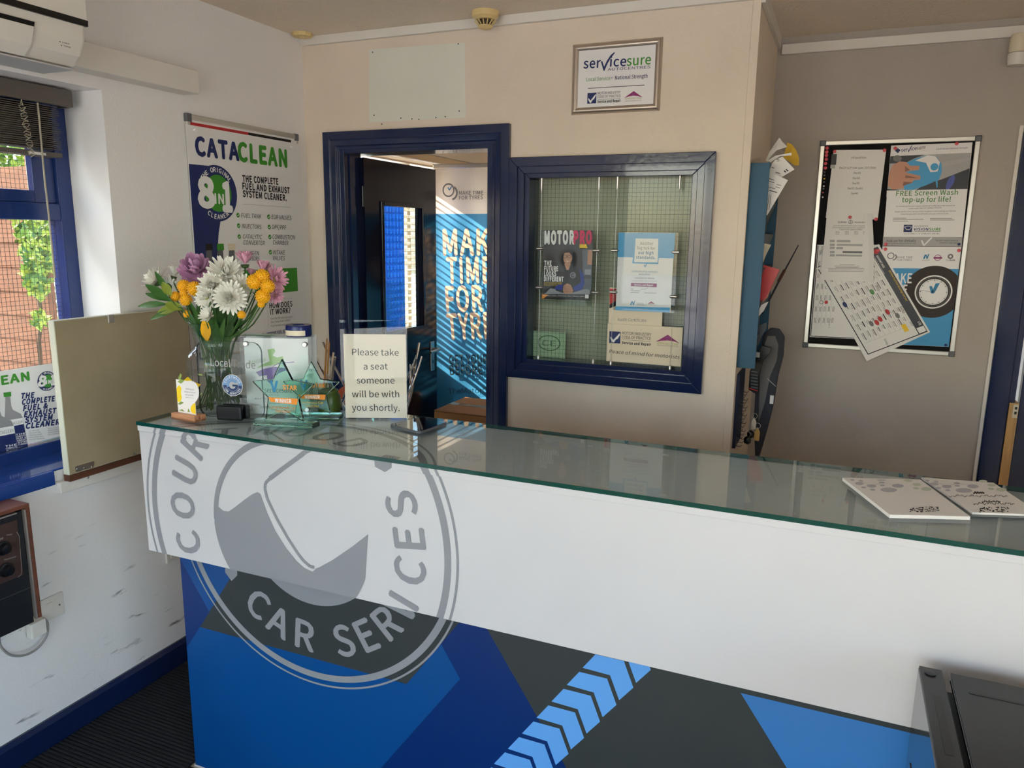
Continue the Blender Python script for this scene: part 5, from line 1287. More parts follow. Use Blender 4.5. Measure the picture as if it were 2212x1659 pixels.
for i, (t, x0, x1) in enumerate((('Nothing can', 268, 382), ('bring you peace', 250, 400), ('but yourself', 262, 376))): pc.text('grey_ink', t, Qc_(x0, 1028+40*i), Qc_(x1, 1040+40*i), 3.2, layer=3)
pc.text('grey_ink', 'Ralph Waldo Emerson', Qc_(264, 1142), Qc_(376, 1152), 1.8, layer=3); pc.done()

# ---- clear award plaque on a black foot
A, B = frame_at(None, 13); N = A.cross(B)
O = wz(503, 905, CZ); O.z = CZ
pq = thing('award_plaque', 'clear acrylic local trade award plaque with black foot', 'plaque', O)
def rr(w, h, r, z0, n=6):
    pts = []
    for cx_, cz_, a0 in ((w-r, z0+r, -90), (w-r, z0+h-r, 0), (-w+r, z0+h-r, 90), (-w+r, z0+r, 180)):
        for i in range(n+1): t = math.radians(a0+90*i/n); pts.append((cx_+r*math.cos(t), cz_+r*math.sin(t)))
    return pts
wl = rr(.1, .222, .028, .004)
real_glass('plaque_glass', (222, 230, 230), 0, 1.49)
mat('plaque_edge', (70, 78, 82), .1, spec=.8)
k = MB(); k.poly([O+A*a+B*b+N*.004 for a, b in wl]); k.poly([O+A*a+B*b-N*.004 for a, b in wl[::-1]]); k.done('panel', MATS['acrylic'], pq)
k = MB()
for i in range(len(wl)):
    (a, b), (c, d) = wl[i], wl[(i+1) % len(wl)]; k.poly([O+A*a+B*b+N*.004, O+A*a+B*b-N*.004, O+A*c+B*d-N*.004, O+A*c+B*d+N*.004])
thin_glass('acrylic_edge', (120, 132, 138), 1.49)
k.done('panel_edge', MATS['acrylic_edge'], pq)
k = MB(); k.obox(O+B*.021+N*.013, A*.039, N*.0085, B*.021); k.done('foot', MATS['black_plastic'], pq, bevel=.005, seg=3)
MB().obox(O+B*.021-N*.013+A*.004, A*.041, N*.0085, B*.021).done('foot', MATS['black_plastic'], pq, bevel=.005, seg=3)
pc = Print(pq, O+N*.004, A, B, lift=.0003)
mat('badge_blue', (110, 150, 190), .5); mat('badge_navy', (36, 62, 104), .5)
pc.text('lightgrey_ink', 'Local', Qc_(610, 702), Qc_(880, 722), 16); pc.text('grey_ink', 'Trade', Qc_(905, 722), Qc_(1225, 745), 16)
pc.text('grey_ink', 'Best Automotive Service Centre - Uxbridge & Hillingdon', Qc_(572, 1205), Qc_(1285, 1252), 3.6)
c0 = pc.px(Qc_(908, 972)); R0 = abs(pc.px(Qc_(908, 830))[1]-c0[1])
pc.ring('badge_blue', c0, R0*.6, R0, 0, 'emblem', 40, 0, 180); pc.ring('badge_navy', c0, R0*.6, R0, 0, 'emblem', 40, 180, 360); pc.ring('white_ink', c0, R0*.985, R0*1.04, 0, 'emblem'); pc.ring('lightgrey_ink', c0, 0, R0*.6, 0, 'emblem', 40)
pc.ring('badge_blue', c0, R0*.34, R0*.57, 1, 'emblem', 40, 35, 200); pc.ring('badge_navy', c0, R0*.34, R0*.57, 1, 'emblem', 40, 200, 360)
pc.poly('badge_navy', [(c0[0]+x*R0, c0[1]+y*R0) for x, y in ((.0, .08), (.55, .08), (.55, -.1), (0, -.1))], 2, 'emblem', True)
pc.arc('white_ink', 'COURTWOOD', c0, R0*.8, R0*.2, [158-136*i/8 for i in range(9)], 2, .01); pc.arc('white_ink', 'CAR SERVICES', c0, R0*.8, R0*.2, [206+128*i/11 for i in range(12)], 2, .01, inward=True)
pc.done()

# ---- certificate in a clear standoff frame, with a tape roll on it
A, B = frame_at(None, 23); N = A.cross(B)
O = wz(596, 897, CZ)+A*.012; O.z = CZ
cf2 = thing('certificate_frame', 'clear stand-off frame holding a supplier certificate behind the star awards', 'frame', O)
MB().obox(O+B*.118+N*.012, A*.104, N*.0015, B*.118).done('front_sheet', MATS['acrylic'], cf2)
MB().obox(O+B*.118-N*.045, A*.104, N*.0015, B*.118).done('back_sheet', mat('frost', (206, 204, 198), .4), cf2)
MB().obox(O+B*.118+N*.0065, A*.0925, N*.0008, B*.112).done('certificate', MATS['paper'], cf2)
MB().obox(O+B*.2345-N*.0165, A*.104, N*.0275, B*.0012).done('top_sheet', MATS['acrylic'], cf2)
for a in (-.085, .085):
    for b in (.022, .214):
        MB().lathe([(.0075, -.012), (.0075, .004), (.006, .006)], O+A*a+B*b+N*.012, 14, N).done('stand_off', MATS['steel'], cf2, smooth=True)
pc = Print(cf2, O+N*.0073, A, B, lift=.0002)
mat('sage', (164, 196, 130), .5); mat('lilac', (140, 116, 172), .5)
pc.poly('sage', [Qc_(*p) for p in ((1390, 480), (1480, 462), (1500, 500), (1460, 560), (1520, 590), (1600, 570), (1620, 640), (1500, 690), (1380, 700), (1240, 740), (1300, 690), (1420, 640))], 0, 'emblem')
pc.poly('lilac', [Qc_(*p) for p in ((1230, 790), (1340, 745), (1480, 715), (1650, 730), (1660, 760), (1560, 800), (1480, 870), (1480, 920), (1440, 945), (1390, 900), (1380, 830), (1280, 850))], 1, 'emblem')
pc.stroke('lilac', [Qc_(1460, 710), Qc_(1560, 665), Qc_(1760, 650)], 1.5, 1, 'emblem')
pc.text('sage', 'CATACLEAN', Qc_(1130, 690), Qc_(1370, 640), 7, layer=2, shear=.2)
pc.text('grey_ink', 'servicesure', Qc_(1360, 1065), Qc_(1740, 1068), 10); pc.text('grey_ink', 'AUTOCENTRES', Qc_(1210, 1165), Qc_(1740, 1168), 3.5); pc.text('grey_ink', 'Partner us', Qc_(1410, 1225), Qc_(1570, 1228), 4); pc.text('ink', 'Courtwood Car Services', Qc_(1290, 1285), Qc_(1700, 1288), 5); pc.text('orange_ink', 'Courtwood Car Services', Qc_(1455, 1310), Qc_(1770, 1330), 4); pc.text('green_ink', 'sticker', Qc_(1490, 1375), Qc_(1610, 1370), 6)
pc.done()
tp = O+A*.062-N*.014; tpz = CZ+.2361
tr_ = thing('tape_roll', 'dark blue roll of tape lying on the clear certificate frame', 'tape', (tp.x, tp.y, tpz))
mat('tape_blue', (24, 34, 92), .25)
MB().lathe([(.018, .0), (.036, .0), (.037, .002), (.037, .03), (.036, .032), (.018, .032), (.018, .0)], (tp.x, tp.y, tpz), 32).done('roll', MATS['tape_blue'], tr_, smooth=True)
k = MB()
for i in range(14):
    t0, t1 = math.radians(-135+i*8), math.radians(-135+(i+1)*8); r = .0373
    k.poly([(tp.x+r*math.cos(t0), tp.y+r*math.sin(t0), tpz+.003), (tp.x+r*math.cos(t1), tp.y+r*math.sin(t1), tpz+.003), (tp.x+r*math.cos(t1), tp.y+r*math.sin(t1), tpz+.018), (tp.x+r*math.cos(t0), tp.y+r*math.sin(t0), tpz+.018)])
k.done('paper_label', MATS['cream'], tr_)

# ---- two glass star awards
real_glass('award_glass', (196, 240, 226), 0, 1.5)
mat('jade_edge', (60, 190, 170), .1, trans=.5)
def star_award(O, deg, cpx, rpx, label, txt):
    A, B = frame_at(None, deg); N = A.cross(B); O = Vector(O); O.z = CZ
    st = thing('star_award', label, 'award', O)
    k = MB(); th = .012
    R = rpx; c = O+B*(.016+R*.81)
    pts = []
    for i in range(10):
        t = math.radians(90+36*i); r = R if i % 2 == 0 else R*.5; pts.append((r*math.cos(t), r*math.sin(t)))
    k.prism([c+A*a+B*b+N*th/2 for a, b in pts], -N*th); k.done('star', MATS['award_glass'], st, bevel=.002)
    w = R*.92
    k = MB(); k.prism([O+A*a+N*n for a, n in ((-w, .018), (w, .018), (w*1.08, -.02), (-w*1.08, -.02))], (0, 0, .0155)); k.done('base', MATS['award_glass'], st, bevel=.003)
    pr = Print(st, c+N*th/2, A, B, lift=.0004)
    pr.text_ab('orange_ink', 'STAR', (R*.02, R*.12), (1, 0), R*.42, R*.13, 2, .02); pr.text_ab('teal_ink', 'V', (-R*.36, R*.05), (1, 0), R*.22, R*.3, 2, .03)
    pr.text_ab('grey_ink', 'THE MOTOR', (-R*.42, -R*.02), (1, 0), R*.3, R*.045); pr.text_ab('grey_ink', 'OMBUDSMAN', (-R*.42, -R*.08), (1, 0), R*.33, R*.045)
    pr.poly('orange_ink', [(-R*.45, -R*.13), (R*.46, -R*.13), (R*.43, -R*.31), (-R*.38, -R*.27)], 1, 'winner_band', True); pr.text_ab('white_ink', 'WINNER', (-R*.24, -R*.27), (1, 0), R*.5, R*.11, 3, .02)
    pr.text_ab(txt, 'Courtwood Car', (-R*.42, -R*.45), (1, 0), R*.8, R*.08); pr.text_ab(txt, 'Services', (-R*.24, -R*.56), (1, 0), R*.46, R*.08)
    pr.done(); return st
star_award(wz(616, 920, CZ), 13, None, .096, 'glass star award standing in front of the clear certificate frame', 'orange_ink')
star_award(wz(677, 905, CZ), 24, None, .085, 'glass star award standing beside the wire bowl', 'yellow_ink')

# ---- sign in a clear holder
A, B = frame_at(None, 25); N = A.cross(B)
O = wz(811, 907, CZ); O.z = CZ
sg = thing('desk_sign', 'clear upright holder with a printed please take a seat notice', 'sign', O)
hw = .0945
MB().obox(O+B*.147+N*.0030, A*hw, N*.0008, B*.143).done('front_sheet', MATS['acrylic'], sg)
MB().obox(O+B*.147-N*.0035, A*hw, N*.0008, B*.143).done('back_sheet', MATS['acrylic'], sg)
MB().obox(O+B*.128-N*.0005+A*.003, A*(hw-.006), N*.0006, B*.122).done('notice', mat('notice_paper', (240, 224, 202), .6), sg)
MB().obox(O+B*.0022+N*.032, A*hw, N*.062, B*.0018).done('base', MATS['acrylic'], sg)
pc = Print(sg, O+N*.0001, A, B, lift=.0004)
Qg = lambda x, y: (640+x/6.38, 690+y/6.38)
for t, a, b in (('Please take', (772, 492), (1412, 500)), ('a seat', (930, 690), (1262, 688)), ('someone', (835, 882), (1355, 884)), ('will be with', (768, 1072), (1420, 1072)), ('you shortly.', (768, 1255), (1425, 1262))):
    pc.text('ink', t, Qg(*a), Qg(*b), 13.6, res=5)
pc.done()

# ---- chrome wire bowl with oddments, on the staff shelf behind the counter
BZ = 1.0005
bq = wy(790, 880, 2.125); BX, BYc = bq.x, 2.125
bw = thing('wire_bowl', 'chrome wire fruit bowl behind the please take a seat sign', 'bowl', (BX, BYc, BZ))
k0 = MB().tube([(BX+.065*math.cos(t*math.pi/12), BYc+.065*math.sin(t*math.pi/12), BZ+.0035) for t in range(25)], .0034, 8, cap=False); k0.done('base_ring', MATS['chrome'], bw, smooth=True)
for i in range(21):
    a = 2*math.pi*i/21; tw = (1.1 if i % 3 else -1.0); pts = []; hgt = random.uniform(.2, .3); rr_ = random.uniform(.11, .135)
    for j in range(15):
        f = j/14; r = .065+rr_*f**.7; z = BZ+.004+hgt*f**1.7; an_ = a+tw*f*.8
        pts.append((BX+r*math.cos(an_), BYc+r*math.sin(an_), z))
    MB().tube(pts, .004, 8).done('wire', MATS['chrome'], bw, smooth=True)
ogx = wy(752, 868, BYc-.05).x
fr_ = thing('orange', 'orange lying in the wire bowl', 'fruit', (BX-.02, BYc, BZ+.012))
mat('orange_skin', (236, 96, 30), .45, bump=.2, bscale=200)
MB().lathe([(.036*math.sin(math.pi*i/14), -.036*math.cos(math.pi*i/14)) for i in range(15)], (ogx, BYc-.05, BZ+.125), 24).done('peel', MATS['orange_skin'], fr_, smooth=True)
MB().lathe([(.003, .0), (.002, .003)], (ogx, BYc-.05, BZ+.16), 8).done('stalk', MATS['stem_green'], fr_)
for i, (u0, v0, u1, v1, lb) in enumerate(((706, 735, 699, 855, 'tallest thin wooden stick standing in the wire bowl'), (711, 742, 704, 858, 'thin wooden stick leaning beside the tallest one in the bowl'), (668, 758, 690, 850, 'thin wooden stick leaning over the rim of the wire bowl'))):
    p, q = wy(u0, v0, BYc+.02-.02*(i == 2)), wy(u1, v1, BYc-.01)
    st = thing('wooden_stick', lb, 'stick', q)
    k = MB().tube([q, p], .0032, 6); k.done('shaft', mat('stick_wood', (206, 150, 84), .6), st); MB().tube([p, p+(p-q).normalized()*.008], [.0032, .0008], 6).done('tip', MATS['beech'], st)
jr = thing('green_jar', 'round olive green jar behind the star awards', 'jar', wz(716, 896, CZ))
jc = wz(712, 893, CZ)
mat('olive_glaze', (74, 92, 34), .3)
MB().lathe([(.026, 0), (.033, .006), (.035, .03), (.033, .055), (.027, .066)], jc, 28).done('body', MATS['olive_glaze'], jr, smooth=True)
MB().lathe([(.028, .066), (.028, .072), (.02, .076), (.005, .078)], jc, 24).done('lid', MATS['olive_glaze'], jr, smooth=True)

# ---- tablet lying on the glass
tb = thing('tablet', 'dark glossy tablet lying flat on the glass beside the desk sign', 'tablet', (-1.06, 1.83, CZ))
q = [wz(*p, CZ+.006) for p in ((839, 917), (906, 934), (969, 912), (918, 900))]
c = sum(q, Vector())/4
pts = []
for i in range(4):
    a, b, d = q[i-1], q[i], q[(i+1) % 4]
    for f in (.0, .33, .67, 1.0):
        s = b+(a-b).normalized()*.014*(1-f)**1.6+(d-b).normalized()*.014*f**1.6; pts.append(s)
k = MB(); k.prism([(p.x, p.y, CZ+.0005) for p in pts], (0, 0, .0065)); k.done('body', MATS['grey_plastic'], tb)
k = MB(); k.poly([(c.x+(p.x-c.x)*.97, c.y+(p.y-c.y)*.97, CZ+.0073) for p in pts][::1]); k.done('screen', mat('screen_glass', (10, 14, 30), .04, spec=.9), tb)

# ---- note pads at the right
def pad(cor, th, label):
    q = [wz(*p, CZ+th) for p in cor]; c = sum(q, Vector())/4
    o = thing('note_pad', label, 'note pad', (c.x, c.y, CZ))
    MB().prism([(p.x, p.y, CZ+.0003) for p in q], (0, 0, th)).done('pages', MATS['paper'], o)
    A = (q[2]-q[1]).normalized(); Bv = (q[0]-q[1]); Bv = (Bv-A*Bv.dot(A)).normalized()
    return o, Print(o, (q[1].x, q[1].y, CZ+th+.0003), A, Bv, lift=.0002)
Qp = lambda x, y: (1700+x/4.32, 950+y/4.32)
mat('dot_grey', (186, 184, 190), .6); mat('dot_green', (200, 206, 186), .6)
def dots(pr, dx, dy):
    for x, y, rx, ry, m in ((675, 408, 40, 14, 'dot_grey'), (690, 385, 22, 8, 'dot_grey'), (790, 432, 45, 15, 'dot_grey'), (950, 468, 78, 22, 'dot_grey'), (1035, 430, 55, 18, 'dot_grey'), (885, 400, 28, 9, 'dot_grey'), (800, 467, 25, 9, 'dot_grey'), (890, 425, 25, 8, 'dot_grey'), (1130, 382, 40, 12, 'dot_green'), (1210, 418, 40, 14, 'dot_green'), (1205, 453, 30, 10, 'dot_green'), (1300, 460, 50, 18, 'dot_green'), (715, 445, 24, 8, 'dot_grey'), (610, 375, 20, 7, 'dot_grey')):
        pr.ell(m, Qp(x+dx, y+dy), Qp(x+dx+rx, y+dy+2), Qp(x+dx, y+dy+ry), 0, 'cover_dot', 18)
    pr.stroke('dot_grey', [Qp(700+dx, 392+dy), Qp(790+dx, 428+dy), Qp(890+dx, 402+dy), Qp(1030+dx, 425+dy)], .4, 0)
o, pr = pad([(1820, 1032), (1922, 1112), (2096, 1116), (1988, 1036)], .007, 'white note pad with printed dots lying over the other pad')
dots(pr, 0, 0)
for i in range(60):
    x = 1150+random.random()*265; y = 628+random.random()*48; pr.ell('ink', Qp(x, y), Qp(x+random.uniform(4, 11), y+1), Qp(x, y+4), 1, 'print_blot', 8)
pr.text('grey_ink', 'notes', Qp(905, 372), Qp(832, 374), 3); pr.done()
o, pr = pad([(1990, 1031), (2100, 1107), (2252, 1112), (2146, 1043)], .004, 'white note pad with handwriting lying beside the thicker pad')
dots(pr, 700, 5)
for i in range(60):
    x = 1800+random.random()*265; y = 628+random.random()*48; pr.ell('ink', Qp(x, y), Qp(x+random.uniform(4, 11), y+1), Qp(x, y+4), 1, 'print_blot', 8)
for (x0, y0, x1) in ((1510, 525, 2060), (1820, 578, 1990), (1740, 597, 2120), (1740, 495, 1840)):
    pts = [Qp(x0+(x1-x0)*i/40, y0+8*math.sin(i*1.9)+6*math.sin(i*.7)) for i in range(41)]; pr.stroke('grey_ink', pts, .5, 1, 'handwriting')
pr.done()

# ---- black machine standing in front of the counter
bmx = thing('black_machine', 'glossy black floor-standing machine in front of the counter', 'machine', (.34, 1.28, 0))
mat('machine_black', (20, 22, 26), .12, coat=.4); mat('machine_top', (30, 31, 34), .35)
zt = .905
MB().box((.19, 1.02, .0095), (.2285, 1.45, zt-.004)).done('side_module', MATS['machine_black'], bmx, bevel=.002)
MB().box((.191, 1.03, zt-.004), (.2275, 1.449, zt)).done('module_lid', MATS['machine_top'], bmx, bevel=.0015)
MB().box((.2285, 1.02, .0095), (.238, 1.43, zt-.03)).done('joint', MATS['black'], bmx)
MB().box((.238, 1.0, .0095), (.55, 1.447, zt-.004)).done('body', MATS['machine_black'], bmx, bevel=.004)
MB().box((.2395, 1.01, zt-.004), (.548, 1.446, zt)).done('body_lid', MATS['machine_top'], bmx, bevel=.002)
MB().lathe([(.0, .0), (.009, .0), (.009, .0025), (.005, .003)], (.207, 1.425, zt), 18).done('button', MATS['black_plastic'], bmx, smooth=True)
MB().box((.205, 1.19, zt), (.218, 1.355, zt+.0008)).done('slot', MATS['black'], bmx, bevel=.0005)
MB().box((.262, 1.385, zt), (.345, 1.391, zt+.0008)).done('seam', MATS['black'], bmx)
MB().box((.40, 1.2, zt), (.52, 1.40, zt+.03)).done('hopper', mat('smoke_plastic', (88, 84, 80), .15, trans=.4), bmx, bevel=.01)
for a in range(3): MB().box((.1885, 1.06, .2+.19*a), (.1902, 1.40, .36+.19*a)).done('side_panel', MATS['machine_black'], bmx, bevel=.0005)
# ================================================================ notice board on the recess wall
NBY = YR
nb_ = thing('notice_board', 'black felt notice board with silver frame on the recess wall', 'notice board', (.16, NBY, 1.17))
c4 = [wy(*p, NBY) for p in ((1771.7, 307), (2118, 292.6), (2061.7, 768.4), (1735.7, 749.6))]
nx0, nx1, nz1, nz0 = (c4[0].x+c4[3].x)/2, (c4[1].x+c4[2].x)/2, (c4[0].z+c4[1].z)/2, (c4[2].z+c4[3].z)/2
mat('felt', (10, 11, 13), .95)
MB().box((nx0+.01, NBY-.010, nz0+.01), (nx1-.01, NBY, nz1-.01)).done('felt', MATS['felt'], nb_)
fw = .019
for a, b in (((nx0, nz0), (nx0+fw, nz1)), ((nx1-fw, nz0), (nx1, nz1)), ((nx0+fw, nz0), (nx1-fw, nz0+fw)), ((nx0+fw, nz1-fw), (nx1-fw, nz1))):
    MB().box((a[0], NBY-.014, a[1]), (b[0], NBY, b[1])).done('frame', MATS['alu'], nb_, bevel=.003)
for x in (nx0-.002, nx1-.022):
    for z in (nz0-.002, nz1-.022): MB().box((x, NBY-.016, z), (x+.024, NBY, z+.024)).done('corner_cap', MATS['grey_plastic'], nb_, bevel=.003)
YN = NBY-.0108
Q8 = lambda x, y: (1720+x/3.19, 270+y/3.19)
Qa = lambda x, y: (1720+x/5.186, 300+y/5.186)
Qb = lambda x, y: (1900+x/6.38, 300+y/6.38)
Qn = lambda x, y: (1720+x/5.53, 520+y/5.53)
def note(name, label, cat, cor, Y, mt='paper', th=.0008, rectify=True):
    q = [wy(*p, Y) for p in cor]
    o = thing(name, label, cat, (sum(p.x for p in q)/4, Y, min(p.z for p in q)))
    MB().prism([(p.x, Y, p.z) for p in q], (0, th, 0)).done('sheet', MATS[mt], o)
    return o, Print(o, (0, Y, 0), (1, 0, 0), (0, 0, 1), lift=.0003, step=.00018)
# price list behind, lower left
o, pr = note('price_list', 'upright supplier price list pinned at the bottom of the notice board', 'price list', [Qn(252, 48), Qn(1000, 48), Qn(960, 1185), Qn(160, 1150)], YN-.001)
pr.stroke('ink', [Qn(262, 60), Qn(172, 1140), Qn(900, 1175)], 1.6, 0); 
for r in range(7):
    x0 = 250-8*r
    for cidx in range(5):
        x, y = 285+52*cidx-10*r, 110+135*r
        pr.line('lightgrey_ink', Qn(x-22, y-40), Qn(x-34, y+90), .4, 0)
        for j in range(2): pr.line('grey_ink', Qn(x-4+14*j, y), Qn(x-10+14*j, y+62), .9, 1)
pr.text('ink', 'FORD', Qn(300, 70), Qn(294, 160), 3); pr.disc('navy_ink', Qn(285, 330), Qn(285, 300), 1, n=16); pr.text('ink', 'Johnsons', Qn(230, 290), Qn(222, 380), 2.4); pr.disc('grey_ink', Qn(300, 735), Qn(300, 712), 1, n=14, inner=.7); pr.disc('red_ink', Qn(358, 735), Qn(358, 715), 1, n=14); pr.text('grey_ink', 'Group 1', Qn(398, 935), Qn(385, 1040), 3); pr.done()
# screen wash poster
o, pr = note('screenwash_poster', 'screen wash poster with a hand pouring blue liquid on the notice board', 'poster', [Qb(160, 92), Qb(1282, 48), Qb(1130, 1482), Qb(42, 1475)], YN-.002, 'poster')
mat('photo_dark', (40, 44, 52), .4); mat('photo_silver', (168, 166, 164), .4); mat('photo_skin', (196, 140, 112), .4); mat('photo_skin_dark', (140, 92, 74), .4); mat('photo_blue', (60, 156, 206), .4); mat('photo_cap', (70, 84, 160), .4); mat('dull_green', (90, 140, 80), .5)
PQ = lambda m, pts, L, n='photo_print': pr.poly(m, [Qb(*p) for p in pts], L, n)
PQ('photo_silver', ((150, 240), (1262, 190), (1215, 690), (105, 745)), 0)
PQ('photo_dark', ((150, 240), (620, 218), (480, 270), (360, 330), (140, 340)), 1); PQ('photo_dark', ((1242, 405), (1205, 760), (700, 760), (440, 740), (640, 620), (850, 560)), 1); PQ('lightgrey_ink', ((870, 320), (1250, 250), (1244, 300), (860, 400)), 1); PQ('photo_dark', ((105, 690), (250, 700), (400, 740), (390, 765), (100, 770)), 1)
PQ('photo_blue', ((340, 340), (500, 270), (660, 225), (780, 240), (850, 340), (860, 450), (820, 560), (640, 640), (440, 710), (340, 700), (310, 500)), 2)
PQ('poster', ((490, 300), (660, 225), (770, 240), (830, 320), (800, 450), (700, 460), (640, 330)), 3); pr.ell('photo_blue', Qb(755, 385), Qb(810, 380), Qb(755, 435), 4, 'photo_print')
PQ('photo_blue', ((755, 470), (800, 460), (800, 660), (785, 680), (770, 560)), 4)
PQ('photo_skin', ((115, 650), (130, 480), (180, 360), (280, 310), (370, 320), (420, 370), (550, 370), (545, 430), (430, 440), (350, 460), (480, 490), (565, 510), (560, 560), (470, 570), (440, 610), (340, 640), (330, 680), (180, 698)), 4); PQ('photo_skin_dark', ((350, 370), (420, 430), (350, 455)), 5); PQ('photo_skin_dark', ((360, 500), (560, 545), (350, 540)), 5); PQ('photo_skin_dark', ((330, 590), (460, 600), (320, 650)), 5)
pr.ell('grey_ink', Qb(245, 270), Qb(305, 270), Qb(245, 315), 4, 'photo_print'); pr.ell('photo_cap', Qb(975, 600), Qb(1035, 560), Qb(955, 695), 4, 'photo_print')
SSq = lambda x, y: Qb(300+(x-480)*.289, 180+(y-694)*.3-(x-480)*.02)
servicesure(pr, SSq, 6.38/.3, 'navy_ink', 'grey_ink', False)
pr.poly('navy_ink', [Qb(*p) for p in ((210, 160), (250, 128), (290, 155), (250, 198))], 2, 'emblem')
T = lambda m, t, a, b, h, **k: pr.text(m, t, Qb(*a), Qb(*b), h/6.38, **k)
T('navy_ink', 'Local Service National Strength', (780, 150), (1215, 132), 22); PQ('poster', ((100, 712), (1212, 690), (1202, 792), (94, 802)), 5, 'print_block'); T('dull_green', 'FREE Screen Wash', (228, 786), (1075, 768), 66, layer=6, bold=.015); T('dull_green', 'top-up for life!', (308, 872), (975, 864), 66, layer=6, bold=.015)
for t, a, b in (("As a thank you for your repeat custom we're offering to top up your car", (228, 938), (1040, 925)), ('screen wash FREE OF CHARGE FOR LIFE!', (400, 968), (855, 958)), ('Simply ask for a Free Top up card at reception or when paying your bill and', (210, 1012), (1045, 1002)), ('every time you call in we will make sure your reservoir is full.', (290, 1045), (950, 1038))): T('ink', t, a, b, 17)
for a, b in (((185, 1092), (365, 1092)), ((182, 1112), (605, 1108)), ((182, 1132), (395, 1134)), ((697, 1098), (1000, 1098)), ((697, 1118), (1030, 1118))): pr.line('grey_ink', Qb(*a), Qb(*b), 1, 1)
PQ('navy_ink', ((335, 1182), (455, 1184), (445, 1286), (328, 1283)), 1, 'emblem'); pr.stroke('white_ink', [Qb(345, 1212), Qb(395, 1200), Qb(442, 1212), Qb(412, 1252), Qb(370, 1250), Qb(345, 1212)], .8, 2, 'emblem')
T('ink', 'servicesure', (475, 1210), (670, 1210), 20); T('navy_ink', 'VISION', (470, 1263), (668, 1264), 36, bold=.02); T('green_ink', 'SURE', (680, 1264), (842, 1264), 36, bold=.02); pr.line('ink', Qb(468, 1278), Qb(842, 1278), .6, 1); T('ink', 'CLEARLY A GREAT DEAL', (335, 1315), (830, 1314), 14)
PQ('lightgrey_ink', ((48, 1350), (1140, 1352), (1132, 1480), (44, 1475)), 0, 'print_block'); T('ink', 'Ask us for details', (95, 1422), (500, 1422), 34); T('ink', 'visit servicesureautocentres.com', (95, 1448), (498, 1450), 15); T('ink', "The UK's fastest growing", (765, 1410), (1080, 1410), 18); T('ink', 'network of garages', (825, 1440), (1075, 1440), 18); pr.stroke('white_ink', [Qb(580, 1400), Qb(610, 1470), Qb(720, 1360)], 3, 2)
pr.done()
# tyre poster
o, pr = note('tyre_poster', 'tyre safety poster with a tyre clock on the notice board', 'poster', [Qn(1030, 68), Qn(1975, 72), Qn(1822, 1268), Qn(980, 1230)], YN-.003, 'poster')
PQ = lambda m, pts, L, n='print_block': pr.poly(m, [Qn(*p) for p in pts], L, n)
PQ('banner_blue', ((1010, 325), (1940, 338), (1822, 1266), (982, 1228)), 0)
T = lambda m, t, a, b, h, **k: pr.text(m, t, Qn(*a), Qn(*b), h/5.53, **k)
T('grey_ink', 'MAKE TIME', (1203, 210), (1388, 210), 24); T('grey_ink', 'FOR TYRES', (1200, 243), (1380, 242), 24)
pr.disc('grey_ink', Qn(1130, 180), Qn(1130, 140), 1, n=20, inner=.75); pr.disc('grey_ink', Qn(1158, 195), Qn(1158, 155), 0, n=20, inner=.7, a0=-90, a1=60)
mlogo(pr, lambda x, y: Qn(1515+x, 155+y)); T('grey_ink', 'THE MOTOR', (1503, 230), (1590, 230), 8); T('grey_ink', 'OMBUDSMAN', (1500, 243), (1592, 243), 8)
pr.disc('magenta_ink', Qn(1690, 203), Qn(1690, 166), 1, n=20, inner=.82); PQ('magenta_ink', ((1640, 195), (1742, 195), (1742, 215), (1640, 215)), 2); pr.disc('grey_ink', Qn(1842, 188), Qn(1842, 158), 1, n=20, inner=.45); T('grey_ink', 'Tyre', (1785, 243), (1828, 243), 22); T('ink', 'Safe', (1830, 243), (1895, 243), 22, bold=.015)
tc_ = pr.px(Qn(1905, 612)); pr.disc('tyre', Qn(1632, 612), Qn(1632, 300), 1, 'tyre_picture', 64, clip=(-9, tc_[0], -9, 9)); pr.disc('white_ink', Qn(1638, 612), Qn(1638, 412), 2, 'tyre_picture', 48); pr.disc('tyre', Qn(1638, 612), Qn(1638, 428), 3, 'tyre_picture', 48); pr.disc('grey_ink', Qn(1638, 612), Qn(1638, 438), 4, 'tyre_picture', 48, inner=.97); pr.disc('white_ink', Qn(1638, 612), Qn(1638, 458), 4, 'tyre_picture', 48)
c0 = pr.px(Qn(1638, 612)); R0 = abs(pr.px(Qn(1638, 458))[1]-c0[1])
for i in range(60):
    t = math.radians(6*i); r0_ = .9 if i % 5 else .86; k = pr.mb('tick', 'ink', 5)
    d = Vector((math.cos(t), math.sin(t))); n_ = Vector((-d.y, d.x))*(.0005 if i % 5 else .0011); cc = Vector(c0)
    k.poly([pr.w(tuple(cc+d*R0*r0_-n_), 5), pr.w(tuple(cc+d*R0*.97-n_), 5), pr.w(tuple(cc+d*R0*.97+n_), 5), pr.w(tuple(cc+d*R0*r0_+n_), 5)])
PQ('teal_ink', ((1588, 545), (1620, 540), (1640, 600), (1610, 630)), 6, 'clock_hand'); PQ('teal_ink', ((1610, 628), (1665, 510), (1715, 505), (1665, 600), (1640, 632)), 6, 'clock_hand'); pr.line('ink', Qn(1480, 590), Qn(1660, 620), .5, 6, 'clock_hand'); mlogo(pr, lambda x, y: Qn(1600+x*.7, 670+y*.6))
T('white_ink', 'MAKE', (1085, 505), (1375, 505), 112, layer=1, bold=.02); T('white_ink', 'TIME', (1080, 640), (1320, 640), 112, layer=1, bold=.02)
T('teal_ink', 'TheMotorOmbudsman.org/Tyres', (1180, 1196), (1560, 1200), 17, layer=1); pr.done()
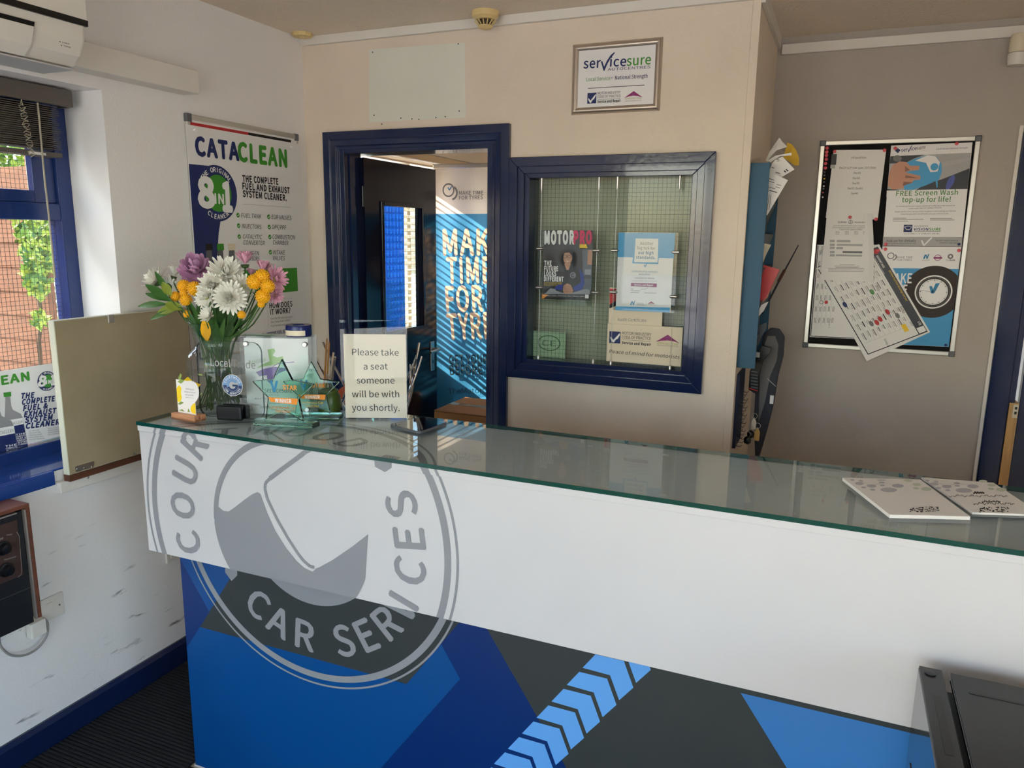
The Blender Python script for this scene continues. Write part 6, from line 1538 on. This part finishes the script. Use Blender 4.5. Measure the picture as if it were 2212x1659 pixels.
# oil list
o, pr = note('oil_list', 'white sheet listing oil qualities pinned to the notice board', 'paper', [Qa(420, 125), Qa(1008, 120), Qa(912, 905), Qa(330, 885)], YN-.0035)
for t, a, b in (('oil qualities', (615, 220), (783, 220)), ('0w20 LLP (vw spec 507/509)', (482, 335), (892, 336)), ('0w20', (640, 392), (720, 392)), ('0w30', (632, 450), (712, 450)), ('5w20', (625, 508), (705, 508)), ('5w30 (bulk)', (572, 565), (742, 566)), ('5w40', (612, 622), (690, 622))): pr.text('ink', t, Qa(*a), Qa(*b), 22/5.186)
pr.done()
# tilted price list
o, pr = note('tilted_price_list', 'crooked supplier price list hanging over the edge of the notice board', 'price list', [Qn(985, 40), Qn(1600, 1092), Qn(842, 1440), Qn(235, 330)], YN-.0045)
e0, e1, e2, e3 = Vector(Qn(985, 40)), Vector(Qn(1600, 1092)), Vector(Qn(842, 1440)), Vector(Qn(235, 330))
Lp = lambda s, t: tuple(e0+(e1-e0)*s+(e3-e0)*t)      # s down the slope, t across it
pr.poly('photo_dark', [Lp(.02, .03), Lp(.985, .03), Lp(.985, .165), Lp(.02, .165)], 0, 'print_block'); pr.stroke('ink', [Lp(.02, .975), Lp(.982, .975), Lp(.982, .03)], 1.8, 0)
pr.disc('red_ink', Lp(.06, .09), Lp(.085, .09), 1, n=18); pr.text('white_ink', 'ADVANTAGE', Lp(.10, .125), Lp(.24, .125), 4, layer=2, bold=.01); pr.text('white_ink', 'PARTS SOLUTIONS', Lp(.10, .16), Lp(.30, .16), 1.8, layer=2); pr.text('yellow_ink', 'Tell them Paul from Advantage sent you!', Lp(.28, .075), Lp(.63, .075), 4.2, layer=2, shear=.3); pr.text('white_ink', 'UB', Lp(.86, .09), Lp(.9, .09), 5, layer=2)
for i in range(9):
    t = .23+.082*i; pr.line('lightgrey_ink', Lp(.1, t-.035), Lp(.87, t-.035), .4, 0)
    for j in range(7):
        s0 = .13+.105*j+.01*random.random(); w_ = random.uniform(.045, .08)
        pr.line('grey_ink' if random.random() < .7 else 'ink', Lp(s0, t), Lp(s0+w_, t), random.uniform(.8, 2.2), 1)
        pr.line('grey_ink', Lp(s0, t+.022), Lp(s0+w_*.8, t+.022), .7, 1)
for s in (.1, .3, .5, .68, .87): pr.line('lightgrey_ink', Lp(s, .19), Lp(s, .93), .4, 0)
for s, t, m in ((.44, .9, 'navy_ink'), (.42, .45, 'dull_green'), (.7, .55, 'red_ink'), (.66, .4, 'red_ink'), (.72, .62, 'red_ink'), (.71, .7, 'grey_ink'), (.73, .3, 'grey_ink')): pr.ell(m, Lp(s, t), Lp(s+.03, t), Lp(s, t+.03), 2, 'car_badge', 16)
for t, a, b, h in (('Jeep', (.37, .365), (.435, .365), 6), ('MINI', (.66, .215), (.73, .215), 6), ('Group 1', (.60, .43), (.68, .43), 4.5), ('Group 1', (.9, .66), (.98, .66), 5), ('Sytner', (.83, .19), (.885, .19), 4)): pr.text('ink', t, Lp(*a), Lp(*b), h, layer=3)
pr.poly('yellow_ink', [Lp(.83, .26), Lp(.91, .26), Lp(.91, .33), Lp(.83, .33)], 2, 'print_block'); pr.poly('white_ink', [Lp(.915, .04), Lp(.975, .04), Lp(.975, .15), Lp(.915, .15)], 2, 'print_block')
pr.done()
# dealer offer sheet, curling at its right edge
q4 = [Qa(345, 825), Qa(848, 838), Qa(862, 1602), Qa(272, 1580)]
o = thing('offer_sheet', 'curling dealer parts offer sheet pinned over the oil list', 'paper', wy(*Qa(560, 1590), YN-.006))
k = MB(); P0 = [wy(*p, YN-.006) for p in q4]; n = 10
def osf(s, t, d=0):
    p = (P0[0]*(1-s)+P0[1]*s)*(1-t)+(P0[3]*(1-s)+P0[2]*s)*t
    return p+Vector((.004*math.sin(t*3)*s, -.002-.014*max(0, s-.72)**2*12-.004*math.sin(t*math.pi)+d, 0))
for i in range(n):
    for j in range(n):
        k.poly([osf(i/n, (j+1)/n), osf((i+1)/n, (j+1)/n), osf((i+1)/n, j/n), osf(i/n, j/n)]); k.poly([osf(i/n, j/n, .0006), osf((i+1)/n, j/n, .0006), osf((i+1)/n, (j+1)/n, .0006), osf(i/n, (j+1)/n, .0006)])
k.done('sheet', MATS['paper'], o, smooth=True)
pr = Print(o, (0, YN-.0125, 0), (1, 0, 0), (0, 0, 1), lift=.0003, step=.00015)
T = lambda m, t, a, b, h, **k: pr.text(m, t, Qa(*a), Qa(*b), h/5.186, **k)
T('ink', 'Sytner', (465, 942), (565, 943), 22); pr.disc('ink', Qa(610, 932), Qa(610, 910), 1, n=20, inner=.85); pr.stroke('ink', [Qa(610, 912), Qa(610, 932), Qa(594, 945)], .6, 1); pr.line('ink', Qa(610, 932), Qa(626, 945), .6, 1); T('grey_ink', 'Mercedes-Benz', (655, 942), (770, 944), 18)
T('grey_ink', 'Sytner Mercedes-Benz North London trade parts', (415, 978), (770, 980), 12); T('grey_ink', 'the amazing discount special offers, free delivery', (405, 998), (770, 1000), 12); T('grey_ink', 'Trade Parts Special Offers', (480, 1022), (740, 1024), 18)
for x in (440, 545, 648, 750): T('ink', '45%', (x, 1052), (x+44, 1052), 16); pr.line('grey_ink', Qa(x-2, 1064), Qa(x+46, 1065), .8, 1)
for y, x0, x1, m in ((1145, 455, 605, 'lightgrey_ink'), (1188, 455, 775, 'lightgrey_ink'), (1222, 450, 522, 'lightgrey_ink'), (1268, 520, 738, 'grey_ink'), (1305, 445, 735, 'lightgrey_ink')):
    pr.rect(m, Qa(x0, y-12), Qa(x1, y+14), 0); pr.rect('lightgrey_ink', Qa(378, y-14), Qa(430, y+12), 0)
for i, (a, b) in enumerate(((485, 655), (430, 705), (435, 700), (360, 760), (358, 765), (358, 750))): pr.line('grey_ink', Qa(a, 1408+15*i), Qa(b, 1410+15*i), .7, 1)
pr.done()
# pins
RP = 'red push pin '
for i, (q, lb, g) in enumerate((((347, 105), RP+'first from the top in the spare row on the notice board', 1), ((342, 148), RP+'second from the top in the spare row on the notice board', 1), ((339, 186), RP+'third from the top in the spare row on the notice board', 1), ((337, 230), RP+'fourth from the top in the spare row on the notice board', 1), ((329, 278), RP+'fifth from the top in the spare row on the notice board', 1), ((327, 328), RP+'last from the top in the spare row on the notice board', 1),
    ((430, 143), RP+'above the black tag by the oil list', 0), ((988, 130), RP+'at the top corner of the oil list', 0), ((602, 878), RP+'holding the curling offer sheet', 0), ((893, 900), RP+'at the bottom corner of the oil list', 0), ((1108, 108), RP+'on the logo of the screen wash poster', 0), ((1002, 1180), RP+'at the bottom corner of the screen wash poster', 0), ((998, 1235), RP+'at the top corner of the tyre poster', 0), ((918, 1250), RP+'on the badge of the crooked price list', 0))):
    pin(wy(*Qa(*q), YN-.007 if i in (8,) else YN-.0058), (0, -1, 0), 'red_pin' if 0 else 'pin_red' if 'pin_red' in MATS else mat('pin_red', (206, 70, 84), .3).name, lb, 'spare red pins' if g else None, .0068, .008)
for q, lb in ((Qb(1060, 68), RP+'at the top edge of the screen wash poster'), (Qb(1092, 1538), RP+'at the right edge of the tyre poster')): pin(wy(*q, YN-.004), (0, -1, 0), 'pin_red', lb, None, .0068, .008)
pin(wy(*Qb(1092, 1452), YN-.004), (0, -1, 0), 'navy_ink', 'dark blue push pin at the corner of the screen wash poster', None, .0055, .007); pin(wy(*Qn(1785, 1245), YN-.004), (0, -1, 0), 'navy_ink', 'dark blue push pin at the bottom of the tyre poster', None, .0055, .007)
for i, (x, y, m) in enumerate(((318, 372, 'grey_plastic'), (316, 410, 'grey_ink'), (316, 447, 'yellow_ink'), (312, 483, 'grey_plastic'), (309, 530, 'white_ink'), (306, 560, 'grey_ink'), (300, 602, 'pin_red'), (297, 653, 'white_ink'))):
    nm_ = {'grey_plastic': 'dark grey', 'grey_ink': 'grey', 'yellow_ink': 'yellow', 'white_ink': 'white', 'pin_red': 'red'}[m]
    pin(wy(*Qa(x, y), YN), (0, -1, 0), m, ('small %s map pin in the row below the red pins' if i != 3 and i != 5 and i != 7 else 'second %s map pin down the row below the red pins') % nm_, 'small map pins on the notice board', .0035, .006)
tg = thing('key_tag', 'black tag hanging from a pin on the notice board', 'tag', wy(*Qa(420, 230), YN-.005))
a, b = wy(*Qa(395, 172), YN-.0045), wy(*Qa(445, 290), YN-.0045)
MB().box((a.x, YN-.0065, b.z), (b.x, YN-.0042, a.z)).done('tag_body', MATS['black'], tg, bevel=.001)
MB().box((a.x, YN-.0062, b.z-.014), (b.x-.003, YN-.0045, b.z)).done('tag_label', MATS['lightgrey_ink'], tg)

# ================================================================ literature rack on the return wall
RY0, RY1 = 2.915, 3.36
rt, rb = wy(1638, 352, RY0), wy(1608, 795, RY0)
rk = thing('literature_rack', 'blue-sided wall rack with grey pockets on the return wall', 'rack', (XE, 3.1, rb.z))
mat('rack_blue', (38, 84, 110), .55, vary=.12, vscale=3, stretch=(4, 4, 1)); mat('rack_grey', (84, 88, 92), .5)
rz0, rz1 = rb.z, rt.z
MB().box((XE, RY0-.003, rz0), (XE+.066, RY0, rz1)).done('side_panel', MATS['rack_blue'], rk, bevel=.001)
MB().box((XE, RY1, rz0), (XE+.066, RY1+.003, rz1)).done('side_panel', MATS['rack_blue'], rk, bevel=.001)
MB().box((XE+.0005, RY0, rz0), (XE+.006, RY1, rz1)).done('back_panel', MATS['rack_grey'], rk)
MB().box((XE+.006, (RY0+RY1)/2-.002, rz0), (XE+.05, (RY0+RY1)/2+.002, rz1-.1)).done('divider', MATS['rack_grey'], rk)
for i in range(6):
    z = rz0+.012+i*.125
    MB().prism([(XE+.006, RY0, z), (XE+.026, RY0, z), (XE+.062, RY0, z+.105), (XE+.06, RY0, z+.106), (XE+.024, RY0, z+.003), (XE+.006, RY0, z+.003)], (0, RY1-RY0, 0)).done('pocket', MATS['rack_grey'], rk)
Qr = lambda x, y: (1580+x/5.722, 270+y/5.722)
Qt = lambda x, y: (1570+x/3.528, 530+y/3.528)
def leafy(name, label, cat, pts, Y, mt, Q=Qr, th=.002, lean=.05, prints=None):
    """loose sheet standing in the rack, traced outline at its own distance, leaning back"""
    q = [wy(*Q(*p), Y) for p in pts]; z0 = min(p.z for p in q)
    q = [Vector((p.x, p.y+(p.z-z0)*lean, p.z)) for p in q]
    o = thing(name, label, cat, (sum(p.x for p in q)/len(q), Y, z0))
    MB().prism(q, (0, th, 0)).done('sheet', MATS[mt], o)
    if prints:
        nrm = (q[1]-q[0]).cross(q[2]-q[0]).normalized(); B = Vector((0, lean, 1)).normalized()
        pr = Print(o, (q[0].x, q[0].y, q[0].z), (1, 0, 0), B, lift=.0006)
        pr.N = Vector((0, -1, lean)).normalized(); prints(pr); pr.done()
    return o
mat('sheet_yellow', (214, 172, 30), .5); mat('folder_red', (196, 40, 40), .4); mat('folder_pink', (206, 130, 110), .5); mat('paper_dim', (216, 210, 204), .6)
leafy('yellow_sheet', 'yellow sheet curling out of the top of the literature rack', 'paper', ((640, 400), (690, 215), (745, 235), (800, 310), (838, 410), (835, 500), (780, 500), (700, 440)), 3.22, 'sheet_yellow')
leafy('loose_paper', 'thin white papers fanned at the top of the literature rack', 'paper', ((425, 440), (470, 330), (590, 155), (615, 185), (500, 360), (440, 450)), 3.14, 'paper')
leafy('loose_paper', 'white folded papers curling over the top of the literature rack', 'paper', ((440, 450), (520, 330), (610, 185), (690, 270), (560, 310), (480, 400)), 3.10, 'paper_dim')
leafy('loose_paper', 'narrow white paper strip bent over the yellow sheet', 'paper', ((440, 445), (540, 380), (740, 340), (745, 375), (600, 385), (470, 470)), 3.06, 'paper')
leafy('receipt', 'white receipt with printed figures leaning out of the rack', 'paper', ((470, 520), (540, 430), (630, 390), (780, 548), (610, 650), (470, 600)), 3.02, 'paper', prints=lambda pr: [pr.line('ink', Qr(*a), Qr(*b), w, 1) for a, b, w in (((650, 565), (675, 585), 2.2), ((675, 548), (702, 572), 2.2), ((560, 450), (598, 440), 1), ((495, 520), (530, 535), 1), ((545, 585), (600, 600), 1.4), ((560, 430), (590, 425), 1))])
leafy('printed_form', 'white printed form sticking out below the receipt in the rack', 'paper', ((418, 570), (445, 565), (698, 680), (440, 1118), (384, 1098), (400, 800)), 2.97, 'paper', prints=lambda pr: [pr.line('ink', Qr(*a), Qr(*b), w, 1) for a, b, w in (((405, 800), (460, 815), 1.6), ((470, 808), (565, 835), 1.6), ((395, 932), (440, 945), 1.6), ((460, 660), (525, 682), 1.2), ((450, 690), (530, 715), 1), ((560, 735), (615, 750), 1), ((430, 760), (545, 790), 1), ((545, 765), (600, 780), 1), ((470, 860), (440, 1050), .8), ((490, 870), (465, 1050), .8), ((410, 960), (395, 1085), .8))])
leafy('loose_paper', 'tan leaflets tucked in the middle pocket of the rack', 'paper', ((340, 1600), (365, 1475), (420, 1465), (490, 1480), (430, 1600), (390, 1700), (338, 1700)), 3.05, 'cream')
leafy('red_folder', 'red folder standing in the lower pocket of the literature rack', 'folder', ((215, 480), (240, 290), (280, 150), (400, 185), (300, 390), (230, 470)), 3.06, 'folder_red', Qt, .006)
leafy('pink_leaflet', 'pale pink leaflet behind the red folder', 'leaflet', ((300, 300), (345, 165), (402, 188), (310, 395), (240, 470)), 3.10, 'folder_pink', Qt)
leafy('loose_paper', 'white slip poking out below the red folder', 'paper', ((208, 575), (262, 455), (318, 428), (280, 500), (225, 560)), 3.02, 'paper', Qt)
leafy('leaflet_stack', 'dark leaflets stacked in the bottom pocket of the rack', 'leaflet', ((185, 860), (200, 640), (240, 612), (300, 590), (300, 640), (230, 740), (185, 880)), 3.03, 'photo_dark', Qt, .01)
rod = thing('thin_rod', 'thin dark rod poking out of the rack at a slant', 'rod', wy(*Qt(290, 540), 3.08))
MB().tube([wy(*Qt(270, 520), 3.08), wy(*Qt(410, 250), 3.2), wy(*Qt(545, 0), 3.3)], [.004, .004, .002], 8).done('shaft', MATS['photo_dark'], rod, smooth=True); MB().tube([wy(*Qt(395, 275), 3.19), wy(*Qt(440, 190), 3.22)], .006, 8).done('grip', MATS['wood_dark'], rod)
# bagged mat, blister packs and keys below the rack
bg = thing('bagged_mat', 'rolled dark car mat in clear wrap hanging below the rack', 'car mat', wy(*Qt(240, 1500), 3.16))
q = [wy(*Qt(*p), 3.16) for p in ((215, 1660), (205, 1300), (230, 900), (280, 680), (330, 630), (400, 640), (440, 700), (430, 850), (390, 1000), (360, 1200), (310, 1400), (240, 1640))]
MB().prism(q, (0, .03, 0)).done('mat_roll', mat('mat_dark', (48, 50, 58), .7, bump=.4, bscale=120), bg, bevel=.008)
q2 = [wy(*Qt(*p), 3.152) for p in ((250, 1000), (270, 800), (310, 690), (370, 690), (395, 760), (380, 880), (330, 1000), (290, 1200), (240, 1350))]
MB().prism(q2, (0, .006, 0)).done('inner_fold', mat('mat_grey', (104, 100, 98), .6), bg, bevel=.002)
a = wy(*Qt(345, 1170), 3.15); MB().box((a.x-.008, 3.147, a.z-.02), (a.x+.006, 3.152, a.z+.014)).done('price_tag', MATS['paper'], bg)
MB().tube([wy(*Qt(310, 1015), 3.146), wy(*Qt(345, 1050), 3.146), wy(*Qt(375, 1075), 3.146)], .0015, 6).done('tie', MATS['lightgrey_ink'], bg)
bp_ = thing('blister_pack', 'black accessory pack hanging in front of the bagged mat', 'pack', wy(*Qt(200, 1130), 3.06))
q = [wy(*Qt(*p), 3.06) for p in ((165, 1100), (175, 960), (220, 850), (265, 760), (340, 780), (330, 820), (280, 880), (250, 980), (230, 1140))]
MB().prism(q, (0, .012, 0)).done('backing_card', MATS['black_plastic'], bp_, bevel=.002)
for i in range(6): p, r_ = wy(*Qt(185, 960+24*i), 3.058), wy(*Qt(235, 968+24*i), 3.058); MB().tube([p, r_], .0025, 6).done('rib', MATS['grey_plastic'], bp_)
p = wy(*Qt(235, 830), 3.058); MB().box((p.x-.006, 3.056, p.z-.012), (p.x+.008, 3.0595, p.z+.008)).done('pack_label', MATS['lightgrey_ink'], bp_)
p, r_ = wy(*Qt(170, 1090), 3.058), wy(*Qt(235, 1110), 3.058); MB().tube([p, r_], .002, 6).done('red_stripe', MATS['red_ink'], bp_)
kr = thing('key_rack', 'narrow dark blue key board with wire hooks under the literature rack', 'key rack', wy(*Qt(105, 1500), 2.96))
q0, q1 = wy(*Qt(112, 985), 2.95), wy(*Qt(92, 1550), 2.95)
MB().box((XE, 2.945, q1.z), (XE+.012, 3.12, q0.z)).done('board', mat('key_navy', (18, 30, 60), .5), kr, bevel=.001)
for i in range(7):
    z = q0.z-.09-.032*i
    for y in (2.96, 3.02, 3.08): MB().tube([(XE+.012, y, z), (XE+.03, y, z-.002), (XE+.034, y, z+.006)], .0012, 6).done('hook', MATS['wire'], kr)
mat('tag_tan', (206, 168, 96), .5)
def key(px_, Y, tagm, lb, sc=1.0):
    p = wy(*Qt(*px_), Y); o = thing('key', lb, 'key', p)
    MB().tube([p+Vector((.011*math.cos(t*.5236), 0, .011*math.sin(t*.5236))) for t in range(13)], .0011, 6, cap=False).done('ring', MATS['steel'], o, smooth=True)
    if tagm == 'fob':
        MB().lathe([(.004, -.028), (.0125, -.022), (.014, -.008), (.01, .0), (.004, .004)], p+Vector((0, 0, -.012)), 14).done('fob', MATS['black_plastic'], o, smooth=True)
    else:
        MB().prism([p+Vector((x*sc, -.001, z*sc-.012)) for x, z in ((-.004, 0), (.004, 0), (.009, -.012), (.008, -.042), (-.008, -.042), (-.009, -.012))], (0, .002, 0)).done('tag', MATS[tagm], o, bevel=.0005)
    MB().box(p+Vector((-.0025, .002, -.04)), p+Vector((.0025, .0035, -.008))).done('blade', MATS['steel'], o)
key((235, 1375), 3.04, 'tag_tan', 'key with a tan tag hanging from the key board', 1.15)
key((210, 1300), 3.03, 'cream', 'key with a cream tag hanging above the tan tag')
key((160, 1440), 3.0, 'fob', 'black car key fob hanging lowest on the key board')
key((185, 1395), 3.02, 'fob', 'black car key fob hanging beside the tan tag')
